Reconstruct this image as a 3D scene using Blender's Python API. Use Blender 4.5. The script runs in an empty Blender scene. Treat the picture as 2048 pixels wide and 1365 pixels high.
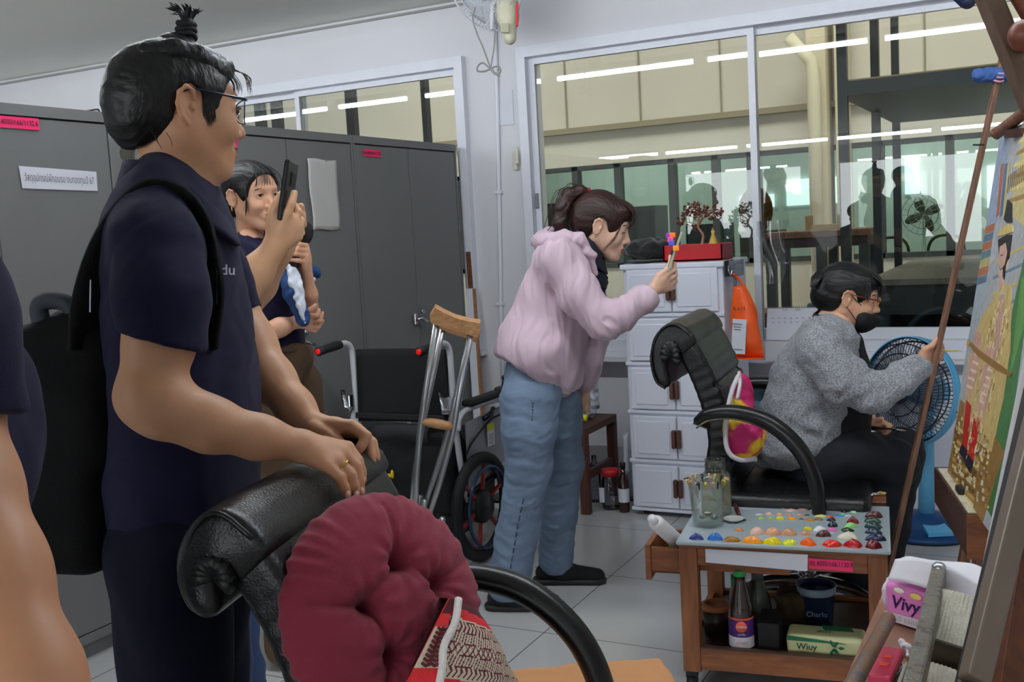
import bpy, bmesh, math, random
import numpy as np
from mathutils import Vector, Matrix
random.seed(7)
SC = bpy.context.scene
COL = SC.collection
A = np.array
# ------------------------------------------------------------------ camera
FPX = 2083.5; YAW, PIT, ROL = 0.48151414, -0.10514768, -0.05622167
CAM = A([0., 0., 1.34])
_cy, _sy = math.cos(YAW), math.sin(YAW)
FW = A([-_sy*math.cos(PIT), _cy*math.cos(PIT), math.sin(PIT)])
_r0 = A([_cy, _sy, 0.]); _u0 = np.cross(_r0, FW)
RT = math.cos(ROL)*_r0 + math.sin(ROL)*_u0
UP = -math.sin(ROL)*_r0 + math.cos(ROL)*_u0
cd = bpy.data.cameras.new('camera'); cam = bpy.data.objects.new('camera', cd); COL.objects.link(cam)
cd.sensor_width = 36; cd.lens = 36*FPX/2048; cd.clip_start = .02; cd.clip_end = 100
M = Matrix(((RT[0], UP[0], -FW[0], CAM[0]), (RT[1], UP[1], -FW[1], CAM[1]), (RT[2], UP[2], -FW[2], CAM[2]), (0, 0, 0, 1)))
cam.matrix_world = M
SC.camera = cam
def ray(px, py): return FW + RT*((px-1024)/FPX) - UP*((py-682.5)/FPX)
def P(px, py, d): return CAM + ray(px, py)*d                       # a point d metres in front of the lens
def onx(px, py, x): r = ray(px, py); return CAM + r*((x-CAM[0])/r[0])
def ony(px, py, y): r = ray(px, py); return CAM + r*((y-CAM[1])/r[1])
def onz(px, py, z): r = ray(px, py); return CAM + r*((z-CAM[2])/r[2])
# ------------------------------------------------------------------ world and view
W = bpy.data.worlds.new('world'); SC.world = W; W.use_nodes = True
W.node_tree.nodes['Background'].inputs[0].default_value = (.93, .96, 1, 1)
W.node_tree.nodes['Background'].inputs[1].default_value = 5.0
SC.view_settings.view_transform = 'Standard'; SC.view_settings.look = 'None'
SC.view_settings.exposure = 0.8; SC.view_settings.gamma = 1; SC.view_settings.use_curve_mapping = False
SC.cycles.use_denoising = True
SC.cycles.max_bounces = 8; SC.cycles.diffuse_bounces = 5; SC.cycles.transparent_max_bounces = 16
SC.cycles.sample_clamp_indirect = 4
SC.cycles.caustics_reflective = False; SC.cycles.caustics_refractive = False
CEIL = 2.58
def area(name, loc, sx, sy, power, col=(1, .98, .95), rot=(0, 0, 0)):
    l = bpy.data.lights.new(name, 'AREA'); l.shape = 'RECTANGLE'; l.size = sx; l.size_y = sy; l.energy = power; l.color = col
    o = bpy.data.objects.new(name, l); COL.objects.link(o); o.location = loc; o.rotation_euler = rot
    return o
# light of the ceiling fluorescents: the row near the window wall, the row far behind the camera, rows between
ROW1 = 2.35
# unseen area lamps added to brighten the rooms beyond the glass
for x in (-5, -1.5, 2): area('hall_fill', (x, 7.0, 4.3), 1.6, 1.0, 50, (1, .97, .91))
for x in (-4.5, -1.0): area('far_room_fill', (x, 11.2, 2.9), 1.8, .8, 34, (.95, 1, .97))
# ------------------------------------------------------------------ materials
def lin(c):
    c = [v/255 for v in c]
    return tuple((v/12.92 if v <= .04045 else ((v+.055)/1.055)**2.4) for v in c) + (1,)
_mats = {}
def mat(name, col=(128, 128, 128), rough=.5, metal=0., bump=0., bscale=60., var=0., vscale=6., spec=.5, coat=0., sheen=0., alpha=1., emis=0., ecol=None, sss=0., stretch=(1, 1, 1), trans=0., ior=1.45):
    if name in _mats: return _mats[name]
    m = bpy.data.materials.new(name); m.use_nodes = True; nt = m.node_tree; b = nt.nodes['Principled BSDF']
    c = lin(col); b.inputs['Base Color'].default_value = c
    b.inputs['Roughness'].default_value = rough; b.inputs['Metallic'].default_value = metal
    b.inputs['Specular IOR Level'].default_value = spec; b.inputs['Coat Weight'].default_value = coat; b.inputs['Coat Roughness'].default_value = .12
    b.inputs['Sheen Weight'].default_value = sheen; b.inputs['Alpha'].default_value = alpha
    b.inputs['Transmission Weight'].default_value = trans; b.inputs['IOR'].default_value = ior
    if sss: b.inputs['Subsurface Weight'].default_value = sss; b.inputs['Subsurface Radius'].default_value = (.012, .005, .003); b.inputs['Subsurface Scale'].default_value = 1
    if emis: b.inputs['Emission Color'].default_value = lin(ecol or col); b.inputs['Emission Strength'].default_value = emis
    if bump or var:
        tc = nt.nodes.new('ShaderNodeTexCoord'); mp = nt.nodes.new('ShaderNodeMapping'); mp.inputs['Scale'].default_value = stretch
        nt.links.new(tc.outputs['Object'], mp.inputs[0])
    if var:
        n = nt.nodes.new('ShaderNodeTexNoise'); n.inputs['Scale'].default_value = vscale; n.inputs['Detail'].default_value = 5
        nt.links.new(mp.outputs[0], n.inputs['Vector'])
        r = nt.nodes.new('ShaderNodeValToRGB'); r.color_ramp.elements[0].position = .3; r.color_ramp.elements[1].position = .7
        r.color_ramp.elements[0].color = tuple(max(0, v*(1-var)) for v in c[:3])+(1,); r.color_ramp.elements[1].color = tuple(min(1, v*(1+var)) for v in c[:3])+(1,)
        nt.links.new(n.outputs['Fac'], r.inputs[0]); nt.links.new(r.outputs[0], b.inputs['Base Color'])
    if bump:
        n = nt.nodes.new('ShaderNodeTexNoise'); n.inputs['Scale'].default_value = bscale; n.inputs['Detail'].default_value = 3
        nt.links.new(mp.outputs[0], n.inputs['Vector'])
        bp = nt.nodes.new('ShaderNodeBump'); bp.inputs['Strength'].default_value = bump; bp.inputs['Distance'].default_value = .004
        nt.links.new(n.outputs['Fac'], bp.inputs['Height']); nt.links.new(bp.outputs[0], b.inputs['Normal'])
    _mats[name] = m
    return m
def wood(name, c1, c2, rough=.45, axis=0, scale=9.):
    if name in _mats: return _mats[name]
    m = mat(name, c1, rough); nt = m.node_tree; b = nt.nodes['Principled BSDF']
    tc = nt.nodes.new('ShaderNodeTexCoord'); mp = nt.nodes.new('ShaderNodeMapping')
    s = [1., 1., 1.]; s[axis] = .12; mp.inputs['Scale'].default_value = s
    nt.links.new(tc.outputs['Object'], mp.inputs[0])
    n = nt.nodes.new('ShaderNodeTexNoise'); n.inputs['Scale'].default_value = scale*7; n.inputs['Detail'].default_value = 6; n.inputs['Distortion'].default_value = .6
    nt.links.new(mp.outputs[0], n.inputs['Vector'])
    r = nt.nodes.new('ShaderNodeValToRGB'); r.color_ramp.elements[0].position = .33; r.color_ramp.elements[1].position = .68
    r.color_ramp.elements[0].color = lin(c2); r.color_ramp.elements[1].color = lin(c1)
    nt.links.new(n.outputs['Fac'], r.inputs[0]); nt.links.new(r.outputs[0], b.inputs['Base Color'])
    bp = nt.nodes.new('ShaderNodeBump'); bp.inputs['Strength'].default_value = .15; bp.inputs['Distance'].default_value = .002
    nt.links.new(n.outputs['Fac'], bp.inputs['Height']); nt.links.new(bp.outputs[0], b.inputs['Normal'])
    return m
def glassmat(name, tint=(255, 255, 255), refl=1.0, rough=0.0):
    """thin pane: clear see-through with a Fresnel mirror on top"""
    if name in _mats: return _mats[name]
    m = bpy.data.materials.new(name); m.use_nodes = True; nt = m.node_tree; nt.nodes.clear()
    o = nt.nodes.new('ShaderNodeOutputMaterial'); t = nt.nodes.new('ShaderNodeBsdfTransparent'); t.inputs[0].default_value = lin(tint)
    g = nt.nodes.new('ShaderNodeBsdfGlossy'); g.inputs['Roughness'].default_value = rough
    f = nt.nodes.new('ShaderNodeFresnel'); f.inputs[0].default_value = 1.5
    mu = nt.nodes.new('ShaderNodeMath'); mu.operation = 'MULTIPLY'; mu.inputs[1].default_value = refl
    x = nt.nodes.new('ShaderNodeMixShader')
    nt.links.new(f.outputs[0], mu.inputs[0]); nt.links.new(mu.outputs[0], x.inputs[0]); nt.links.new(t.outputs[0], x.inputs[1]); nt.links.new(g.outputs[0], x.inputs[2]); nt.links.new(x.outputs[0], o.inputs[0])
    _mats[name] = m
    return m
# ------------------------------------------------------------------ objects
def tag(o, label=None, cat=None, group=None, kind=None):
    if label: o['label'] = label
    if cat: o['category'] = cat
    if group: o['group'] = group
    if kind: o['kind'] = kind
    return o
def thing(name, label, cat, loc=(0, 0, 0), group=None):
    o = bpy.data.objects.new(name, None); COL.objects.link(o); o.location = Vector([float(v) for v in loc]); o.empty_display_size = .05
    return tag(o, label, cat, group)
def rootloc(o):
    v = Vector((0, 0, 0))
    while o is not None: v += o.location; o = o.parent
    return v
def link_mesh(name, me, mats, parent):
    if not isinstance(mats, (list, tuple)): mats = [mats]
    for m in mats: me.materials.append(m)
    o = bpy.data.objects.new(name, me); COL.objects.link(o)
    if parent is not None:
        o.parent = parent; off = rootloc(parent)
        co = np.empty(len(me.vertices)*3, np.float32); me.vertices.foreach_get('co', co); co = co.reshape(-1, 3)-A(off, dtype=np.float32)
    else:
        co = np.empty(len(me.vertices)*3, np.float32); me.vertices.foreach_get('co', co); co = co.reshape(-1, 3)
        lo, hi = co.min(0), co.max(0); c = A([(lo[0]+hi[0])/2, (lo[1]+hi[1])/2, lo[2]]); o.location = Vector([float(v) for v in c]); co = co-c
    me.vertices.foreach_set('co', co.astype(np.float32).ravel()); me.update()
    return o
def frame(dirv, upv=(0, 0, 1)):
    """rows x,y,z: x along dirv, z near upv"""
    x = A(dirv, dtype=float); x /= np.linalg.norm(x); u = A(upv, dtype=float)
    if abs(np.dot(x, u))/np.linalg.norm(u) > .98: u = A([0., 1., 0.]) if abs(x[1]) < .9 else A([1., 0, 0])
    y = np.cross(u, x); y /= np.linalg.norm(y); z = np.cross(x, y)
    return A([x, y, z])
class MB:
    """collects shapes in world coordinates into ONE mesh"""
    def __init__(s): s.v = []; s.f = []; s.m = []; s.sm = []; s.mi = 0; s.n = 0
    def add(s, v, f, smooth=False):
        v = A(v, dtype=float)
        s.v.append(v); s.f += [tuple(int(i)+s.n for i in q) for q in f]; s.m += [s.mi]*len(f); s.sm += [smooth]*len(f); s.n += len(v)
        return s
    def box(s, lo, hi, R=None, c=None, bev=0.):
        lo, hi = A(lo, dtype=float), A(hi, dtype=float)
        if bev > 0:
            bm = bmesh.new(); bmesh.ops.create_cube(bm, size=1)
            for v in bm.verts: v.co = Vector([(lo[i]+hi[i])/2+v.co[i]*(hi[i]-lo[i]) for i in range(3)])
            bmesh.ops.bevel(bm, geom=bm.edges[:], offset=min(bev, .49*min(abs(hi-lo))), segments=2, affect='EDGES', profile=.5)
            bm.verts.index_update(); v = A([q.co[:] for q in bm.verts]); f = [[x.index for x in q.verts] for q in bm.faces]; bm.free()
        else:
            v = A([[(lo, hi)[(i >> k) & 1][k] for k in range(3)] for i in range(8)])
            f = [(0, 2, 3, 1), (4, 5, 7, 6), (0, 1, 5, 4), (2, 6, 7, 3), (0, 4, 6, 2), (1, 3, 7, 5)]
        if R is not None: v = v@A(R)
        if c is not None: v = v+A(c)
        return s.add(v, f, bev > 0 and False)
    def obox(s, c, half, R=None, bev=0.):
        h = A(half, dtype=float); return s.box(-h, h, R, c, bev)
    def bar(s, a, b, w, h=None, up=(0, 0, 1), bev=0.):
        a, b = A(a, dtype=float), A(b, dtype=float); L = np.linalg.norm(b-a); h = w if h is None else h
        return s.box((-L/2, -w/2, -h/2), (L/2, w/2, h/2), frame(b-a, up), (a+b)/2, bev)
    def tube(s, pts, r, n=10, cap=True, closed=False, up=(0, 0, 1)):
        pts = A(pts, dtype=float); N = len(pts); r = np.full(N, r, float) if np.isscalar(r) else A(r, dtype=float)
        T = np.gradient(pts, axis=0) if not closed else (np.roll(pts, -1, 0)-np.roll(pts, 1, 0))
        T /= np.linalg.norm(T, axis=1)[:, None]+1e-12
        y = frame(T[0], up)[1]; V = []
        for i in range(N):
            y = y-np.dot(y, T[i])*T[i]; y /= np.linalg.norm(y)+1e-12; z = np.cross(T[i], y)
            for k in range(n):
                a = 2*math.pi*k/n; V.append(pts[i]+(y*math.cos(a)+z*math.sin(a))*r[i])
        F = []
        for i in range(N if closed else N-1):
            j = (i+1) % N
            for k in range(n): F.append((i*n+k, i*n+(k+1) % n, j*n+(k+1) % n, j*n+k))
        if cap and not closed: F.append(tuple(range(n-1, -1, -1))); F.append(tuple((N-1)*n+k for k in range(n)))
        return s.add(V, F, True)
    def lathe(s, prof, c=(0, 0, 0), axis=(0, 0, 1), n=32, cap=True, up=(0, 1, 0)):
        """prof: (radius, height) pairs along axis"""
        Rm = frame(axis, up); V = []; c = A(c, dtype=float)
        for r, h in prof:
            for k in range(n):
                a = 2*math.pi*k/n; V.append(c+Rm[0]*h+(Rm[1]*math.cos(a)+Rm[2]*math.sin(a))*r)
        F = []; N = len(prof)
        for i in range(N-1):
            for k in range(n): F.append((i*n+k, i*n+(k+1) % n, (i+1)*n+(k+1) % n, (i+1)*n+k))
        if cap: F.append(tuple(range(n-1, -1, -1))); F.append(tuple((N-1)*n+k for k in range(n)))
        return s.add(V, F, True)
    def ell(s, c, r, R=None, n=16):
        V = []; F = []; m = n//2
        for i in range(m+1):
            t = math.pi*i/m
            for k in range(n): a = 2*math.pi*k/n; V.append((math.sin(t)*math.cos(a), math.sin(t)*math.sin(a), math.cos(t)))
        for i in range(m):
            for k in range(n): F.append((i*n+k, (i+1)*n+k, (i+1)*n+(k+1) % n, i*n+(k+1) % n))
        V = A(V)*A(r if not np.isscalar(r) else (r, r, r))
        if R is not None: V = V@A(R)
        return s.add(V+A(c, dtype=float), F, True)
    def prism(s, poly, o, ex, ey, ez):
        """poly of (u,v) in plane (ex,ey) at o, extruded by vector ez"""
        o, ex, ey, ez = map(lambda q: A(q, dtype=float), (o, ex, ey, ez)); n = len(poly)
        V = [o+ex*u+ey*v for u, v in poly]+[o+ex*u+ey*v+ez for u, v in poly]
        F = [tuple(range(n-1, -1, -1)), tuple(range(n, 2*n))]+[(i, (i+1) % n, n+(i+1) % n, n+i) for i in range(n)]
        return s.add(V, F)
    def grid(s, fn, nu, nv, smooth=True, closeu=False):
        V = [fn(i/(nu if closeu else nu-1), j/(nv-1)) for j in range(nv) for i in range(nu)]; F = []
        for j in range(nv-1):
            for i in range(nu if closeu else nu-1):
                i2 = (i+1) % nu; F.append((j*nu+i, j*nu+i2, (j+1)*nu+i2, (j+1)*nu+i))
        return s.add(V, F, smooth)
    def build(s, name, mats, parent=None, solid=0., weld=False, subd=0):
        me = bpy.data.meshes.new(name); v = np.concatenate(s.v) if s.v else np.zeros((0, 3))
        me.from_pydata([tuple(q) for q in v], [], s.f)
        me.polygons.foreach_set('material_index', s.m); me.polygons.foreach_set('use_smooth', s.sm)
        bm = bmesh.new(); bm.from_mesh(me)
        if weld: bmesh.ops.remove_doubles(bm, verts=bm.verts[:], dist=1e-5)
        bmesh.ops.recalc_face_normals(bm, faces=bm.faces[:]); bm.to_mesh(me); bm.free()
        o = link_mesh(name, me, mats, parent)
        if solid: md = o.modifiers.new('solid', 'SOLIDIFY'); md.thickness = solid; md.offset = 0
        if subd: md = o.modifiers.new('sub', 'SUBSURF'); md.levels = subd; md.render_levels = subd
        return o
def struct(o): return tag(o, kind='structure')
def spline(pts, n=8):
    """Catmull-Rom through points (any dimension)"""
    p = A(pts, dtype=float); out = []
    q = np.vstack([2*p[0]-p[1], p, 2*p[-1]-p[-2]])
    for i in range(len(p)-1):
        a, b, c, d = q[i:i+4]
        for k in range(n):
            t = k/n; out.append(.5*((2*b)+(-a+c)*t+(2*a-5*b+4*c-d)*t*t+(-a+3*b-3*c+d)*t**3))
    out.append(p[-1]); return A(out)
def text(name, body, c, right, up, size, m, parent, ext=.0004, width=None, align='CENTER', shear=0., bold=0.):
    cu = bpy.data.curves.new('t', 'FONT'); cu.body = body; cu.size = 1; cu.align_x = align; cu.align_y = 'CENTER'; cu.resolution_u = 3; cu.shear = shear; cu.offset = bold
    to = bpy.data.objects.new('t', cu); COL.objects.link(to); dg = bpy.context.evaluated_depsgraph_get()
    me = bpy.data.meshes.new_from_object(to.evaluated_get(dg)); bpy.data.objects.remove(to)
    n = len(me.vertices)
    if not n: return None
    co = np.empty(n*3, np.float32); me.vertices.foreach_get('co', co); co = co.reshape(-1, 3)
    right = A(right, dtype=float); right /= np.linalg.norm(right); up = A(up, dtype=float); up = up-right*np.dot(up, right); up /= np.linalg.norm(up); nn = np.cross(right, up)
    sx = size
    if width: sx = width/max(1e-6, co[:, 0].max()-co[:, 0].min())
    w = A(c, dtype=float)+np.outer(co[:, 0]*sx, right)+np.outer(co[:, 1]*size, up)+nn*ext
    me.vertices.foreach_set('co', w.astype(np.float32).ravel()); me.update(); me.materials.clear()
    return link_mesh(name, me, m, parent)
def copy_tree(o, parent=None):
    c = o.copy(); COL.objects.link(c); c.parent = parent
    for ch in [x for x in o.children]: copy_tree(ch, c)
    return c
# ------------------------------------------------------------------ implicit surfaces
def nrm(v): v = A(v, dtype=float); return v/(np.linalg.norm(v)+1e-12)
class SDF:
    """smooth blend of capsules, ellipsoids and boxes -> one continuous surface"""
    def __init__(s, res=.006): s.res = res; s.p = []; s.seed = 0
    def cap(s, a, b, ra, rb=None, k=.02, op=1): s.p.append((op, 'c', A(a, dtype=float), A(b, dtype=float), ra, ra if rb is None else rb, k)); return s
    def chain(s, pts, k=.02, op=1):
        for (a, ra), (b, rb) in zip(pts[:-1], pts[1:]): s.cap(a, b, ra, rb, k, op)
        return s
    def ell(s, c, r, R=None, k=.02, op=1): s.p.append((op, 'e', A(c, dtype=float), A(r, dtype=float), np.eye(3) if R is None else A(R), 0, k)); return s
    def box(s, c, half, R=None, rd=.005, k=.01, op=1): s.p.append((op, 'b', A(c, dtype=float), A(half, dtype=float), np.eye(3) if R is None else A(R), rd, k)); return s
    def poly(s, pts, k=.004):
        """removes everything inside a side-view (x,z) outline"""
        s.p.append((-1, 'g', A(pts, dtype=float), None, 0, 0, k)); return s
    def cut(s, p, n, k=.006): s.p.append((-1, 'h', A(p, dtype=float), nrm(n), 0, 0, k)); return s
    def bb(s, q):
        if q[1] == 'c': r = max(q[4], q[5]); return np.minimum(q[2], q[3])-r, np.maximum(q[2], q[3])+r
        if q[1] == 'e': e = np.sqrt(((q[4].T*q[3])**2).sum(1)); return q[2]-e, q[2]+e
        if q[1] == 'b': e = (np.abs(q[4].T)*q[3]).sum(1)+q[5]; return q[2]-e, q[2]+e
    def dist(s, q, X):
        if q[1] == 'c':
            a, b, ra, rb = q[2:6]; ab = b-a; L2 = float(ab@ab)+1e-12
            t = np.clip(((X-a)@ab)/L2, 0, 1); return np.linalg.norm(X-a-t[..., None]*ab, axis=-1)-(ra+(rb-ra)*t)
        if q[1] == 'e':
            Y = (X-q[2])@q[4].T; k0 = np.linalg.norm(Y/q[3], axis=-1); k1 = np.linalg.norm(Y/q[3]**2, axis=-1)+1e-9; return k0*(k0-1)/k1
        if q[1] == 'b':
            Y = np.abs((X-q[2])@q[4].T)-q[3]; return np.linalg.norm(np.maximum(Y, 0), axis=-1)+np.minimum(Y.max(-1), 0)-q[5]
        if q[1] == 'g':
            x, z = X[..., 0], X[..., 2]; pt = q[2]; d = np.full(x.shape, 9.); ins = np.zeros(x.shape, bool)
            for i in range(len(pt)):
                ax, az = pt[i-1]; bx, bz = pt[i]; ex, ez = bx-ax, bz-az; t = np.clip(((x-ax)*ex+(z-az)*ez)/(ex*ex+ez*ez+1e-12), 0, 1)
                d = np.minimum(d, np.hypot(x-ax-t*ex, z-az-t*ez)); ins ^= ((az > z) != (bz > z)) & (x < ax+(z-az)*ex/(ez if abs(ez) > 1e-9 else 1e-9))
            return np.where(ins, -d, d)
        return -((X-q[2])@q[3])
    def field(s):
        bbs = [s.bb(q) for q in s.p if q[0] == 1]; h = s.res
        lo = np.min([b[0] for b in bbs], 0)-3*h-.004; hi = np.max([b[1] for b in bbs], 0)+3*h+.004
        n = np.ceil((hi-lo)/h).astype(int)+1
        ax = [lo[i]+h*np.arange(n[i]) for i in range(3)]; f = np.full(n, .05, np.float32)
        for q in s.p:
            if q[1] in 'hg': sl = (slice(None),)*3
            else:
                a, b = s.bb(q); mg = q[6]+3*h
                i0 = np.clip(np.floor((a-mg-lo)/h).astype(int), 0, n); i1 = np.clip(np.ceil((b+mg-lo)/h).astype(int)+1, 0, n)
                if (i1 <= i0).any(): continue
                sl = tuple(slice(i0[i], i1[i]) for i in range(3))
            X = np.stack(np.meshgrid(ax[0][sl[0]], ax[1][sl[1]], ax[2][sl[2]], indexing='ij'), -1)
            d = s.dist(q, X); g = f[sl]; k = max(q[6], 1e-5)
            if q[0] == 1: hh = np.maximum(k-np.abs(g-d), 0)/k; f[sl] = np.minimum(g, d)-hh*hh*k*.25
            else: d = -d; hh = np.maximum(k-np.abs(g-d), 0)/k; f[sl] = np.maximum(g, d)+hh*hh*k*.25
        return f, lo, h
    def mesh(s, smooth=0):
        f, lo, h = s.field(); n = f.shape; ins = f < 0
        c = np.zeros((n[0]-1, n[1]-1, n[2]-1), np.int8)
        for i in (0, 1):
            for j in (0, 1):
                for k in (0, 1): c += ins[i:n[0]-1+i, j:n[1]-1+j, k:n[2]-1+k]
        I, J, K = np.nonzero((c > 0) & (c < 8)); m = len(I); idx = np.full(c.shape, -1, np.int64); idx[I, J, K] = np.arange(m)
        acc = np.zeros((m, 3)); cnt = np.zeros(m)
        cor = [(i, j, k) for i in (0, 1) for j in (0, 1) for k in (0, 1)]
        for a in range(8):
            for b in range(a+1, 8):
                da = A(cor[b])-A(cor[a])
                if abs(da).sum() != 1: continue
                fa = f[I+cor[a][0], J+cor[a][1], K+cor[a][2]]; fb = f[I+cor[b][0], J+cor[b][1], K+cor[b][2]]
                x = (fa < 0) != (fb < 0); t = fa[x]/(fa[x]-fb[x]); acc[x] += A(cor[a])+t[:, None]*da; cnt[x] += 1
        V = (np.stack([I, J, K], 1)+acc/cnt[:, None])*h+lo; Q = []
        for axx in range(3):
            o1, o2 = [(1, 2), (2, 0), (0, 1)][axx]
            s0 = [slice(1, -1)]*3; s1 = [slice(1, -1)]*3; s0[axx] = slice(0, -1); s1[axx] = slice(1, None)
            a = ins[tuple(s0)]; b = ins[tuple(s1)]; e = np.nonzero(a != b)
            if not len(e[0]): continue
            base = [e[i]+(0 if i == axx else 1) for i in range(3)]; fl = a[e]
            def cell(d1, d2):
                z = [base[0].copy(), base[1].copy(), base[2].copy()]; z[o1] -= d1; z[o2] -= d2; return idx[z[0], z[1], z[2]]
            q = np.stack([cell(1, 1), cell(0, 1), cell(0, 0), cell(1, 0)], 1); q[~fl] = q[~fl][:, ::-1]; Q.append(q)
        Q = np.concatenate(Q)
        for _ in range(smooth):
            acc = np.zeros_like(V); cnt = np.zeros(len(V))
            for a, b in ((0, 1), (1, 2), (2, 3), (3, 0)):
                np.add.at(acc, Q[:, a], V[Q[:, b]]); np.add.at(acc, Q[:, b], V[Q[:, a]]); np.add.at(cnt, Q[:, a], 1); np.add.at(cnt, Q[:, b], 1)
            V = V*.5+.5*acc/np.maximum(cnt, 1)[:, None]
        return V, Q
def vnormals(V, Q):
    n = np.cross(V[Q[:, 2]]-V[Q[:, 0]], V[Q[:, 3]]-V[Q[:, 1]]); N = np.zeros_like(V)
    for i in range(4): np.add.at(N, Q[:, i], n)
    return N/(np.linalg.norm(N, axis=1)[:, None]+1e-12)
def fold(V, amp, L, seed=0, squash=(1, 1, 1)):
    """soft cloth-like undulation, domain-warped sines"""
    r = np.random.RandomState(seed); X = V*A(squash)/L*2*math.pi; s = np.zeros(len(V)); X = X+np.sin(X[:, [1, 2, 0]]*.7+r.rand(3)*6)*1.1
    for i in range(4):
        d = r.randn(3); d /= np.linalg.norm(d); s += np.sin(X@d*(1+.5*i)+r.rand()*6)/(1+.5*i)
    return s*amp/2
def sdf_obj(name, parts, mats, parent, smooth=1, disp=None, matfn=None, xf=None):
    """parts: SDFs joined (each a closed blend) into one mesh object"""
    if isinstance(parts, SDF): parts = [parts]
    VV = []; QQ = []; LL = []; n = 0
    for s in parts:
        V, Q = s.mesh(smooth); L0 = V+getattr(s, 'loff', 0.)
        if disp: V = V+vnormals(V, Q)*disp(V)[:, None]
        if getattr(s, 'xf', None): V = s.xf(V)
        VV.append(V); QQ.append(Q+n); n += len(V); LL.append(L0[Q].mean(1))
    V = np.concatenate(VV); Q = np.concatenate(QQ)
    if xf: V = xf(V)
    me = bpy.data.meshes.new(name); me.vertices.add(len(V)); me.vertices.foreach_set('co', V.astype(np.float32).ravel())
    me.loops.add(len(Q)*4); me.loops.foreach_set('vertex_index', Q.astype(np.int32).ravel())
    me.polygons.add(len(Q)); me.polygons.foreach_set('loop_start', np.arange(0, len(Q)*4, 4, dtype=np.int32))
    me.polygons.foreach_set('loop_total', np.full(len(Q), 4, np.int32)); me.polygons.foreach_set('use_smooth', np.ones(len(Q), bool))
    if matfn is not None: me.polygons.foreach_set('material_index', matfn(np.concatenate(LL)).astype(np.int32))
    me.update(calc_edges=True); me.validate()
    return link_mesh(name, me, mats, parent)
# ================================================================== the room
M_wall = mat('wall_paint', (216, 215, 219), .75, bump=.05, bscale=30, var=.025, vscale=2)
M_ceil = mat('ceiling_paint', (236, 236, 228), .8, var=.02, vscale=1.5)
M_alu = mat('white_aluminium', (222, 224, 232), .35, var=.02, vscale=20)
M_glass = glassmat('window_glass', (236, 240, 238), 1.0)
M_white = mat('white_plastic', (226, 228, 236), .4)
M_black = mat('black_plastic', (18, 18, 20), .4)
def tilemat():
    m = mat('floor_tile', (214, 214, 214), .12); nt = m.node_tree; b = nt.nodes['Principled BSDF']
    tc = nt.nodes.new('ShaderNodeTexCoord'); mp = nt.nodes.new('ShaderNodeMapping')
    nt.links.new(tc.outputs['Object'], mp.inputs[0])
    br = nt.nodes.new('ShaderNodeTexBrick'); br.offset = 0; br.squash = 1
    br.inputs['Scale'].default_value = 1; br.inputs['Brick Width'].default_value = .6; br.inputs['Row Height'].default_value = .6
    br.inputs['Mortar Size'].default_value = .0022; br.inputs['Mortar Smooth'].default_value = .1
    br.inputs['Color1'].default_value = lin((206, 205, 202)); br.inputs['Color2'].default_value = lin((200, 199, 197)); br.inputs['Mortar'].default_value = lin((104, 98, 90))
    nt.links.new(mp.outputs[0], br.inputs['Vector'])
    n = nt.nodes.new('ShaderNodeTexNoise'); n.inputs['Scale'].default_value = 3; n.inputs['Detail'].default_value = 6
    nt.links.new(tc.outputs['Object'], n.inputs['Vector'])
    mx = nt.nodes.new('ShaderNodeMix'); mx.data_type = 'RGBA'; mx.blend_type = 'MULTIPLY'; mx.inputs[0].default_value = .22
    nt.links.new(br.outputs['Color'], mx.inputs[6]); nt.links.new(n.outputs['Color'], mx.inputs[7])
    hs = nt.nodes.new('ShaderNodeHueSaturation'); hs.inputs['Saturation'].default_value = .25; nt.links.new(mx.outputs[2], hs.inputs['Color'])
    nt.links.new(hs.outputs[0], b.inputs['Base Color'])
    r = nt.nodes.new('ShaderNodeMath'); r.operation = 'MULTIPLY_ADD'; r.inputs[1].default_value = .18; r.inputs[2].default_value = .06
    nt.links.new(n.outputs['Fac'], r.inputs[0]); nt.links.new(r.outputs[0], b.inputs['Roughness'])
    return m
fl = struct(MB().box((-9.5, -10, -.1), (3, 5.0, 0)).build('floor', tilemat()))
# joints of the tiles fall at x=-1.51+.6n, y=3.603+.6n
_m = fl.active_material.node_tree; [n for n in _m.nodes if n.type == 'MAPPING'][0].inputs['Location'].default_value = (1.51+.6*20+fl.location.x, -3.603+.6*20+fl.location.y, 0)
struct(MB().box((-9.7, -10.2, CEIL), (3.2, 5.2, CEIL+.1)).build('ceiling', M_ceil))
struct(MB().box((-9.65, -10, 0), (-9.5, 5.15, CEIL)).build('wall_left', M_wall))
struct(MB().box((3, -10, 0), (3.15, 5.15, CEIL)).build('wall_right', M_wall))
w = MB(); w.box((-9.5, -10.15, 0), (3, -10, .7)).box((-9.5, -10.15, 2.25), (3, -10, CEIL))
for a, b in ((-9.5, -6.6), (-4.2, -3.5), (-1.1, -.2), (2.4, 3)): w.box((a, -10.15, .7), (b, -10, 2.25))
struct(w.build('wall_front', M_wall))
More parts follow.
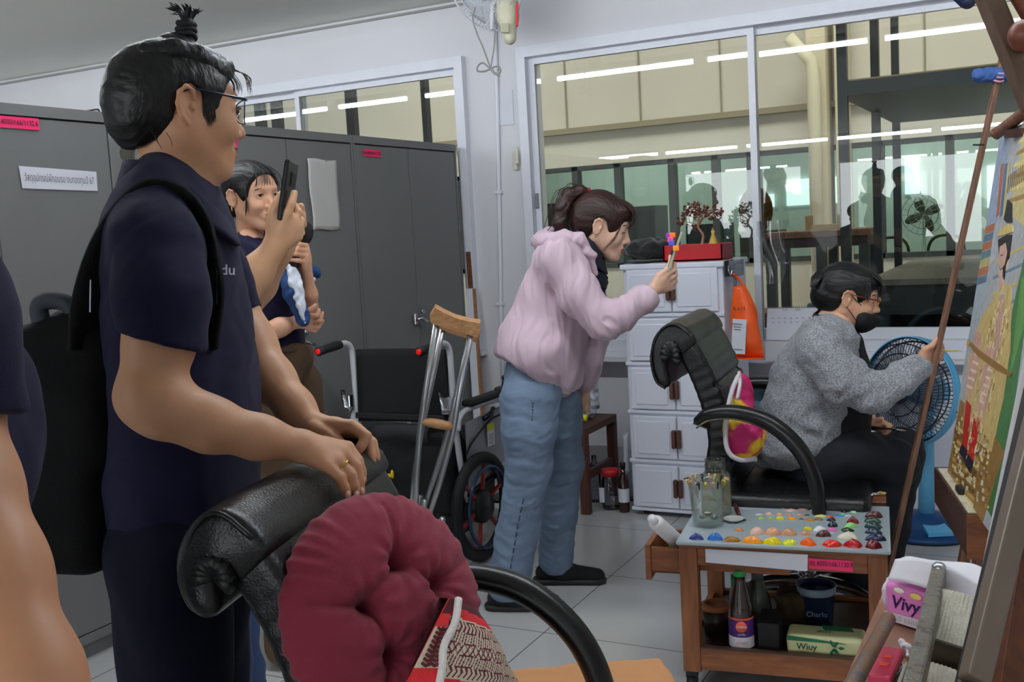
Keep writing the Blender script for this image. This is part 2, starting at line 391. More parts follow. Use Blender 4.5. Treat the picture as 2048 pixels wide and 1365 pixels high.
# window wall with two sliding windows
W1, W2 = (-5.75, -2.80), (-2.475, 1.5); ZB, ZT = .70, 2.285
w = MB(); w.box((-9.5, 5, 0), (3, 5.14, ZB)).box((-9.5, 5, ZT), (3, 5.14, CEIL)).box((-9.5, 5, ZB), (W1[0], 5.14, ZT)).box((W1[1], 5, ZB), (W2[0], 5.14, ZT)).box((W2[1], 5, ZB), (3, 5.14, ZT))
struct(w.build('wall_back', M_wall))
struct(MB().box((-9.5, 4.985, CEIL-.028), (3, 5.0, CEIL-.016)).build('trim_1', mat('cornice_line', (150, 150, 146), .8)))
def window(n, x0, x1, mull):
    f = MB(); y0 = 4.955
    f.box((x0+.05, y0, ZB), (x1-.05, 5.14, ZB+.05)).box((x0+.05, y0, ZT-.055), (x1-.05, 5.14, ZT)).box((x0, y0, ZB), (x0+.05, 5.14, ZT)).box((x1-.05, y0, ZB), (x1, 5.14, ZT))
    f.box((x0-.03, y0-.02, ZB-.03), (x1+.03, 5.0, ZB-.0005))
    fo = struct(f.build('window_%d' % n, M_alu))
    xs = [x0+.05]+list(mull)+[x1-.05]
    for i, (a, b) in enumerate(zip(xs[:-1], xs[1:])):
        s = MB(); y = 5.0 if i % 2 == 0 else 5.035; t = .032
        a2 = a if i == 0 else a-.018; b2 = b if i == len(xs)-2 else b+.018
        s.box((a2, y, ZB+.05), (a2+t, y+.03, ZT-.055)).box((b2-t, y, ZB+.05), (b2, y+.03, ZT-.055)).box((a2+t, y, ZB+.05), (b2-t, y+.03, ZB+.10)).box((a2+t, y, ZT-.09), (b2-t, y+.03, ZT-.055))
        so = s.build('sash', M_alu, fo)
        MB().box((a2+t-.004, y+.012, ZB+.096), (b2-t+.004, y+.017, ZT-.086)).build('pane', M_glass, so)
        MB().box((a2+.004, y-.012, 1.45), (a2+.02, y, 1.53), bev=.003).build('latch', mat('latch_grey', (130, 132, 136), .4), so)
    return fo
window(1, W1[0], W1[1], (-4.9, -3.95)); window(2, W2[0], W2[1], (-1.262, .12))
struct(MB().box((-9.5, 4.985, 0), (3, 5.0, .09)).build('baseboard_back', mat('skirting', (196, 196, 198), .4)))
# fluorescent battens on the ceiling
M_tube = mat('lit_tube', (255, 255, 255), .5, emis=42, ecol=(240, 248, 255))
NTH = ['leftmost', 'second', 'third', 'fourth', 'fifth', 'sixth', 'seventh']; BC = {}
def batten(x0, x1, y, grp, r=.018):
    n_ = BC.get(y > 0, 0); BC[y > 0] = n_+1
    t = thing('ceiling_light', NTH[n_]+(' fluorescent batten' if n_ == 0 else ' fluorescent batten from the left')+(' of the upper row mirrored in the window glass' if y > 0 else ' of the lower row mirrored in the window glass'), 'ceiling light', ((x0+x1)/2, y, CEIL), grp)
    MB().box((x0-.03, y-.025, CEIL-.045), (x1+.03, y+.025, CEIL-.001), bev=.004).build('housing', M_white, t)
    MB().tube([(x0, y, CEIL-.065), (x1, y, CEIL-.065)], r, 12).build('tube', M_tube, t)
x = -7.0
for x0, x1 in ((-6.75, -5.75), (-5.6, -4.9), (-4.7, -3.63), (-3.47, -2.37), (-2.25, -1.14), (-1.02, .08), (.2, 1.3)): batten(x0, x1, ROW1, 'fluorescent battens nearest the window wall')
for x0, x1 in ((-7.93, -7.27), (-7.07, -6.0), (-5.84, -4.62), (-4.45, -3.18), (-3.02, -1.64), (-1.49, -.2), (0, 1.2)): batten(x0, x1, -7.2, 'fluorescent battens far behind the camera', .028)
# conduit, paper sheet, switch boxes on the pier
t = thing('wall_conduit', 'thin white electrical conduit running down the pier between the windows', 'conduit', (-2.63, 5, 0))
c = MB(); c.tube([(-2.600, 4.988, CEIL-.03), (-2.615, 4.988, 2.0), (-2.66, 4.988, 1.0), (-2.69, 4.988, .1)], .011, 10); c.build('pipe', M_white, t)
c = MB()
for z, xx in ((2.2, -2.61), (1.55, -2.635), (.95, -2.663)): c.box((xx-.022, 4.972, z-.008), (xx+.022, 5.0, z+.008), bev=.003)
c.build('clip', M_white, t)
pa = mat('paper_white', (214, 216, 224), .7)
o = MB().box((-2.612, 4.994, 1.90), (-2.525, 4.999, 2.08)).build('notice_sheet', pa); tag(o, 'small blank white paper sheet taped on the pier beside the conduit', 'paper sheet')
for i, (x0, z0, lb) in enumerate(((-2.522, 1.66, 'lower cream door contact on the pier edge beside the large window'), (-2.497, 1.69, 'cream contact block on the frame of the large window, the upper of two'))):
    tag(MB().box((x0-.011, 4.975 if i == 0 else 4.945, z0), (x0+.011, 5.0 if i == 0 else 4.956, z0+.085), bev=.003).build('contact_sensor', mat('cream_plastic', (206, 204, 186), .5)), lb, 'sensor')
# wall fan hanging over the pier
def ring(c, nrmv, r, n=48, up=(0, 0, 1)):
    R = frame(nrmv, up); return [c+(R[1]*math.cos(2*math.pi*k/n)+R[2]*math.sin(2*math.pi*k/n))*r for k in range(n)]
M_cage = mat('white_wire', (214, 216, 222), .35)
fc = P(968, -28, 4.95); fn = nrm(A([-.25, -.9, -.42]))
t = thing('wall_fan', 'white wall-mounted fan at the top of the pier, its cord tied in a bow', 'fan', (-2.53, 5, 2.3))
g = MB()
for off, r in ((.05, .03), (.055, .075), (.045, .13), (.03, .18), (.0, .215)): g.tube(ring(fc+fn*off, fn, r), .0022 if r < .2 else .005, 6, closed=True)
R = frame(fn)
for k in range(60):
    a = 2*math.pi*k/60; dv = R[1]*math.cos(a)+R[2]*math.sin(a)
    g.tube([fc+dv*.03+fn*.055, fc+dv*.10+fn*.053, fc+dv*.18+fn*.03, fc+dv*.215], .0012, 4); g.tube([fc+dv*.215, fc+dv*.18-fn*.05, fc+dv*.06-fn*.075], .0012, 4)
g.build('cage', M_cage, t)
b = MB()
for k in range(5):
    a0 = 2*math.pi*k/5
    def bl(u, v, a0=a0): a = a0+(u-.5)*1.0*(.5+.6*v); r = .03+.155*v; return fc+(R[1]*math.cos(a)+R[2]*math.sin(a))*r+fn*(.02*(u-.5)-.012)
    b.grid(bl, 7, 7)
b.build('blade', mat('fan_blade_white', (200, 204, 212), .3), t, solid=.002)
M_cream = mat('fan_body_cream', (208, 205, 178), .45)
sd = SDF(.005); q = lambda px, py: P(px, py, 4.98)
sd.cap(fc-fn*.06, fc-fn*.14, .05, .045, .03).cap(q(1012, -30)-FW*.05, q(1016, 40)-FW*.05, .055, .05, .03).cap(q(1016, 40)-FW*.06, q(1020, 84)-FW*.06, .045, .03, .03)
sdf_obj('body', sd, M_cream, t)
MB().obox(q(1034, 45)-FW*.12, (.006, .006, .055), frame(RT, UP), bev=.002).build('tape', mat('red_tape', (214, 52, 62), .5), t)
MB().obox(q(1010, 70)-FW*.11, (.02, .006, .022), frame(RT, UP), bev=.003).build('label', mat('pale_label', (190, 188, 160), .6), t)
MB().tube([P(1012, -40, 4.9), P(985, 10, 4.95), P(984, 60, 4.96)], .012, 8).build('bracket', M_white, t)
cm = MB(); D = 4.93
cm.tube(spline([P(*p, D) for p in ((950, 15), (946, 40), (955, 70), (966, 95), (978, 128), (983, 138))], 6), .0035, 6)
cm.tube(spline([P(*p, D) for p in ((990, 60), (988, 95), (984, 120), (981, 138))], 6), .0035, 6)
cm.tube(spline([P(*p, D-.01) for p in ((981, 138), (966, 126), (956, 132), (955, 142), (968, 143), (981, 138), (993, 133), (1001, 140), (996, 149), (981, 138), (990, 148), (1000, 152))], 6), .0045, 6)
cm.build('cord', mat('grey_cord', (150, 150, 146), .6), t)
# ------------------------------------------------------------------ the hall beyond the glass
M_hall = mat('hall_wall_cream', (208, 203, 190), .8, var=.03, vscale=1.5)
M_fr = mat('dark_partition_frame', (62, 68, 68), .5)
struct(MB().box((-14, 5.14, -.1), (5, 13, 0)).build('floor', mat('hall_floor', (110, 104, 96), .5)))
struct(MB().box((-14.1, 5.0, 4.6), (5.1, 13.1, 4.7)).build('ceiling', M_hall))
struct(MB().box((-14.1, 5.2, 0), (-14, 13, 4.6)).build('wall_left', M_hall)); struct(MB().box((5, 5.2, 0), (5.1, 13, 4.6)).build('wall_right', M_hall))
struct(MB().box((-14, 5.02, CEIL+.1), (5, 5.14, 4.6)).build('wall_back', M_hall))
h = MB(); h.box((-14, 9, 0), (5, 9.15, .95)).box((-14, 9, 1.9), (5, 9.15, 2.24)).box((-14, 9.03, 2.24), (5, 9.15, 4.6))
struct(h.build('wall_back', M_hall))
struct(MB().box((-14, 8.92, 2.2), (5, 9.0, 2.25)).build('trim_2', mat('ledge_tan', (150, 140, 116), .8)))  # ledge strip in a darker tan than the wall
h = MB()
for x in (-5.5, -4.75, -4.01, -3.285, -2.544, -.894, -.15): h.box((x-.006, 9.02, 2.25), (x+.006, 9.032, 4.5))
struct(h.build('trim_3', mat('panel_seam', (146, 138, 116), .8)))
pw = MB()
for x in (-5.2, -4.6, -3.94, -3.52, -3.006, -2.611, -2.30, -1.50, -1.2428, -.72, -.2): pw.box((x-.03, 8.98, .95), (x+.03, 9.08, 1.9))
pw.box((-14, 8.98, 1.86), (5, 9.08, 1.9)).box((-14, 8.98, .95), (5, 9.08, .99))
pf = struct(pw.build('window_3', M_fr))
MB().box((-14, 9.035, .96), (5, 9.04, 1.89)).build('pane', glassmat('green_glass', (218, 226, 220), .9), pf)
struct(MB().box((-14, 12.4, 0), (5, 12.5, 4.6)).build('wall_front', mat('far_room_wall', (214, 224, 218), .8)))
# square column and pipe
struct(MB().box((-1.75, 8.7, 0), (-1.60, 9.0, 4.6)).box((-1.55, 8.8, 0), (-1.46, 9.0, 4.6)).build('trim_4', mat('column_paint', (205, 196, 170), .7)))
tag(MB().tube([(-1.86, 8.6, 2.75), (-1.70, 8.62, 2.55), (-1.68, 8.62, 2.4), (-1.68, 8.62, .0)], .05, 14).build('drain_pipe', mat('pipe_cream', (214, 206, 180), .5)), 'cream drain pipe bending down the column beyond the glass', 'pipe')
# black steel rack
M_steel = mat('dark_blue_steel', (24, 28, 36), .45, var=.15, vscale=8)
t = thing('steel_rack', 'tall black steel rack with a high deck seen through the right window', 'rack', (-.2, 6.6, 0))
for x, y in ((-.95, 5.62), (-.95, 6.75), (-.95, 7.68), (.9, 5.62), (.9, 7.68)): MB().box((x-.024, y-.024, 0), (x+.024, y+.024, 3.6)).build('post', M_steel, t)
MB().box((-.97, 5.6, 1.93), (.92, 7.7, 1.985)).box((-.97, 5.6, 1.985), (.92, 5.63, 2.0)).build('upper_deck', M_steel, t)
MB().box((-.93, 5.64, 2.001), (.9, 7.66, 2.012)).build('board', wood('ply', (186, 160, 116), (160, 134, 94)), t)
t = WB = thing('workbench', 'grey-topped black workbench standing beneath the steel rack', 'workbench', (-.1, 6.5, 0))
MB().box((-.86, 5.62, .955), (.85, 7.6, .985)).build('top', mat('bench_top', (112, 108, 98), .6, var=.2, vscale=10), t)
MB().box((-.82, 5.66, .80), (.8, 7.5, .955)).build('apron', M_steel, t)
for x, y in ((-.78, 5.7), (.76, 5.7), (-.78, 7.45), (.76, 7.45)): MB().box((x-.03, y-.03, 0), (x+.03, y+.03, .8)).build('leg', M_steel, t)
for i, (x, y, r, c, nm, lb) in enumerate(((-.42, 6.0, .09, (44, 44, 42), 'helmet', 'dark rounded helmet-like lump on the shelf under the workbench'), (-.70, 5.85, .06, (70, 30, 26), 'paint_tin', 'dark red tin under the workbench'), (-.10, 5.85, .06, (60, 56, 50), 'paint_tin', 'grey-brown tin under the workbench, nearest the stick'))):
    if nm == 'helmet': o = MB().ell((x, y, .60), (.13, .12, .07)).box((x-.15, y-.1, .531), (x+.15, y+.1, .56), bev=.01).build(nm, mat('m%d' % i, c, .35))
    else: o = MB().lathe([(r, .531), (r, .66), (r*.92, .665), (r*1.02, .67), (r*1.02, .68), (r*.8, .68)], (x, y, 0)).build(nm, mat('m%d' % i, c, .4))
    tag(o, lb, 'helmet' if nm == 'helmet' else 'tin')
o = MB().box((-.85, 5.68, .5), (.83, 7.4, .53)).build('lower_shelf', M_steel, WB)
MB().box((-.85, 6.5, 0), (.83, 6.53, .8)).build('dark_backing', mat('under_bench_black', (16, 16, 18), .6), WB); MB().box((-.86, 5.75, 0), (-.84, 7.4, .8)).build('side_panel', mat('under_bench_black', (16, 16, 18), .6), WB)  # black sheets added to darken the space under the bench
for (x0, x1, y, z1, c, nm, lb, ct) in ((-1.55, -1.28, 5.9, .80, (96, 40, 34), 'crate', 'dull red crate beyond the glass, just right of the window mullion', 'crate'), (-1.24, -.98, 6.0, .84, (70, 96, 104), 'crate', 'grey-teal crate beyond the glass beside the rack post', 'crate'), (-1.50, -.98, 5.5, .66, (24, 24, 26), 'toolbox', 'long black toolbox low beyond the glass behind the desk calendar', 'toolbox'), (-2.12, -1.9, 5.7, .86, (120, 34, 36), 'crate', 'small red crate beyond the glass between the pink-hooded woman and the storage tower', 'crate'), (-2.4, -1.75, 6.1, .74, (30, 30, 30), 'toolbox', 'low black toolbox beyond the glass behind the storage tower', 'toolbox')):
    o = MB().box((x0, y, 0), (x1, y+.3, z1), bev=.015).build(nm, mat('crate_%d_%d' % (c[0], c[1]), c, .6)); tag(o, lb, ct); MB().box((x0-.01, y-.01, z1-.06), (x1+.01, y+.31, z1-.03), bev=.006).build('rim', mat('crate_%d_%d' % (c[0], c[1]), c, .6), o)
# brown topped long table further in
t = thing('long_table', 'long brown-topped table on dark legs beyond the left of the steel rack', 'table', (-1.3, 6.9, 0))
MB().box((-1.66, 6.75, 1.19), (-1.0, 7.25, 1.235), bev=.006).build('table_top', wood('table_brown', (120, 84, 62), (88, 58, 42)), t)
MB().box((-1.63, 6.78, 1.13), (-1.02, 7.22, 1.19)).build('apron', mat('dark_brown', (52, 38, 34), .5), t)
for x in (-1.62, -1.3, -1.04):
    for y in (6.8, 7.2): MB().box((x-.03, y-.03, 0), (x+.03, y+.03, 1.14)).build('leg', M_fr, t)
o = MB().box((-1.42, 6.9, 1.235), (-1.2, 7.05, 1.27)).box((-1.42, 6.9, 1.27), (-1.40, 7.05, 1.33)).box((-1.22, 6.9, 1.27), (-1.2, 7.05, 1.33)).build('wooden_tray', wood('ply', (186, 160, 116), (160, 134, 94))); tag(o, 'small wooden tray standing on the long brown table', 'tray')
# things in the far room
g = MB().ell((-2.42, 9.6, 1.4), (.16, .05, .22), n=24).box((-2.45, 9.6, 0), (-2.39, 9.64, 1.3)); tag(g.build('wooden_disc', wood('disc_wood', (176, 118, 70), (150, 96, 56))), 'round brown wooden disc leaning behind the glass partition', 'wooden disc')
def desk_fan(c, lb):
    t = thing('desk_fan', lb, 'fan', (c[0], c[1], .0)); b = MB()
    b.lathe([(.16, 0), (.15, .03), (.02, .05), (.015, c[2]-.05)], (c[0], c[1], 0)); b.build('stand', mat('stand_pale', (170, 180, 160), .5), t)
    b = MB()
    for r in (.08, .14, .2): b.tube(ring(A(c)+A([0, -.05, 0]), (0, -1, 0), r, 30), .004, 5, closed=True)
    for k in range(20): a = k*math.pi/10; b.tube([A(c)+A([0, -.05, 0]), A(c)+A([math.cos(a)*.2, -.05, math.sin(a)*.2])], .002, 4)
    b.build('cage', M_cage, t); b = MB()
    for k in range(4): a = k*math.pi/2+.4; b.ell(A(c)+A([math.cos(a)*.1, 0, math.sin(a)*.1]), (.09, .008, .045), frame((math.cos(a), 0, math.sin(a)), (0, 1, 0))[[0, 2, 1]], 12)
    b.build('blade', mat('far_blade', (116, 120, 96), .4), t)
desk_fan((-1.12, 11.0, 1.28), 'standing fan with dark blades in the far green room')
for i, (x0, x1, z0, z1) in enumerate(((-1.45, -1.3, 1.5, 1.9), (-.62, -.5, 1.3, 1.75), (-.45, -.1, 1.45, 1.75), (-3.3, -2.9, 1.45, 1.6), (-2.75, -2.15, 1.45, 1.75))):
    struct(MB().box((x0, 12.36, z0), (x1, 12.4, z1)).build('window_%d' % (i+4), mat('daylit_window', (235, 245, 250), .5, emis=1.3, ecol=(225, 240, 248))))
# dim standing furniture in the far room
for i, (x0, x1, y, z1, c, nm, lb, ct) in enumerate(((-5.6, -4.4, 10.6, 1.62, (70, 62, 56), 'bookcase', 'dark brown bookcase beyond the glass partition, left of the ponytail woman', 'bookcase'), (-4.1, -3.6, 10.2, 1.52, (88, 92, 90), 'filing_cabinet', 'grey filing cabinet beyond the partition, above the hat', 'cabinet'), (-3.35, -2.95, 10.4, 1.3, (54, 66, 70), 'storage_box', 'dark teal box standing behind the bonsai', 'box'), (-2.9, -2.5, 10.8, 1.2, (108, 96, 76), 'storage_box', 'brown box beyond the partition, right of the bonsai', 'box'))):
    b = MB(); b.box((x0, y, 0), (x1, y+.4, z1), bev=.01)
    o = b.build(nm, mat('far_%d' % i, c, .6)); tag(o, lb, ct)
    d = MB()
    for k in range(3): d.box((x0+.03, y-.012, .08+k*z1/3.1), (x1-.03, y, z1/3.1*(k+1)), bev=.004)
    d.build('door' if i < 2 else 'front_panel', mat('far_d%d' % i, tuple(int(v*.8) for v in c), .5), o)
o = thing('chair', 'dim bentwood chair in the far green room beside the fan', 'chair', (-1.2, 10.4, 0))
for s in (-.3, .18):
    MB().tube(spline([(-1.2+s, 10.4, .5), (-1.2+s, 10.4, .98), (-1.2+s+.15, 10.4, 1.08), (-1.2+s+.3, 10.4, .98), (-1.2+s+.3, 10.4, .5)], 6), .014, 8).build('backrest', mat('rattan', (96, 92, 66), .5), o)
MB().box((-1.55, 10.0, .44), (-.65, 10.45, .5), bev=.02).build('seat', mat('rattan', (96, 92, 66), .5), o)
for x in (-1.5, -.7):
    for y in (10.05, 10.4): MB().tube([(x, y, 0), (x, y, .45)], .015, 8).build('leg', mat('rattan', (96, 92, 66), .5), o)

for i, (x0, x1, lb) in enumerate(((508, 522, 'dark steel post beyond the left window, first right of the glasses man'), (541, 556, 'dark steel post beyond the left window just left of its mullion'), (691, 706, 'thicker dark post in the middle of the left window'), (843, 852, 'thin dark post in the right part of the left window'))):
    a, b_ = ony(x0, 220, 6.2), ony(x1, 220, 6.2); tag(MB().box((a[0], 6.2, 0), (b_[0], 6.26, 4.4)).build('steel_post', M_steel), lb, 'post')
o = MB().lathe([(.62, 0), (.50, .06), (.20, .22), (0, .34)], ony(690, 262, 7.2)*A([1, 1, 0])+A([-.35, 0, 1.62]), n=24).tube([ony(690, 262, 7.2)*A([1, 1, 0])+A([-.35, 0, 0]), ony(690, 262, 7.2)*A([1, 1, 0])+A([-.35, 0, 1.7])], .02, 8).build('parasol', mat('parasol_brown', (92, 82, 74), .8)); tag(o, 'grey-brown parasol standing in the hall beyond the left window', 'parasol')
# ================================================================== steel cabinets
M_cab = mat('cabinet_grey', (114, 114, 114), .42, bump=.04, bscale=200, var=.03, vscale=2.5)
M_chrome = mat('chrome', (200, 202, 206), .18, 1.0)
M_gap = mat('door_gap', (36, 36, 38), .7)
M_pink = mat('pink_label', (250, 48, 112), .6)
M_ink = mat('black_ink', (20, 18, 20), .7)
XC = -2.838; CH = 1.815
cabs = []
CL = ['grey steel two-door cabinet at the left edge, wood pieces on top of it', 'grey steel cabinet with the long white Thai paper strip on its door', 'grey steel cabinet with the blank white sheet on its right door', 'grey steel cabinet at the end of the row beside the windows']
for i in range(4):
    y0 = 1.165+.935*i; y1 = y0+.931; t = thing('steel_cabinet', CL[i], 'cabinet', (XC-.225, (y0+y1)/2, 0), 'row of grey steel cabinets'); cabs.append(t)
    b = MB(); b.box((XC-.45, y0, .06), (XC-.012, y1, CH)); b.box((XC-.014, y0, CH-.035), (XC+.004, y1, CH)).box((XC-.014, y0, .06), (XC+.002, y1, .09)).box((XC-.014, y0, .09), (XC+.002, y0+.012, CH-.035)).box((XC-.014, y1-.012, .09), (XC+.002, y1, CH-.035))
    b.box((XC-.43, y0+.02, 0), (XC-.03, y1-.02, .06)); b.build('body', M_cab, t)
    for s in (0, 1):
        a = y0+.016+s*(.4655-.014); e = a+.4455
        d = MB().box((XC-.012, a, .094), (XC, e, CH-.041), bev=.002).build('door', M_cab, t)
    MB().box((XC-.0125, y0+.012, .09), (XC-.008, y1-.012, CH-.035)).build('door_gap', M_gap, t)
    if i: # latch handle near the seam
        ym = (y0+y1)/2; zz = .93
        h = MB(); h.obox((XC+.012, ym-.06, zz), (.012, .012, .028), bev=.004).tube([(XC+.02, ym-.06, zz), (XC+.05, ym-.06, zz)], .009, 10).tube([(XC+.05, ym-.065, zz+.005), (XC+.052, ym-.03, zz-.01), (XC+.05, ym+.03, zz-.025)], [.008, .009, .006], 10)
        h.build('handle', M_chrome, t); MB().lathe([(.012, 0), (.013, .006), (.009, .01)], (XC+.001, ym+.03, zz+.03), (1, 0, 0)).build('keyhole', M_chrome, t)
def cablabel(y0, z1, w, h, s, root, tl=0.):
    o = MB().box((XC+.0035, y0, z1-h), (XC+.0045, y0+w, z1)).build('asset_label', M_pink, root)
    text('lettering', s, (XC+.005, y0+w/2, z1-h/2), (0, 1, 0), (0, 0, 1), h*.62, M_ink, o, .0004, width=w*.94)
cablabel(2.125, 1.775, .168, .036, 'ฟธ.4000/ก66/1132.6', cabs[1]); cablabel(3.07, 1.765, .13, .034, 'ฟธ.4000/ก66/1132.7', cabs[2]); cablabel(4.045, 1.756, .14, .034, 'ฟธ.4000/ก66/1132.8', cabs[3])
o = MB().prism([(2.204, 1.625), (2.499, 1.614), (2.497, 1.550), (2.209, 1.556)], (XC+.003, 0, 0), (0, 1, 0), (0, 0, 1), (.0012, 0, 0)).build('paper_strip', mat('strip_white', (216, 216, 226), .7)); tag(o, 'white paper strip printed with a line of Thai on the grey cabinet door', 'paper label')
text('lettering', 'วัสดุอุปกรณ์ฝึกอบรม งบกองทุนปี 67', (XC+.0045, 2.352, 1.586), (0, 1, -.03), (0, 0, 1), .032, mat('grey_ink', (110, 108, 116), .7), o, .0004, width=.265)
o = MB()
def shf(u, v):
    y = 3.617+u*.205+(1-v)*.012*(1-u)+.004*math.sin(v*9); z = 1.392+v*.305-u*.002+.003*math.sin(u*7); return A([XC+.005+.004*abs(math.sin(u*3+v*4))+.003*v, y, z])
o.grid(shf, 12, 16); o = o.build('paper_sheet', mat('old_paper', (206, 202, 198), .75, bump=.3, bscale=18, stretch=(1, 1, .15)), solid=.001); tag(o, 'tall creased blank white sheet taped to the cabinet door', 'paper sheet')
MB().box((XC+.009, 3.66, 1.686), (XC+.0105, 3.76, 1.694)).box((XC+.009, 3.72, 1.399), (XC+.0105, 3.80, 1.406)).build('tape', mat('yellowed_tape', (184, 176, 158), .4), o)
t = thing('key_tag', 'dark olive oval tag on a bead chain hanging behind the glasses man', 'tag', (XC, 2.63, 1.55))
sd = SDF(.0025); c = P(255, 304, 3.1); sd.ell(c, (.024, .033, .004), A([RT, UP, FW]), 0); sdf_obj('tag', sd, mat('olive_dark', (66, 64, 54), .6), t)
b = MB()
for k in range(12): b.ell(P(268, 284+k*3.2, 3.09), .0028, n=8)
b.build('chain', mat('bead_chain', (90, 96, 104), .3, .6), t)
MB().tube([P(268, 284, 3.09), P(262, 270, 3.2), onx(258, 262, XC)], .002, 6).build('cord', M_gap, t)
W_oak = wood('oak_plain', (176, 122, 80), (148, 98, 62))
for i, (y, z, l, lb) in enumerate(((2.07, CH, .26, 'flat wooden board lying on top of the left cabinet'), (2.02, CH+.018, .22, 'thicker wooden block lying on the board on the left cabinet'))):
    tag(MB().box((XC-.16, y-l+.1, z+.0005), (XC-.02, y+.1, z+(.017 if i == 0 else .045)), bev=.004).build('wood_block', W_oak), lb, 'wood block')
tag(MB().tube(spline([(XC-.05, 2.52, CH+.004), (XC-.03, 2.56, CH+.012), (XC-.06, 2.6, CH+.006), (XC-.02, 2.64, CH+.004)], 5), .003, 6).build('wire_scrap', M_gap), 'scrap of dark wire lying on the cabinet top behind the topknot man', 'wire')
# ================================================================== plastic drawer tower
M_dr = mat('drawer_white', (224, 226, 238), .38)
M_hd = mat('handle_brown', (86, 56, 46), .4)
X0, X1, YF = -1.732, -1.268, 4.42; TZ = [1.157, .933, .712, .490, .262, .035]
t = thing('drawer_tower', 'white plastic five-tier storage tower with brown paired handles', 'storage drawers', ((X0+X1)/2, YF+.2, 0))
b = MB(); b.box((X0, YF+.015, .035), (X1, YF+.40, 1.14), bev=.01).box((X0-.008, YF-.004, 1.135), (X1+.008, YF+.41, 1.16), bev=.006); b.build('body', M_dr, t)
for i in range(5):
    z1, z0 = TZ[i]-.022, TZ[i+1]+.006; xm = (X0+X1)/2
    MB().box((X0-.003, YF+.004, TZ[i+1]-.012), (X1+.003, YF+.02, TZ[i+1]+.004), bev=.003).build('divider', M_dr, t)
    for s in (0, 1):
        a, e = (X0+.022, xm-.003) if s == 0 else (xm+.003, X1-.022)
        d = MB().box((a, YF-.002, z0+.004), (e, YF+.016, z1), bev=.004).box((a+.022, YF-.006, z0+.026), (e-.03, YF, z1-.022), bev=.003).build('door', M_dr, t)
        hx = xm-.012 if s == 0 else xm+.012; zc = (z0+z1)/2
        MB().obox((hx, YF-.013, zc), (.0098, .012, .042), bev=.006).build('handle', M_hd, d)
for x in (X0+.05, X1-.05):
    for y in (YF+.06, YF+.34):
        c_ = MB().tube([(x-.012, y, .02), (x+.012, y, .02)], .0195, 14).box((x-.014, y-.012, .02), (x+.014, y+.012, .036)).build('caster', M_black, t)
# hat
t = thing('newsboy_cap', 'floppy black cap on the white storage tower beside the red planter', 'hat', (-1.66, YF+.2, 1.16))
sd = SDF(.005); c = A([-1.665, YF+.2, 1.205]); sd.ell(c, (.105, .12, .036), k=.02).ell(c+A([.01, 0, .03]), (.10, .10, .035), k=.03).ell(c+A([-.05, 0, .025]), (.06, .08, .03), k=.02)
M_hat = mat('black_felt', (20, 20, 22), .85, sheen=.3, bump=.2, bscale=300)
sdf_obj('crown', sd, M_hat, t, disp=lambda V: fold(V, .008, .09, 3))
sd = SDF(.004); sd.ell(c+A([0, -.03, -.036]), (.10, .12, .007), k=.01); sdf_obj('brim', sd, M_hat, t); MB().ell(c+A([0, 0, .066]), .008).build('button', M_hat, t)
# red planter with bonsai
t = thing('red_planter', 'red rectangular planter box on the white storage tower', 'planter', (-1.43, YF+.16, 1.161))
M_red = mat('planter_red', (178, 22, 34), .35, var=.08, vscale=30)
b = MB(); x0, x1, y0, y1, z0, z1 = -1.56, -1.285, YF+.08, YF+.24, 1.161, 1.235
for lo, hi in (((x0, y0, z0), (x1, y0+.01, z1)), ((x0, y1-.01, z0), (x1, y1, z1)), ((x0, y0, z0), (x0+.01, y1, z1)), ((x1-.01, y0, z0), (x1, y1, z1)), ((x0, y0, z0), (x1, y1, z0+.01))): b.box(lo, hi, bev=.002)
b.build('box', M_red, t); MB().box((x0+.01, y0+.01, z0+.01), (x1-.01, y1-.01, z1-.012)).build('soil', mat('soil', (64, 52, 42), .95, bump=1, bscale=150), t)
MB().box((x1-.002, y0+.002, z0+.004), (x1+.002, y1-.004, z1-.004)).build('end_panel', mat('faded_red', (128, 44, 58), .5), t)
def twig(mb, p, d, L, r, dep, leaves, rnd):
    q = p+d*L; mb.tube([p, (p+q)/2+rnd.randn(3)*L*.08, q], [r, r*.85, r*.7], 6)
    if dep == 0: leaves.append(q); return
    for k in range(3 if dep > 1 else 4):
        e = nrm(d+rnd.randn(3)*.75+A([0, 0, -.05 if dep < 2 else .1])); twig(mb, q, e, L*.72, r*.6, dep-1, leaves, rnd)
def bonsai(base, H, lb, cols, seed, mini):
    t = thing('bonsai', lb, 'bonsai tree', base); rnd = np.random.RandomState(seed); b = MB(); lv = []
    p = A(base, dtype=float); pts = [p, p+A([.01, 0, H*.2]), p+A([-.012, 0, H*.36]), p+A([0.004, 0, H*.5])]; b.tube(spline(pts, 5), np.linspace(.007*mini, .004*mini, 16), 8)
    for k in range(7 if mini == 1 else 5): a = k*.9+rnd.rand(); twig(b, pts[2]+(pts[3]-pts[2])*rnd.rand()*1.0, nrm(A([math.cos(a)*1.3, math.sin(a)*.5, .2+.9*rnd.rand()])), H*.17, .0025, 2, lv, rnd)
    b.build('trunk', mat('bark_pale', cols[0], .8), t); b = MB(); 
    for q in lv:
        for k in range(2):
            e = rnd.randn(3)*.008; b.ell(q+e, (.010, .006, .003), frame(nrm(rnd.randn(3))), 6)
    tag(b.build('foliage', mat('leaf_%d' % seed, cols[1], .7, var=.3, vscale=60), t), kind='stuff')
bonsai((-1.405, YF+.16, 1.222), .25, 'reddish wiry bonsai growing in the red planter', ((168, 120, 98), (108, 52, 44)), 5, 1)
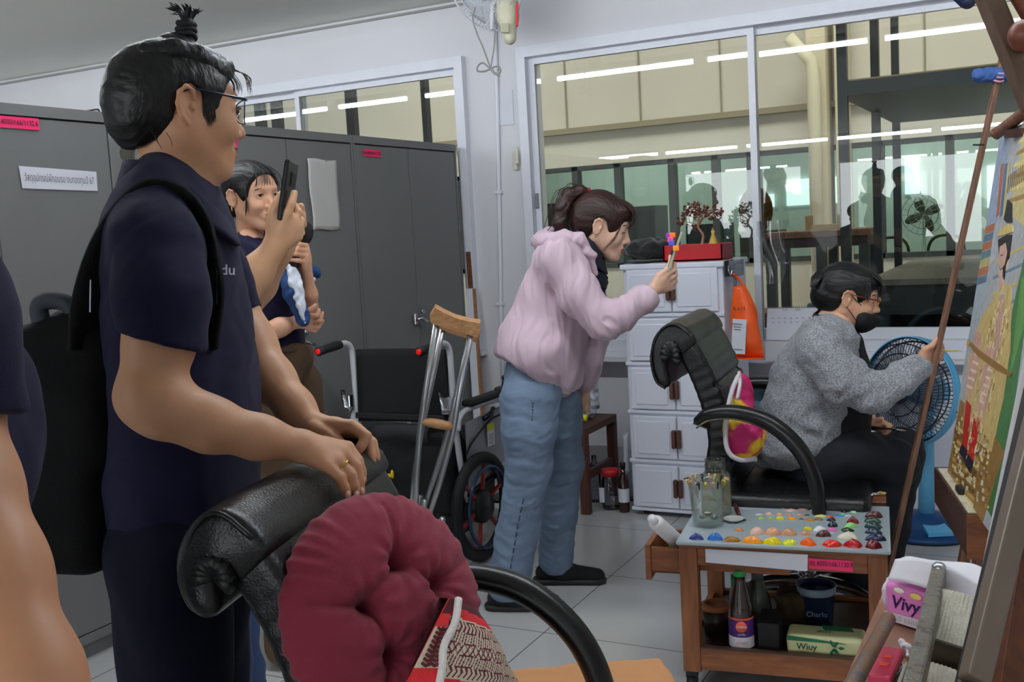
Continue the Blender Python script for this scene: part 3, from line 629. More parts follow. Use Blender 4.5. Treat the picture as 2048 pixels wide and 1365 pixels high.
o = MB().lathe([(.024, 0), (.022, .012), (.006, .055), (.008, .06), (.009, .066), (.003, .075)], (-1.34, YF+.13, 1.222), n=20).build('cone_figurine', mat('straw_yellow', (196, 166, 78), .6)); tag(o, 'small yellow cone-shaped figurine in the planter beside the bonsai', 'figurine'); MB().ell((-1.34, YF+.13, 1.299), .007, n=10).build('bead', mat('bead_brown', (150, 90, 60), .5), o)
# clear hook basket at the side of the tower, orange bag hanging from it
t = thing('clear_hook_box', 'clear plastic hook box clipped to the side of the storage tower', 'hook box', (X1+.03, YF+.1, 1.05))
M_clear = glassmat('clear_plastic', (225, 228, 235), 1.6, .05)
b = MB(); b.box((X1+.009, YF+.01, 1.09), (X1+.058, YF+.14, 1.16)).build('box', M_clear, t); MB().tube(spline([(X1+.03, YF, 1.145), (X1+.035, YF-.02, 1.12), (X1+.04, YF-.01, 1.10), (X1+.045, YF+.0, 1.12)], 5), .003, 6).build('hook', M_chrome, t)
t = thing('orange_bag', 'orange plastic shopping bag hanging beside the white storage tower', 'bag', (X1+.06, YF+.03, .74))
M_or = mat('orange_plastic', (240, 92, 30), .3, bump=.5, bscale=14)
bc = YF+.03
def bag(u, v):
    w = .060-.004*v if v < .62 else .058-.034*((v-.62)/.38)**1.2; dth = .035*(math.sin(min(1, v*4)*math.pi/2))*(1-.6*v)
    a = u*2*math.pi; cx = X1+.012+.055+.035*(1-v)
    return A([cx+math.cos(a)*w*(1+.06*math.sin(5*a+v*9)), bc+math.sin(a)*dth*1.6, .735+v*.315])
MB().grid(bag, 40, 24, closeu=True).lathe([(.066, 0), (.0, .0)], (X1+.10, bc, .737), n=16, cap=False).build('bag_body', M_or, t, solid=.001)
lp = (X1+.073, bc-.062, .835); R_ = frame((1, .04, -.08), (0, 0, 1))
l_ = MB().obox(lp, (.030, .0012, .075), R_, bev=.001).build('label', pa, t)
b = MB().obox(A(lp)+A([-.004, -.003, -.055]), (.018, .001, .0018), R_)
for k in range(3): b.obox(A(lp)+A([-.004, -.003, .055-.012*k]), (.02-.003*k, .001, .0016), R_)
b.build('print', mat('grey_print', (130, 130, 136), .7), l_)
text('lettering', 'B e l l', (X1+.076, bc-.052, .955), (1, 0, 0), (0, 0, 1), .022, M_ink, t, .003, bold=.01)
for s in (-1, 1): MB().tube(spline([(X1+.07+s*.03, bc, 1.02), (X1+.06+s*.012, bc, 1.07), (X1+.045, bc-.02, 1.105)], 6), .006, 6).build('strap', M_clear if s < 0 else M_or, t)
# calendar on the sill
t = thing('desk_calendar', 'white desk calendar standing open against the window sill', 'calendar', (-1.08, 4.9, .73))
b = MB(); R_ = frame((1, 0, 0), (0, .28, 1)); c = A([-1.08, 4.885, .835]); b.obox(c, (.115, .0015, .075), R_, bev=.0005); b.build('page', pa, t)
MB().obox(c+A([0, .05, 0]), (.115, .0015, .078), frame((1, 0, 0), (0, -.32, 1))).build('back_board', pa, t)
b = MB()
for r in range(5):
    for k in range(7): b.obox(c+A([-.085+k*.028, -.003-.0, .03-r*.02])+R_[2]*0, (.004, .0004, .003), R_)
b.build('print', mat('faint_print', (176, 172, 186), .7), t); text('lettering', 'ANA          ANA', c+A([0, .012, .066]), (1, 0, 0), (0, .28, 1), .012, mat('grey_ink', (110, 108, 116), .7), t, .004)
b = MB()
for k in range(22): b.tube(ring(c+A([-.105+k*.01, .022, .077]), (1, 0, 0), .006, 8), .0009, 4, closed=True)
b.build('binding', M_chrome, t)
struct(MB().box((-2.47, 4.86, .655), (1.5, 4.955, .67)).build('trim_5', M_wall))
tag(MB().box((-1.19, 4.82, .67), (-.95, 4.954, .76)).build('ledge_block', M_wall), 'white ledge block under the desk calendar', 'ledge')
# clear bag hung on the glass
b = MB(); 
def cb(u, v): return A([-1.18+.16*(u-.5)*(.45+.55*v)+.01*math.sin(v*7), 4.985-.012*math.sin(u*math.pi)-.006*math.sin(9*u+5*v), 1.02+v*.30])
o = b.grid(cb, 20, 24).build('plastic_bag', glassmat('bag_film', (238, 242, 242), 2.2, .12)); tag(o, 'crumpled clear plastic bag stuck on the window beside the mullion', 'plastic bag')
# ================================================================== stool and what is around it
W_dk = wood('dark_stool', (92, 54, 42), (66, 38, 30), axis=2)
t = thing('wooden_stool', 'dark brown wooden stool behind the pink-hooded woman', 'stool', (-2.12, 4.55, 0))
MB().box((-2.30, 4.355, .375), (-1.92, 4.75, .41), bev=.004).build('seat', W_dk, t)
for x in (-2.275, -1.942):
    for y in (4.375, 4.73): MB().box((x-.021, y-.018, 0), (x+.021, y+.018, .375)).build('leg', W_dk, t)
for x in (-2.275, -1.942): MB().box((x-.012, 4.39, .16), (x+.012, 4.72, .20)).build('stretcher', W_dk, t)
MB().box((-2.26, 4.37, .32), (-1.95, 4.385, .375)).build('apron', W_dk, t)
def jar(name, lb, c, r, h, lid, glass, content=None, neck=.8, lidh=.03):
    t = thing(name, lb, 'jar', c); b = MB()
    b.lathe([(r*.9, 0.002), (r, .01), (r, h*.78), (r*neck, h*.9), (r*neck, h)], c, cap=True).build('body', glass, t)
    if lid: MB().lathe([(r*neck*1.12, h-lidh*.5), (r*neck*1.14, h+lidh*.5), (r*neck*.9, h+lidh*.6)], c).build('lid', lid, t)
    if content: MB().lathe([(r*.86, .008), (r*.93, .014), (r*.93, content[0])], c).build('content', content[1], t)
    return t
j = jar('plastic_jar', 'clear plastic jar with a red lid on the floor beside the stool', (-1.865, 4.50, 0), .047, .175, mat('lid_red', (186, 24, 36), .4), M_clear)
MB().box((-1.905, 4.448, .04), (-1.88, 4.452, .11)).build('label', pa, j)
jar('plastic_jar', 'clear plastic jar standing behind the red-lidded one', (-1.83, 4.68, 0), .045, .16, mat('lid_white', (200, 200, 205), .4), M_clear)
M_amb = mat('amber_glass', (46, 24, 16), .1, coat=.5)
t = thing('medicine_bottle', 'slim dark brown bottle with a white label beside the storage tower', 'bottle', (-1.785, 4.46, 0))
MB().lathe([(.024, 0), (.026, .006), (.026, .15), (.012, .18), (.011, .215)], (-1.785, 4.46, 0)).build('body', M_amb, t); MB().lathe([(.0265, .05), (.0265, .115)], (-1.785, 4.46, 0), cap=False).build('label', pa, t); MB().lathe([(.013, .21), (.013, .235), (.011, .236)], (-1.785, 4.46, 0)).build('cap', M_black, t)
t = thing('water_bottle', 'clear crumpled plastic bottle with a yellow cap lying on the stool', 'bottle', (-1.98, 4.42, .41))
b = MB(); b.lathe([(.0, 0), (.03, .01), (.034, .04), (.030, .08), (.034, .12), (.012, .15), (.012, .165)], (-2.13, 4.43, .446), (1, 0.05, 0)).build('body', M_clear, t); MB().lathe([(.016, 0), (.016, .022)], (-1.968, 4.438, .446), (1, .05, 0)).build('cap', mat('cap_yellow', (226, 220, 40), .4), t)
t = thing('tote_bag', 'white plastic bag slumped on the stool', 'bag', (-2.0, 4.6, .41)); sd = SDF(.006); sd.ell((-2.03, 4.62, .50), (.07, .07, .09), k=.04).ell((-2.0, 4.6, .60), (.035, .04, .07), k=.04); sdf_obj('bag_body', sd, mat('milky_bag', (196, 200, 212), .4), t, disp=lambda V: fold(V, .012, .06, 4))
t = thing('paint_bottle', 'clear bottle with a blue band under the stool', 'bottle', (-1.99, 4.6, 0)); MB().lathe([(.03, 0), (.03, .17), (.012, .2), (.012, .23)], (-1.99, 4.6, 0)).build('body', M_clear, t); MB().lathe([(.0305, .15), (.0305, .175)], (-1.99, 4.6, 0), cap=False).build('band', mat('band_blue', (34, 60, 150), .4), t)
o = MB().grid(lambda u, v: A([-1.825+.02*math.sin(u*4), 4.6+.06*(u-.5)*(1-.6*v), .14+.19*v+.02*math.sin(u*3)]), 10, 10).build('plastic_bag', mat('milky_bag', (196, 200, 212), .4), solid=.002); tag(o, 'white plastic bag between the stool and the storage tower', 'plastic bag')
# ================================================================== executive chair
M_lea = mat('black_leather', (10, 10, 12), .34, bump=.25, bscale=260, spec=.55)
M_lea2 = mat('black_leather_matt', (9, 9, 10), .5, bump=.35, bscale=120)
M_arm = mat('arm_black', (16, 16, 18), .3)
M_pipe = mat('worn_piping', (120, 114, 96), .6, var=.3, vscale=60)
def exec_chair(label, loc, heading, scale=1., armtrim=True, flap=1.):
    def fz(x, z): return (-.375+(x+.375)*(1 if x > -.375 else .55+.45*flap), 1.0+(z-1.0)*(1 if z > 1.0 else flap))
    t = thing('office_chair', label, 'chair', loc, 'black leather office chairs')
    ch, sh = math.cos(heading), math.sin(heading); RR = A([[ch, sh, 0], [-sh, ch, 0], [0, 0, 1]])*scale
    L = A(loc)
    def w(p): return A(p, dtype=float)@RR+L
    def xf(V): return V@RR+L
    sd = SDF(.006); sd.box((-.01, 0, .445), (.20, .225, .026), rd=.03, k=.01)
    for x in (-.12, -.05, .02, .09, .16): sd.cap((x, -.25, .505), (x, .25, .505), .004, k=.01, op=-1)
    sdf_obj('seat', sd, M_lea, t, 1, xf=xf, disp=lambda V: fold(V, .0015, .3, 1))
    prof = [(-.225, .45), (-.255, .56), (-.24, .66), (-.255, .76), (-.285, .86), (-.325, .95), (-.355, 1.0), (-.395, 1.025)]
    hw = [.215, .225, .232, .238, .243, .247, .25, .25]; th = [.036, .042, .040, .036, .034, .032, .030, .026]
    sd = SDF(.006); pr = spline([p+(h, q) for p, h, q in zip(prof, hw, th)], 3)
    for a, b_ in zip(pr[:-1], pr[1:]):
        d = A([b_[0]-a[0], 0, b_[1]-a[1]]); l = np.linalg.norm(d); c = A([(a[0]+b_[0])/2, 0, (a[1]+b_[1])/2]); R = frame(d, (0, 1, 0))   # x along, z=lateral
        sd.box(c, (l/2, (a[3]+b_[3])/2-.012, (a[2]+b_[2])/2-.015), R, rd=.015, k=.014)
    for z, x in ((.60, -.205), (.68, -.20), (.73, -.21), (.86, -.25)): sd.cap((x, -.25, z), (x, .25, z), .004, k=.014, op=-1)
    for s in (-1, 1): sd.chain([((-.21, s*.19, .52), .003), ((-.20, s*.195, .68), .003), ((-.25, s*.2, .85), .003), ((-.30, s*.2, .96), .003)], k=.01, op=-1)
    sdf_obj('backrest', sd, M_lea, t, 1, xf=xf, disp=lambda V: fold(V, .0015, .3, 2))
    # padded roll hanging over the back like a flap
    sd = SDF(.006); rl = spline([fz(x, z)+(h_,) for x, z, h_ in ((-.335, .99, .036), (-.375, 1.035, .033), (-.412, 1.015, .029), (-.432, .96, .023), (-.427, .90, .016), (-.412, .865, .010))], 3)
    for a, b_ in zip(rl[:-1], rl[1:]):
        d = A([b_[0]-a[0], 0, b_[1]-a[1]]); l = np.linalg.norm(d); c = A([(a[0]+b_[0])/2, 0, (a[1]+b_[1])/2]); R = frame(d, (0, 1, 0))
        sd.box(c, (l/2, max(.002, (a[2]+b_[2])/2-.01), .25), R, rd=.01, k=.02)
    sdf_obj('head_roll', sd, M_lea, t, 2, xf=xf, disp=lambda V: fold(V, .0015, .25, 3))
    for s in (-1, 1):   # gathered ends
        b = MB()
        for k in range(9):
            a = k/8*math.pi*1.1-.3; b.tube([w((fz(-.39, .955)[0], s*.262, fz(-.39, .955)[1])), w((fz(-.39, 0)[0]+.030*math.cos(a), s*.268, fz(0, .955)[1]+.058*flap*math.sin(a)))], [.006, .014], 8)
        b.build('gathered_end', M_lea2, t)
        MB().tube([w((fz(p[0], p[2])[0], p[1], fz(p[0], p[2])[1])) for p in spline([(-.325, s*.263, 1.03), (-.375, s*.263, 1.065), (-.425, s*.263, 1.04), (-.455, s*.263, .96), (-.444, s*.26, .88), (-.412, s*.26, .852)], 5)], .0045*scale, 6).build('piping', M_lea, t)
    b = MB(); b.tube([w(p) for p in spline([(-.20, 0, .40), (-.28, 0, .5), (-.29, 0, .66), (-.30, 0, .78), (-.35, 0, .93)], 5)], .03*scale, 8).build('back_spine', M_lea2, t)
    for s in (-1, 1):
        pts = spline([(-.31, s*.27, .745), (-.26, s*.29, .775), (-.17, s*.305, .782), (-.07, s*.31, .75), (.015, s*.31, .67), (.06, s*.305, .56), (.07, s*.295, .43)], 6)
        r = np.interp(np.linspace(0, 1, len(pts)), [0, .15, .5, .85, 1], [.016, .023, .027, .025, .02])*scale
        a_ = MB().tube([w(p) for p in pts], r, 14).build('armrest', M_arm, t)
        b = MB().bar(w((.07, s*.30, .44)), w((.02, s*.2, .415)), .035*scale, .02*scale).bar(w((-.31, s*.27, .745)), w((-.28, s*.22, .72)), .03*scale, .02*scale); b.build('arm_bracket', M_black, a_)
        if armtrim:
            o_ = s*.026; MB().tube([w((p[0], p[1]+o_*.6, p[2]-.018)) for p in pts[:-4]], .0035*scale, 6).build('trim', M_pipe, a_)
    b = MB(); b.lathe([(.05, .36), (.045, .40), (.12, .405), (.12, .425)], L, n=20) if scale == 1 else b.lathe([(.05, .36), (.12, .425)], L); b.build('mechanism', M_black, t)
    MB().lathe([(.03, .1), (.03, .24), (.018, .24), (.018, .37)], L, n=20).build('gas_column', M_chrome, t)
    for k in range(5):
        a = heading+.9+k*2*math.pi/5; d = A([math.cos(a), math.sin(a), 0])
        pts = spline([L+d*.02+A([0, 0, .135]), L+d*.14+A([0, 0, .135]), L+d*.25+A([0, 0, .10]), L+d*.285+A([0, 0, .065])], 5)
        lg = MB().tube(pts, np.linspace(.026, .015, len(pts)), 12).build('leg', M_chrome, t)
        c = L+d*.285; n_ = A([-d[1], d[0], 0]); MB().lathe([(.0, -.02), (.026, -.02), (.027, -.004), (.018, -.003), (.018, .003), (.027, .004), (.026, .02), (0, .02)], c+A([0, 0, .027]), n_, n=18, cap=False).build('caster', M_black, lg)
    return t
def deg(a): return a*math.pi/180
def chair_loc(pt, local, heading):
    ch, sh = math.cos(heading), math.sin(heading); return A([pt[0]-(local[0]*ch-local[1]*sh), pt[1]-(local[0]*sh+local[1]*ch), 0])
H1 = deg(15); S1 = .94; CH1 = chair_loc(onz(440, 1024, 1.065*S1), (-.375*S1, -.255*S1), H1)
exec_chair('black leather office chair in the foreground with the round maroon cushion', CH1, H1, S1, flap=.55)
H2 = deg(6); S2 = .96; CH2 = chair_loc(P(1303, 680, 3.30), (-.455*S2, -.25*S2), H2)
exec_chair('black leather office chair the painting woman sits on', CH2, H2, S2)
print('CH1', CH1, 'CH2', CH2)
# ================================================================== wheelchair
M_wt = mat('white_tube', (208, 210, 214), .3)
M_fab = mat('black_fabric', (15, 15, 17), .8, bump=.3, bscale=500)
M_rub = mat('black_rubber', (20, 20, 22), .7)
t = thing('wheelchair', 'folding electric wheelchair with black fabric and red-tipped push handles by the cabinets', 'wheelchair', (-2.36, 3.75, 0))
XL, XR = -2.60, -2.125
MB().grid(lambda u, v: A([XL+.02+u*(XR-XL-.04), 3.515+.02*v+.03*math.sin(u*math.pi), .585+v*.30]), 14, 10).build('backrest', M_fab, t, solid=.015)
MB().box((XL+.02, 3.49, .60), (XR-.02, 3.505, .625), bev=.004).build('back_strap', mat('strap_black', (26, 26, 28), .6), t)
MB().grid(lambda u, v: A([-2.50+u*.27, 3.505+.0-.018*math.sin(v*3.1), .50+v*.075+.01*math.sin(u*3.1)]), 12, 8).build('pocket', mat('pocket_mesh', (40, 40, 44), .7), t, solid=.006)
sd = SDF(.008); sd.box((-2.36, 3.75, .45), (.20, .20, .02), rd=.02).box((-2.36, 3.57, .38), (.19, .05, .15), rd=.02, k=.03)
sdf_obj('seat', sd, M_fab, t, disp=lambda V: fold(V, .008, .15, 5))
MB().box((-2.56, 3.60, .10), (-2.16, 3.70, .26), bev=.02).box((-2.54, 3.70, .18), (-2.18, 3.95, .34), bev=.02).build('battery_box', M_black, t)
MB().ell((-2.42, 3.475, .37), (.022, .012, .008)).ell((-2.40, 3.47, .378), (.008, .006, .018)).build('ribbon', mat('yellow_ribbon', (226, 190, 30), .6), t)
for s, x in ((-1, XL), (1, XR)):
    MB().tube(spline([(x, 3.42, .915), (x, 3.49, .915), (x, 3.525, .885), (x, 3.53, .80), (x, 3.535, .60), (x, 3.56, .40), (x, 3.60, .25)], 6), .0125, 12).build('back_tube', M_wt, t)
    g = MB().tube([(x, 3.45, .915), (x, 3.42, .914), (x, 3.35, .908), (x, 3.305, .905)], [.017, .019, .017, .019], 14).build('push_grip', M_rub, t)
    MB().lathe([(0, 0), (.012, 0), (.012, .004), (.009, .006), (0, .006)], (x, 3.304, .905), (0, -1, 0), cap=False, n=18).build('end_cap', mat('grip_red_glow', (226, 20, 20), .3, emis=.15), g)  # faint emission put into the red caps, which are no lamps
    b = MB(); b.obox((x-.015, 3.50, .665), (.018, .016, .035), bev=.006).tube([(x-.03, 3.485, .70), (x-.02, 3.48, .65), (x+.01, 3.49, .64)], .007, 8); b.build('fold_clamp', M_chrome, t)
    MB().tube([(x-.035, 3.49, .72), (x-.03, 3.49, .66)], .009, 8).build('clamp_lever', M_black, t)
    xx = x+s*.02
    MB().tube(spline([(xx, 3.52, .56), (xx, 3.54, .61), (xx, 3.62, .632), (xx, 3.86, .628), (xx, 3.93, .60), (xx, 3.95, .45), (xx, 4.0, .32)], 6), .012, 10).build('arm_tube', M_wt, t)
    MB().box((xx-.028, 3.60, .64), (xx+.028, 3.87, .67), bev=.014).build('armrest', M_rub, t)
    MB().prism([(3.58, .30), (3.94, .36), (3.93, .60), (3.58, .58)], (xx-.002, 0, 0), (0, 1, 0), (0, 0, 1), (.005, 0, 0)).build('side_panel', mat('skirt_grey', (150, 152, 156), .4), t)
    wx = x+s*.045; c = A([wx, 3.63, .225])
    wh = MB().tube(ring(c, (1, 0, 0), .202, 56), .023, 12, closed=True).build('wheel', M_rub, t)
    MB().tube(ring(c, (1, 0, 0), .176, 48), .008, 8, closed=True).build('rim', mat('rim_dark', (60, 64, 72), .3, .6), wh)
    MB().tube(ring(c+A([s*.035, 0, 0]), (1, 0, 0), .165, 56), .007, 10, closed=True).build('hand_rim', mat('handrim_blue', (44, 66, 104), .25, .5), wh)
    b = MB().lathe([(.0, -.03), (.06, -.03), (.068, -.015), (.068, .015), (.055, .03), (0, .035)], c, (s, 0, 0), cap=False); b.build('hub_motor', M_black, wh)
    b = MB()
    for k in range(6):
        a = k*math.pi/3+.3; d = A([0, math.cos(a), math.sin(a)]); b.bar(c+d*.06, c+d*.176, .010, .014, (1, 0, 0))
    b.build('spoke', mat('spoke_red', (158, 40, 36), .4), wh)
    c2 = A([wx-s*.03, 4.14, .085]); w2 = MB().tube(ring(c2, (1, 0, 0), .065, 30), .019, 10, closed=True).lathe([(0, -.012), (.055, -.012), (.055, .012), (0, .012)], c2, (1, 0, 0), cap=False).build('front_wheel', M_rub, t)
    MB().tube([c2, c2+A([0, -.02, .09]), (xx, 4.06, .26), (xx, 3.95, .42)], .012, 8).build('fork', M_wt, t)
    MB().tube([(xx, 3.58, .28), (xx, 3.95, .33), (xx, 4.1, .30)], .012, 8).build('side_rail', M_black, t)
b = MB(); b.bar((XL, 3.62, .24), (XR, 3.9, .42), .02).bar((XR, 3.62, .24), (XL, 3.9, .42), .02); b.build('cross_brace', M_black, t)
x = XR+.02
b = MB(); b.obox((x, 3.93, .655), (.03, .045, .022), bev=.01).tube([(x, 3.93, .67), (x, 3.935, .705)], [.012, .008]).ell((x, 3.935, .712), (.012, .012, .012)); b.build('joystick', M_black, t)
MB().prism([(-.012, -.008), (.012, -.008), (0, .012)], (x+.031, 3.93, .657), (0, 1, 0), (0, 0, 1), (.001, 0, 0)).build('warning_sticker', mat('sticker_yellow', (226, 196, 60), .5), t)
b = MB(); b.tube(spline([(x+.01, 3.9, .65), (x+.03, 3.86, .58), (x+.02, 3.75, .56), (x+.01, 3.62, .50), (x+.01, 3.56, .46)], 6), .005, 6).tube(spline([(x, 3.94, .64), (x+.02, 3.97, .56), (x, 3.9, .45)], 6), .004, 6); b.build('cable', M_black, t)
MB().tube([(x+.012, 3.80, .60), (x+.03, 3.74, .585), (x+.02, 3.70, .575)], .011, 8).build('brake_lever', M_black, t)
o = MB().box((x+.012, 3.735, .45), (x+.0135, 3.795, .545)).build('hang_tag', pa, t); MB().box((x+.014, 3.735, .515), (x+.0145, 3.795, .545)).build('tag_band', mat('tag_yellow', (216, 214, 60), .6), o)
b = MB()
for k in range(5): b.box((x+.014, 3.745, .46+k*.009), (x+.0146, 3.785-.004*(k % 2), .463+k*.009))
b.build('print', mat('grey_print', (130, 130, 136), .7), o)
b = MB().box((-2.56, 4.10, .10), (-2.38, 4.26, .112), bev=.004).build('footplate', M_black, t); MB().box((-2.34, 4.10, .10), (-2.17, 4.26, .112), bev=.004).build('footplate', M_black, t)
# ================================================================== crutches
M_cw = wood('crutch_wood', (206, 158, 112), (178, 128, 84), scale=12)
M_al = mat('brushed_aluminium', (196, 198, 200), .28, .95)
def crutch(lb, top, tip, side, off=0.):
    t = thing('crutch', lb, 'crutch', tip, 'pair of aluminium crutches'); top, tip, side = A(top), A(tip), nrm(side); ax = nrm(top-tip); L = np.linalg.norm(top-tip); fwd = nrm(np.cross(side, ax))
    def q(s, h): return tip+ax*h*L+side*s
    prof = [(-.088, .0), (-.075, .038), (-.045, .026), (0, .014), (.045, .010), (.088, .012), (.092, -.02), (.085, -.045), (.03, -.034), (-.03, -.030), (-.08, -.022)]
    MB().prism(prof, top-fwd*.018, side, ax, fwd*.036).build('underarm_pad', M_cw, t)
    for s in (-1, 1):
        MB().tube([top+side*s*.062-ax*.02, q(s*.060, .60), q(s*.045, .42), q(s*.013, .18)], .0115, 14).build('upright', M_al, t)
    MB().tube([q(0, .34), q(0, .1), tip+ax*.04], .012, 14).build('lower_tube', M_al, t)
    MB().tube([q(-.062, .63), q(-.03, .63), q(0.0, .63), q(.03, .63), q(.062, .63)], [.011, .017, .018, .017, .011], 16).build('handgrip', M_cw, t)
    MB().tube([tip+ax*.06, tip+ax*.03, tip], [.016, .018, .022], 16).build('rubber_tip', M_rub, t)
    b = MB()
    for k in range(6): b.ell(q(0, .30-.025*k)-FW*.0115, (.003, .003, .003), n=8)
    b.build('adjustment_hole', M_gap, t)
top = P(910, 640, 3.62); tip = onz(822, 1165, 0.0)
crutch('aluminium crutch with a carved wooden underarm pad leaning on the wheelchair, the nearer of two', top, tip, RT*.97-UP*.18+FW*.1)
crutch('aluminium crutch tucked just behind the first crutch', P(916, 652, 3.78), onz(806, 1150, 0.0), RT*.8-UP*.18+FW*.6)
tag(MB().tube([onz(878, 1092, 0.0), P(885, 1040, 3.78)], .012, 14).build('metal_tube', M_al), 'short silver tube standing by the wheelchair wheel', 'tube')
# lath and leaning board
t = thing('leaning_board', 'white board with wooden edges leaning in the gap beside the last cabinet', 'board', (-2.72, 4.85, 0))
a0, a1 = A([-2.74, 4.80, 0.0]), A([-2.82, 4.93, 1.04]); MB().bar(a0, a1, .045, .012, (0, 1, .1)).build('board', M_white, t)
MB().bar(a0+A([.03, 0, 0]), a1+A([.03, 0, 0]), .012, .018, (0, 1, .1)).build('edge_strip', W_oak, t)
tag(MB().bar((-2.80, 4.94, 0), (-2.83, 4.962, 1.30), .03, .012, (0, 1, 0)).build('wood_lath', wood('lath_brown', (120, 76, 52), (92, 56, 38))), 'brown wooden lath standing behind the leaning white board', 'lath')
# ================================================================== paint trolley
TA = deg(8); TU = A([math.cos(TA), math.sin(TA), 0]); TV = A([-math.sin(TA), math.cos(TA), 0]); TW, TD = .556, .515
T0 = onz(1357, 1088, .436)*A([1, 1, 0])
def tw(u, v, z): return T0+TU*u+TV*v+A([0, 0, z])
TR = A([TU, TV, [0, 0, 1]])
def tbox(mb, u0, u1, v0, v1, z0, z1, bev=.002): return mb.box((u0, v0, z0), (u1, v1, z1), TR, T0, bev)
M_tw = wood('trolley_wood', (148, 92, 54), (112, 64, 36), axis=2, scale=7); M_twh = wood('trolley_wood_flat', (150, 90, 52), (112, 64, 36), axis=0, scale=7)
M_tdk = wood('trolley_dark', (70, 44, 32), (46, 28, 22), axis=0)
t = TROL = thing('paint_trolley', 'low wooden paint trolley with a glass palette on top', 'trolley', tw(TW/2, TD/2, 0))
for u in (0, TW-.05):
    for v in (0, TD-.05): tbox(MB(), u, u+.05, v, v+.05, .06, .425).build('leg', M_tw, t)
for v in (.003, TD-.025):
    for z_, zz_ in ((.068, .132), (.375, .425)): tbox(MB(), .05, TW-.05, v, v+.022, z_, zz_).build('rail', M_twh, t)
for u in (.003, TW-.025):
    for z_, zz_ in ((.068, .132), (.375, .425)): tbox(MB(), u, u+.022, .05, TD-.05, z_, zz_).build('side_rail', M_twh, t)
tbox(MB(), .02, TW-.02, .02, TD-.02, .112, .12).build('shelf', M_tdk, t)
tbox(MB(), .052, TW-.052, .0, .02, .1325, .136).build('edge_strip', M_tdk, t); tbox(MB(), .0, TW, TD-.06, TD, .425, .445).build('edge_strip', M_tdk, t)
tbox(MB(), 0, TW, 0, TD-.06, .425, .432).build('top_board', M_twh, t)
tbox(MB(), .0, TW, TD-.055, TD+.03, .4455, .452).build('back_ledge', wood('ledge_wood', (142, 90, 58), (100, 62, 42), axis=0), t)
tbox(MB(), .04, .30, .045, .36, .345, .374).build('under_drawer', M_twh, t)
dr = tbox(tbox(tbox(tbox(tbox(MB(), -.105, -.088, .03, .23, .315, .418), -.09, .04, .035, .048, .335, .41), -.09, .04, .212, .225, .335, .41), -.09, .04, .035, .225, .335, .343), -.107, -.103, .05, .21, .33, .40)
dr.build('drawer', M_twh, t)
for u in (.02, TW-.03):
    for v in (.025, TD-.03):
        c = tw(u, v, .024); MB().lathe([(0, -.013), (.024, -.013), (.024, .013), (0, .013)], c, TU, n=18, cap=False).obox(c+A([0, 0, .026]), (.016, .014, .012), TR).build('caster', M_black, t)
pal = tbox(MB(), -.004, TW+.006, -.004, TD-.075, .4335, .4365, 0).build('palette_backing', mat('palette_grey', (166, 178, 186), .5), t)
tbox(MB(), -.006, TW+.008, -.006, TD-.073, .437, .443, 0).build('palette_glass', mat('palette_glass', (172, 186, 192), .06, spec=.6), t)
# labels on the front rail
q0, q1 = (.07, .335); c = tw(.21, -.0015, .398)
tag_ = MB().prism([(.075, .425), (.352, .423), (.350, .378), (.345, .376), (.075, .386)], T0-TV*.002, TU, (0, 0, 1), TV*.001).build('paper_strip', mat('strip_white', (216, 216, 226), .7), t)
pl = MB().prism([(.353, .413), (.468, .411), (.467, .381), (.354, .385)], T0-TV*.002, TU, (0, 0, 1), TV*.001).build('asset_label', M_pink, t)
text('lettering', 'ฟธ.4000/ก66/1130.9', tw(.411, -.0025, .399), TU, (0, 0, 1), .020, M_ink, pl, .0003, width=.112)
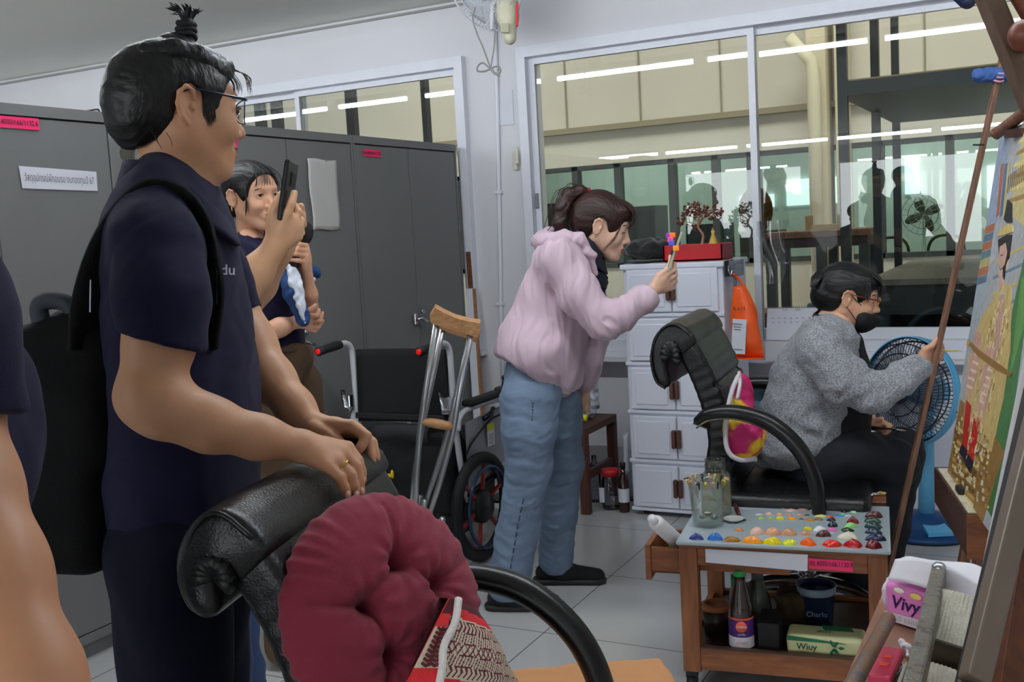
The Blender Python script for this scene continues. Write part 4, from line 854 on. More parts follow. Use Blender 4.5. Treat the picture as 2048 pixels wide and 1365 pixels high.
# dabs of oil paint
DABS = [(65, 450, 130, 80, (30, 44, 118), 'navy blue'), (245, 450, 140, 90, (28, 104, 190), 'bright blue'), (405, 475, 160, 60, (158, 108, 28), 'ochre'), (610, 480, 180, 80, (240, 150, 16), 'golden yellow'), (805, 490, 170, 80, (236, 214, 10), 'lemon yellow'), (965, 505, 125, 60, (230, 236, 20), 'acid yellow'), (1155, 500, 150, 90, (250, 98, 18), 'orange'), (1385, 515, 170, 80, (226, 40, 28), 'scarlet'), (1595, 515, 160, 100, (184, 14, 24), 'deep red'), (1790, 525, 150, 100, (106, 8, 24), 'crimson'),
 (485, 385, 75, 40, (226, 136, 72), 'apricot'), (650, 395, 140, 90, (236, 196, 176), 'pale pink'), (805, 400, 145, 90, (226, 166, 126), 'flesh'), (970, 405, 150, 80, (220, 156, 116), 'tan flesh'), (1135, 415, 105, 55, (214, 150, 110), 'tan'), (1150, 372, 85, 36, (236, 216, 20), 'yellow'), (1260, 375, 120, 60, (236, 236, 242), 'white'), (1295, 420, 130, 80, (72, 28, 24), 'dark brown'), (1390, 382, 90, 45, (236, 120, 190), 'pink'), (1390, 335, 90, 60, (18, 24, 44), 'blue black'), (1545, 440, 180, 90, (242, 236, 216), 'cream'), (1535, 385, 115, 50, (50, 70, 34), 'olive green'), (1560, 342, 120, 60, (150, 222, 130), 'mint green'), (1590, 290, 110, 80, (130, 10, 34), 'wine red'), (1380, 287, 80, 40, (30, 20, 40), 'purple black'), (1375, 262, 60, 22, (216, 60, 40), 'red'),
 (690, 272, 50, 22, (190, 230, 30), ''), (785, 275, 40, 20, (200, 236, 30), ''), (885, 272, 70, 35, (240, 226, 10), ''), (995, 275, 80, 32, (240, 166, 20), ''), (1085, 282, 55, 18, (80, 90, 50), ''), (1165, 287, 100, 32, (180, 130, 20), ''), (1260, 282, 80, 28, (140, 90, 30), ''), (670, 238, 70, 18, (230, 230, 226), ''), (765, 230, 70, 30, (240, 196, 180), ''), (870, 235, 60, 30, (230, 166, 130), ''), (965, 240, 60, 22, (230, 160, 120), ''), (1080, 243, 80, 22, (210, 150, 120), ''), (1140, 245, 50, 14, (50, 34, 30), ''), (1215, 235, 40, 14, (230, 210, 80), ''), (1270, 248, 110, 22, (226, 226, 120), ''), (1450, 250, 80, 20, (50, 140, 220), ''), (1480, 235, 60, 26, (140, 220, 160), ''), (1540, 250, 60, 18, (236, 236, 236), ''), (1505, 210, 60, 22, (26, 16, 26), ''), (1595, 215, 60, 22, (190, 240, 180), ''), (910, 178, 60, 12, (230, 130, 140), ''), (985, 195, 120, 24, (230, 190, 180), ''), (1100, 190, 90, 16, (226, 170, 160), ''), (1210, 195, 80, 16, (236, 226, 220), ''),
 (1790, 235, 150, 80, (88, 28, 34), 'maroon'), (1790, 290, 150, 66, (28, 70, 54), 'dark green'), (1795, 345, 150, 74, (20, 58, 60), 'teal'), (1800, 400, 150, 66, (24, 44, 70), 'slate blue'), (1805, 458, 170, 80, (18, 24, 70), 'midnight blue')]
for i, (X, Y, w_, h_, c, nm) in enumerate(DABS):
    px, py = 1380+X/4.876, 980+(Y+h_*.38)/4.876; p = onz(px, py, .4435); k = np.linalg.norm(p-CAM)/FPX/4.876; rx = w_*k/2; rz = max(.0025, h_*k*.62)
    rnd = np.random.RandomState(i); b = MB()
    def dab(u, v, rnd=rnd, rx=rx, rz=rz, p=p, ph=rnd.rand(4)*6):
        a = 2*math.pi*u; r = (1-v)**.6; wv = 1+.13*math.sin(3*a+ph[0])+.09*math.sin(5*a+ph[1]); h = rz*(max(0, 1-((1-v)**.6)**2.4)**.75)*(1+.16*math.sin(2*a+ph[2])+.12*math.sin(7*a+ph[3])*(1-v))
        return p+TU*math.cos(a)*rx*r*wv+TV*math.sin(a)*max(rx*.62, rz*.8)*r*wv+A([0, 0, h])+TU*rx*.2*v*math.sin(ph[0])
    b.grid(dab, 22, 9, closeu=True)
    o = b.build('paint_dab', mat('oil_%d' % i, c, .22, bump=.6, bscale=180, coat=.4), t)
    if nm: o['label'] = nm+' dab of oil paint'
# things on the palette
M_jg = glassmat('jar_glass', (251, 253, 251), .45, .02)
p = onz(1416, 1050, .4435); t = thing('brush_tumbler', 'glass tumbler with paint-caked rim on the palette, in front of the larger jar', 'glass', p)
sc_ = np.linalg.norm(p-CAM)/FPX; r = 33*sc_; h = 92*sc_
MB().lathe([(r*.86, 0), (r*.88, .004), (r*.98, h*.5), (r*1.08, h), (r*1.0, h), (r*.92, h*.5), (r*.8, .008), (0, .008)], p, cap=False).build('glass', M_jg, t)
MB().lathe([(0, .009), (r*.8, .009), (r*.92, h*.62), (0, h*.62)], p, cap=False, n=24).build('solvent', mat('murky_solvent', (216, 220, 200), .5, alpha=.10), t)
rnd = np.random.RandomState(2)
for k in range(9):
    a = rnd.rand()*6.3; rr = r*.55*rnd.rand()**.5; MB().ell(p+A([math.cos(a)*rr, math.sin(a)*rr, .016+.020*rnd.rand()]), (.009+.006*rnd.rand(), .009, .007), n=8).build('paint_lump', mat('lump_%d' % (k % 4), ((36, 42, 54), (216, 140, 80), (220, 216, 200), (40, 62, 50))[k % 4], .4), t)
for k in range(16):
    a = k*.4+rnd.rand()*.2; d = A([math.cos(a), math.sin(a), 0]); MB().tube([p+d*r*1.02+A([0, 0, h*.84]), p+d*r*1.10+A([0, 0, h*1.0]), p+d*r*(1.22+.12*rnd.rand())+A([0, 0, h*.97])], [.002, .004, .0025], 6).build('crusted_paint', mat('crust_%d' % (k % 3), ((222, 196, 96), (216, 160, 130), (66, 66, 44))[k % 3], .6), t)
p = onz(1432, 1035, .4435)+TV*.02; t = thing('water_jar', 'tall glass jar of cloudy yellowish liquid behind the tumbler', 'jar', p); r = .046; h = .175
prof = [(r*.9, 0), (r, .006), (r*1.02, h*.62), (r*.95, h*.72), (r*.68, h*.8), (r*.66, h*.97), (r*.72, h), (r*.62, h), (r*.58, h*.8), (r*.88, h*.70), (r*.94, .01), (0, .01)]
MB().lathe(prof, p, cap=False, n=36).build('glass', M_jg, t)
MB().lathe([(0, .011), (r*.93, .011), (r*.95, h*.60), (r*.86, h*.70), (0, h*.70)], p, cap=False).build('liquid', mat('cloudy_water', (214, 200, 164), .5, alpha=.35), t)
for z in (.84, .90): MB().tube(ring(p+A([0, 0, h*z]), (0, 0, 1), r*.67, 28), .002, 6, closed=True).build('thread', M_jg, t)
p = onz(1467, 1043, .4435); t = thing('paint_saucer', 'small round white saucer on the palette beside the tumbler', 'saucer', p); MB().lathe([(0, .002), (.018, .002), (.030, .008), (.031, .010), (.028, .009), (.016, .005), (0, .005)], p, cap=False, n=30).build('dish', mat('saucer_white', (206, 210, 204), .4), t)
a, b_ = onz(1470, 1010, .452), onz(1478, 1030, .449); t = thing('palette_knife', 'palette knife with a dark red handle resting on the palette by the saucer', 'palette knife', b_)
MB().tube([a, (a+b_)/2, b_], [.006, .0075, .005], 10).build('handle', mat('knife_handle', (84, 28, 30), .35), t); b = MB(); e = onz(1486, 1040, .4455); b.bar(b_, e, .004, .003).ell(e, (.010, .007, .0015)); b.build('blade', mat('knife_blade', (60, 60, 66), .3, .7), t)
t = thing('rag', 'crumpled white rag on the back ledge of the trolley', 'rag', tw(.2, TD-.02, .452)); sd = SDF(.004); sd.ell(tw(.165, TD-.06, .455), (.05, .02, .012), TR, k=.01).ell(tw(.15, TD-.035, .46), (.028, .02, .016), TR, k=.02).ell(tw(.115, TD-.07, .452), (.035, .012, .006), TR, k=.01); sdf_obj('cloth', sd, mat('rag_white', (224, 222, 228), .8), t, disp=lambda V: fold(V, .006, .04, 6))
tag(tbox(MB(), .09, .145, TD-.03, TD+.03, .4525, .463).build('wood_block', wood('pale_block', (206, 174, 128), (180, 146, 100))), 'small pale wood block on the back ledge of the trolley', 'wood block')
for i, (u0, u1, v0, v1, c, lb) in enumerate(((.33, .53, TD-.07, TD+.01, (206, 178, 120), 'long yellowish paint brush lying on the back of the trolley'), (.36, .54, TD-.09, TD-.02, (232, 232, 232), 'paint brush with a white metal ferrule at the back right of the palette'), (.27, .43, TD-.085, TD-.06, (220, 214, 206), 'pale thin brush lying flat at the back of the palette'))):
    t = thing('paint_brush', lb, 'paint brush', tw(u0, v0, .4535)); a, e = tw(u0, v0, .456), tw(u1, v1, .462+.006*i); MB().tube([a, a+(e-a)*.6, e-(e-a)*.12], [.0018, .0035, .003], 8).build('handle', mat('brush_%d' % i, c, .4), t); MB().tube([e-(e-a)*.12, e], [.003, .0035], 8).build('ferrule', M_chrome, t); MB().tube([e, e+(e-a)*.06, e+(e-a)*.1], [.0035, .005, .001], 8).build('bristles', mat('bristle', (190, 160, 96), .8), t)
for k in range(10):
    rnd = np.random.RandomState(k+40); o = MB().ell(tw(.30+.13*rnd.rand(), TD-.01+.03*rnd.rand(), .4535), (.007+.006*rnd.rand(), .006, .0025), TR, 8).build('paint_speck', mat('speck_%d' % (k % 3), ((60, 66, 120), (200, 200, 216), (110, 60, 60))[k % 3], .4), TROL)
# tube and pencil in the pulled drawer
a, e = onz(1350, 1080, .42), P(1308, 1042, 2.93); t = thing('paint_tube', 'fat white paint tube leaning out of the trolley drawer', 'paint tube', a)
d_ = nrm(e-a); MB().tube([a-d_*.02, a, e-d_*.02, e-d_*.008, e-d_*.004], [.021, .0225, .0225, .02, .012], 20).build('body', mat('tube_white', (226, 224, 224), .35), t); MB().tube([e-d_*.004, e+d_*.018], [.0125, .0125], 16).build('cap', mat('lid_white2', (232, 232, 234), .4), t)
b = MB()
for k in range(4): b.bar(a+d_*(.03+.008*k)-FW*.0225+UP*.008, a+d_*(.034+.008*k)-FW*.0225-UP*.006, .0015, .001)
b.build('print', mat('grey_print', (130, 130, 136), .7), t); MB().obox(a+d_*.016-FW*.022, (.004, .004, .001), A([RT, UP, FW])).build('red_mark', mat('mark_red', (220, 80, 40), .5), t)
tag(MB().tube([tw(-.045, .13, .345), tw(-.06, .15, .43)], .0055, 10).build('green_stick', mat('stick_green', (40, 176, 60), .4)), 'short green stick standing in the trolley drawer', 'stick')
# things on the lower shelf
p = onz(1484, 1296, .1205); s_ = np.linalg.norm(p-CAM)/FPX; t = thing('sauce_bottle', 'brown glass bottle with green cap and purple label on the trolley shelf', 'bottle', p); r = 23*s_; h = 142*s_
M_bb = mat('brown_bottle', (44, 22, 14), .12, coat=.6)
MB().lathe([(r*.92, 0), (r, .004), (r, h*.50), (r*.93, h*.6), (r*.45, h*.92), (r*.40, h)], p).build('body', M_bb, t); MB().lathe([(r*.5, h*.985), (r*.5, h*1.06), (r*.42, h*1.07)], p).build('cap', mat('cap_green', (40, 160, 84), .4), t)
lb = MB().lathe([(r*1.015, h*.06), (r*1.015, h*.44)], p, cap=False).build('label', mat('label_purple', (70, 34, 108), .5), t); MB().lathe([(r*1.03, h*.43), (r*1.03, h*.455)], p, cap=False).build('label_rim', mat('label_red', (230, 84, 56), .5), t); MB().lathe([(r*1.025, h*.05), (r*1.025, h*.20)], p, cap=False).build('lower_label', mat('label_pale', (214, 210, 220), .5), t)
vd = nrm((CAM-p)*A([1, 1, 0])); sr = np.cross(A([0, 0, 1.]), -vd)*-1; sr = np.cross(vd, A([0, 0, 1]))*-1
MB().lathe([(0, .0), (.016, 0), (.016, .0008), (0, .0008)], p+vd*r*1.02+A([0, 0, h*.345]), vd, n=24, cap=False).build('oval', mat('label_orange', (236, 96, 70), .5), t)
text('lettering', 'OCEAN', p+vd*(r*1.02+.0012)+A([0, 0, h*.345]), sr, (0, 0, 1), .0085, mat('label_pale', (214, 210, 220), .5), t, .0004, bold=.02); text('lettering', 'vanilla', p+vd*(r*1.02+.001)+A([0, 0, h*.245]), sr, (0, 0, 1), .009, mat('label_pale', (214, 210, 220), .5), t, .0004)
text('lettering', 'กลิ่นมะลิ', p+vd*(r*1.03+.001)+A([0, 0, h*.13]), sr, (0, 0, 1), .010, mat('label_red', (230, 84, 56), .5), t, .0004)
p = onz(1470, 1270, .1205)+TV*.05; t = thing('green_cap_bottle', 'small bottle with a bright green cap behind the brown bottle', 'bottle', p); MB().lathe([(.018, 0), (.019, .11), (.014, .13)], p).build('body', mat('bottle_mixed', (150, 140, 120), .4), t); MB().lathe([(.014, .13), (.014, .165)], p).build('cap', mat('cap_green2', (30, 140, 60), .4), t)
p = onz(1516, 1250, .1205)+TV*.02; t = thing('grey_flask', 'tapered grey translucent bottle behind the brown bottle', 'bottle', p); s_ = np.linalg.norm(p-CAM)/FPX
MB().lathe([(24*s_, 0), (25*s_, 30*s_), (22*s_, 50*s_), (11*s_, 84*s_), (10*s_, 86*s_)], p).build('body', mat('grey_translucent', (84, 92, 84), .2, alpha=.85), t); MB().lathe([(11*s_, 84*s_), (11*s_, 102*s_)], p).build('cap', mat('cap_grey', (96, 104, 100), .4), t)
p = onz(1634, 1246, .1205); t = thing('blue_bucket', 'round translucent tub of dark blue liquid on the trolley shelf', 'tub', p); s_ = np.linalg.norm(p-CAM)/FPX; r = 34*s_; h = 74*s_
MB().lathe([(r*.85, 0), (r, h), (r*1.06, h), (r*.95, h*.98), (r*.8, .004), (0, .004)], p, cap=False, n=36).build('tub', mat('tub_dark', (30, 44, 70), .3), t); MB().lathe([(r*1.0, h*.80), (r*1.07, h*.99), (r*1.0, h*1.0)], p, cap=False, n=36).build('rim', mat('tub_rim', (120, 136, 152), .35), t); MB().lathe([(0, h*.9), (r*.93, h*.9)], p, cap=False).build('liquid', mat('ink_blue', (12, 44, 100), .1), t)
vd = nrm((CAM-p)*A([1, 1, 0])); sr = -np.cross(vd, A([0, 0, 1])); text('lettering', 'Charlo', p+vd*r*1.0+A([0, 0, h*.38]), sr, (0, 0, 1), .022, mat('tub_print', (150, 176, 200), .5), t, .001)
p = onz(1430, 1228, .18)+TV*.02; t = thing('round_wood_jar', 'squat round jar with an orange-brown wooden lid in the back left of the trolley', 'jar', (p[0], p[1], .1205)); q_ = A([p[0], p[1], .1205]); MB().lathe([(.036, 0), (.04, .07)], q_).build('body', mat('jar_dark', (40, 26, 22), .4), t); MB().lathe([(.042, .068), (.043, .084), (.03, .086), (.028, .08), (0, .08)], q_, n=36).build('lid', mat('lid_wood', (170, 104, 62), .5), t)
t = thing('dark_box', 'black open box between the brown bottle and the tissue pack', 'box', tw(.26, .1, .12)); tbox(MB(), .205, .265, .05, .17, .1205, .20, .003).build('box', mat('box_black', (20, 18, 18), .6), t)
t = thing('folded_rag', 'olive-brown folded rag behind the black box on the trolley shelf', 'rag', tw(.3, .3, .12)); sd = SDF(.005); sd.box(tw(.30, .30, .165), (.045, .04, .035), TR, rd=.015).ell(tw(.33, .28, .205), (.03, .02, .02), TR, k=.02); sdf_obj('cloth', sd, mat('rag_olive', (66, 52, 32), .9), t, disp=lambda V: fold(V, .006, .06, 8))
# soft pack of tissues: pale yellow with green print
t = thing('tissue_pack', 'pale yellow and green soft pack of tissues on the trolley shelf', 'tissue pack', tw(.42, .08, .1205))
M_ty = mat('pack_yellow', (222, 224, 168), .35, bump=.3, bscale=12)
u0, u1, v0, v1, z0, z1 = .285, .495, .035, .125, .121, .178
sd = SDF(.004); sd.box(tw((u0+u1)/2, (v0+v1)/2, (z0+z1)/2), ((u1-u0)/2-.012, (v1-v0)/2-.012, (z1-z0)/2-.012), TR, rd=.012); sdf_obj('pack', sd, M_ty, t, 1, disp=lambda V: fold(V, .0012, .09, 2))
M_tg = mat('print_green', (30, 112, 74), .5); vF = v0-.002; MB().prism([(u0+.003, .177), (u0+.09, .170), (u0+.16, .163), (u0+.16, .162), (u0+.003, .163)], T0+TV*vF, TU, (0, 0, 1), TV*.001).build('green_band', M_tg, t)
text('lettering', 'Wiuy', tw(u0+.055, vF-.001, .1475), TU, (0, 0, 1), .025, mat('print_dark', (24, 66, 44), .5), t, .0006, bold=.015)
b = MB()
for k in range(7): a = k*.9; b.prism([(0, 0), (.008, .005), (.018, 0), (.008, -.005)], tw(u0+.13+.008*math.cos(a*2), vF-.0006, .150+.006*math.sin(a)), TU*math.cos(a)+A([0, 0, math.sin(a)]), -TU*math.sin(a)+A([0, 0, math.cos(a)]), TV*.0005)
b.build('leaf_print', M_tg, t)
text('lettering', 'ฟินิว', tw(u0+.1, .07, .1795), TU, TV, .022, mat('print_dark', (24, 66, 44), .5), t, .001); MB().prism([(.0, .0), (.08, 0), (.07, .03), (-.01, .035)], tw(u0+.10, .085, .1785), TU, TV, (0, 0, .0008)).build('green_corner', M_tg, t)
b = MB()
for k in range(14): b.obox(tw(u0+.08+.008*k, vF, .128), (.003, .0004, .001), TR)
b.build('small_print', mat('print_dark', (24, 66, 44), .5), t)
# ================================================================== pedestal fan
M_fb = mat('fan_blue', (96, 178, 222), .35); M_fd = mat('fan_dark_blue', (16, 62, 112), .35); M_bw = mat('fan_wire_black', (18, 24, 34), .35)
fc = P(1814, 783, 4.16); fn = nrm(-RT*.86-FW*.51+UP*.02); t = thing('pedestal_fan', 'pedestal fan with a pale blue ring, black wire cage and blue base', 'fan', onz(1848, 1075, 0))
R = frame(fn, (0, 0, 1)); rr = .215
def fp(a, r, z): return fc+(R[1]*math.cos(a)+R[2]*math.sin(a))*r+fn*z
b = MB()
for z, r in ((.055, .05), (.054, .10), (.046, .15), (.03, .19), (.0, rr), (-.035, .20), (-.06, .15), (-.075, .09)): b.tube([fp(2*math.pi*k/56, r, z) for k in range(56)],   .0028 if r < .2 else .0040, 5, closed=True)
for k in range(84):
    a = 2*math.pi*k/84; b.tube([fp(a, .03, .056), fp(a+.08, .10, .054), fp(a+.15, .17, .038), fp(a+.18, .205, .02), fp(a+.18, rr, 0)], .0017, 4)
    if k % 2 == 0: b.tube([fp(a, rr, 0), fp(a, .2, -.035), fp(a, .15, -.06), fp(a, .06, -.08)], .0013, 4)
b.build('cage', M_bw, t)
MB().grid(lambda u, v: fp(2*math.pi*u, rr+.003-.004*math.sin(v*3.1), -.035+.04*v), 64, 5, closeu=True).build('ring', M_fb, t, solid=.004)
MB().lathe([(0, .064), (.03, .062), (.032, .052), (0, .05)], fc, fn, cap=False).build('badge', M_fb, t)
MB().lathe([(0, -.03), (.035, -.03), (.03, .03), (.02, .042), (0, .045)], fc, fn, cap=False).build('hub', M_fb, t)
bl_m = mat('blade_smoke', (110, 124, 144), .25, alpha=.42)
for k in range(3):
    a0 = k*2*math.pi/3+.5
    MB().grid(lambda u, v: fp(a0+(u-.5)*(1.5+.5*v), .03+.155*v, .012-.03*(u-.5)-.005), 10, 8).build('blade', bl_m, t, solid=.002)
sd = SDF(.006); sd.cap(fc-fn*.10, fc-fn*.185, .062, .052, .03).cap(fc-fn*.14, fc-fn*.12-A([0, 0, .10]), .03, .03, .03); sdf_obj('motor', sd, M_fb, t)
base = onz(1850, 1068, 0); top_ = fc-fn*.12-A([0, 0, .08]); ax = A([top_[0], top_[1], .03])*.35+A([base[0], base[1], .03])*.65
MB().tube([ax, (ax+top_)/2, top_], [.034, .030, .026], 16).build('column', mat('fan_column', (104, 176, 214), .35), t)
sd = SDF(.007); sd.ell((base[0], base[1], .015), (.20, .185, .032), k=.03).ell((base[0], base[1], .05), (.10, .10, .05), k=.05); sd.cut((0, 0, 0.0005), (0, 0, -1)); sdf_obj('base', sd, M_fd, t)
MB().prism([(-.05, -.16), (.05, -.16), (.035, .02), (-.035, .02)], A([base[0], base[1]-.0, .075]), RT*A([1, 1, 0]), nrm(FW*A([1, 1, 0]))+A([0, 0, .25]), A([0, 0, .015])).build('base_panel', M_fb, t)
t = thing('white_panel', 'white board leaning on the wall behind the pedestal fan', 'board', (-.65, 4.93, 0))
MB().prism([(-.97, 0), (-.335, 0), (-.335, .655), (-.97, .655)], (0, 4.86, 0.001), (1, 0, 0), nrm((0, .13, 1)), (0, .015, .0)).build('board', mat('panel_white', (206, 208, 220), .5), t)
# ================================================================== painting on its easel
o0 = onz(1895, 945, .60); o1 = onz(1966, 1046, .60); E1 = nrm(o1-o0); tl = P(2000, 265, 2.80); E2 = nrm(tl-o0-E1*np.dot(tl-o0, E1)); CN = np.cross(E2, E1)
if np.dot(CN, CAM-o0) < 0: CN = -CN
CHT = np.linalg.norm(tl-o0); CW = .62
def cpt(px, py): r = ray(px, py); k = np.dot(o0-CAM, CN)/np.dot(r, CN); q = CAM+r*k-o0; return (float(q@E1), float(q@E2))
t = PAINTING = thing('painting', 'tall oil painting in progress of a standing figure in gold costume on the easel', 'painting', o0)
MB().prism([(0, 0), (CW, 0), (CW, CHT), (0, CHT)], o0, E1, E2, -CN*.02).build('canvas_edge', mat('canvas_side', (214, 210, 200), .8), t)
art = MB(); cols = []
AM = []
def paint(poly, col, dz, px=True):
    key = tuple(col)
    if key not in cols: cols.append(key); AM.append(mat('pigment_%d_%d_%d' % key, key, .45, bump=.3, bscale=90, var=.16, vscale=45))
    art.mi = cols.index(key); q = [cpt(*p) for p in poly] if px else poly
    q = [(min(CW, max(0, a)), min(CHT, max(0, b))) for a, b in q]
    art.prism(q, o0, E1, E2, CN*dz)
B = [(0, 0), (CW, 0), (CW, CHT), (0, CHT)]
paint(B, (176, 178, 182), .0008, False)                                     # pale sky and walls
paint([(2000, 262), (2024, 262), (1985, 500), (1966, 500)], (154, 166, 192), .0010)
paint([(1966, 460), (1990, 450), (1990, 520), (1968, 545)], (188, 190, 196), .0011)
for k, c in enumerate(((176, 104, 70), (90, 120, 140), (176, 104, 70), (96, 130, 136), (190, 178, 120), (182, 112, 74), (92, 118, 140))):
    y = 450+k*17; x = 1969-k*2.6; paint([(x, y+4), (x+22, y-4), (x+20, y+12), (x-2, y+19)], c, .0013)
for x0, c in ((2003, (176, 98, 68)), (2010, (86, 112, 140)), (2016, (190, 180, 130))): paint([(x0, 330), (x0+6, 326), (x0-4, 430), (x0-10, 436)], c, .0013)
paint([(2048, 262), (2070, 262), (2070, 470), (2020, 430)], (206, 190, 132), .0011)    # golden tiered roof
for k in range(6): y = 280+k*24; x = 2040-k*5; paint([(x, y), (2070, y-20), (2070, y-8), (x-3, y+8)], ((226, 208, 140), (160, 128, 74))[k % 2], .0014)
for k in range(9): x = 2018+k*4; paint([(x, 352-k*3), (x+1.6, 351-k*3), (x-1, 385-k*3), (x-2.5, 386-k*3)], (110, 84, 50), .0016)
for k in range(4): y = 520+k*34; paint([(1992-k*5, y), (2070, y-40), (2070, y-33), (1991-k*5, y+6)], ((206, 186, 116), (110, 136, 156))[k % 2], .0012)
paint([(2048, 520), (2075, 470), (2075, 900), (1990, 1046), (1975, 1020), (2000, 820), (2026, 620)], (70, 120, 66), .0013)   # green
paint([(2044, 560), (2060, 540), (2048, 660), (2020, 760)], (98, 150, 78), .0016)
paint([(1955, 560), (1975, 520), (1968, 600), (1948, 680), (1938, 700)], (166, 178, 186), .0012)
# gold base at the foot
paint([(1922, 800), (1980, 850), (2010, 905), (1966, 1046), (1896, 944)], (150, 112, 58), .0014)
for k in range(14):
    y = 850+k*13; x = 1912-k*1.3
    if y < 1000: paint([(x+2, y), (x+48, y+42), (x+47, y+50), (x+1, y+6)], ((222, 200, 138), (110, 76, 38), (196, 160, 86))[k % 3], .0018)
for k in range(190):
    rnd = np.random.RandomState(k+100); x = 1908+rnd.rand()*72; y = 820+rnd.rand()*150+(x-1912)*.7; g_ = .3+.6*rnd.rand(); paint([(x, y), (x+5*g_, y+4*g_), (x+3*g_, y+14*g_), (x-2*g_, y+10*g_)], ((232, 212, 150), (176, 132, 64), (128, 88, 40), (214, 206, 188))[k % 4], .0021)
# robe
paint([(1996, 585), (2008, 565), (2024, 575), (2022, 700), (2008, 800), (1984, 905), (1952, 880), (1928, 850), (1938, 720), (1962, 640)], (206, 178, 112), .0019)
for k in range(260):
    rnd = np.random.RandomState(k+7); y = 585+rnd.rand()*300; x0 = 1994-(y-590)*.22; x = x0+rnd.rand()*(30); yy = y+(x-x0)*.9; g_ = .35+.5*rnd.rand(); paint([(x, yy), (x+2.6*g_, yy+2), (x-1*g_, yy+20*g_), (x-3*g_, yy+16*g_)], ((234, 218, 164), (160, 120, 58), (196, 152, 110), (224, 206, 176))[(k*7+k//3) % 4], .0021+.0003*(k % 3))
paint([(2003, 590), (2012, 590), (1996, 720), (1984, 720)], (196, 158, 148), .0025)
paint([(1952, 660), (1966, 668), (1957, 745), (1942, 800), (1934, 770)], (206, 160, 142), .0026); paint([(1974, 690), (1990, 705), (1982, 770), (1966, 850), (1956, 820)], (212, 166, 148), .0026)
for k in range(5): y = 705+k*16; x = 1952-k*4; paint([(x, y), (x+12, y+6), (x+10, y+11), (x-2, y+5)], (236, 212, 190), .0028); paint([(x+26, y+30), (x+36, y+36), (x+34, y+41), (x+24, y+35)], (236, 212, 190), .0028)
paint([(1934, 800), (1944, 812), (1936, 905), (1926, 890)], (186, 24, 20), .0026); paint([(1951, 830), (1962, 842), (1948, 925), (1938, 910)], (196, 30, 22), .0026)   # red leggings
paint([(1926, 888), (1937, 902), (1932, 925), (1920, 905)], (30, 28, 40), .0028); paint([(1938, 908), (1949, 924), (1943, 948), (1932, 930)], (30, 28, 40), .0028)
paint([(1934, 682), (1940, 680), (1960, 700), (2000, 728), (2026, 748), (2022, 754), (1996, 742), (1956, 712)], (150, 108, 48), .0032); paint([(1938, 680), (1944, 684), (1938, 694), (1933, 689)], (206, 170, 92), .0036)
# head with plumed gold hat
paint([(2004, 548), (2016, 540), (2022, 480), (2000, 500), (1998, 590), (2016, 600)], (208, 196, 150), .0020)
paint([(1998, 480), (2005, 476), (2017, 470), (2026, 470), (2020, 515), (2014, 530), (2010, 560), (2002, 540)], (30, 24, 24), .0028)
paint([(2002, 494), (2014, 486), (2017, 505), (2012, 530), (2004, 540), (2000, 520)], (212, 168, 150), .0032)
paint([(2004, 511), (2009, 509), (2008, 512), (2004, 513)], (168, 40, 40), .0036)
paint([(1996, 474), (2006, 456), (2018, 448), (2027, 452), (2028, 464), (2012, 470)], (216, 188, 116), .0034); paint([(2016, 446), (2010, 440), (2018, 400), (2026, 408), (2026, 446)], (28, 28, 34), .0036)
paint([(1999, 545), (2008, 538), (2007, 570), (2001, 585)], (214, 172, 156), .0030)
art.build('painted_surface', AM, t)
# easel holding the painting
M_ew = wood('easel_wood', (128, 88, 66), (98, 64, 48), axis=2); M_ed = wood('easel_dark', (78, 46, 36), (56, 34, 28), axis=1)
t = EASEL = thing('studio_easel', 'tall wooden studio easel holding the golden figure painting', 'easel', onz(1950, 1150, 0)*A([1, 1, 0]))
pA, pB = onz(1868, 934, .60), onz(1950, 1056, .60); dA = nrm(pB-pA)
def ex(p): return p+dA*.0
sx = np.cross(dA, (0, 0, 1)); sx = sx if sx@RT > 0 else -sx
MB().box((0, 0, -.105), (.505, .052, 0), A([dA, sx, [0, 0, 1]]), pA, .003).build('tray', M_ed, t)
MB().box((.02, .045, -.0), (.62, .062, .004), A([dA, sx, [0, 0, 1]]), pA, 0).box((.03, .006, .0), (.49, .05, .003), A([dA, sx, [0, 0, 1]]), pA, 0).build('tray_liner', mat('smeared_white', (206, 200, 176), .7, var=.2, vscale=30), t)
MB().box((.505, -.001, -.107), (.513, .058, .002), A([dA, sx, [0, 0, 1]]), pA, .001).build('tray_end', wood('tray_end_wood', (150, 92, 58), (120, 70, 44), axis=0), t)
MB().box((.28, .01, .003), (.33, .035, .02), A([dA, sx, [0, 0, 1]]), pA, .004).build('clip', mat('clip_dark', (50, 48, 46), .5, .3), t)
mid = o0+E1*CW*.5-CN*.05; up2 = E2
MB().bar(mid-up2*.55, mid+up2*(CHT+.55), .05, .028, CN, bev=.003).build('mast', M_ew, t)
for s in (.08, .92): MB().bar(o0+E1*CW*s-CN*.06-up2*.62, o0+E1*CW*(.5+(s-.5)*.45)-CN*.06+up2*(CHT+.1), .035, .025, CN, bev=.003).build('leg', M_ew, t)
MB().bar(mid-CN*.02+up2*.6, A([mid[0]+.42, mid[1]+.1, .02]), .035, .025, (0, 1, 0), bev=.003).build('rear_leg', M_ew, t)
MB().bar(pA+dA*.02+A([0, 0, -.13])+sx*.07, pA+dA*.56+A([0, 0, -.13])+sx*.07, .03, .05, (0, 0, 1), bev=.003).build('crossbar', M_ew, t)
q = P(1985, 272, 2.72); q2 = P(2075, 205, 2.45)
MB().tube(spline([q+UP*.0, P(2000, 262, 2.70), P(2030, 240, 2.58), q2], 5), [.010]+[.016]*15, 8).build('top_clamp', M_ew, t)
MB().bar(P(2020, 268, 2.62), P(2070, 262, 2.5), .03, .02).build('clamp_block', M_ed, t)
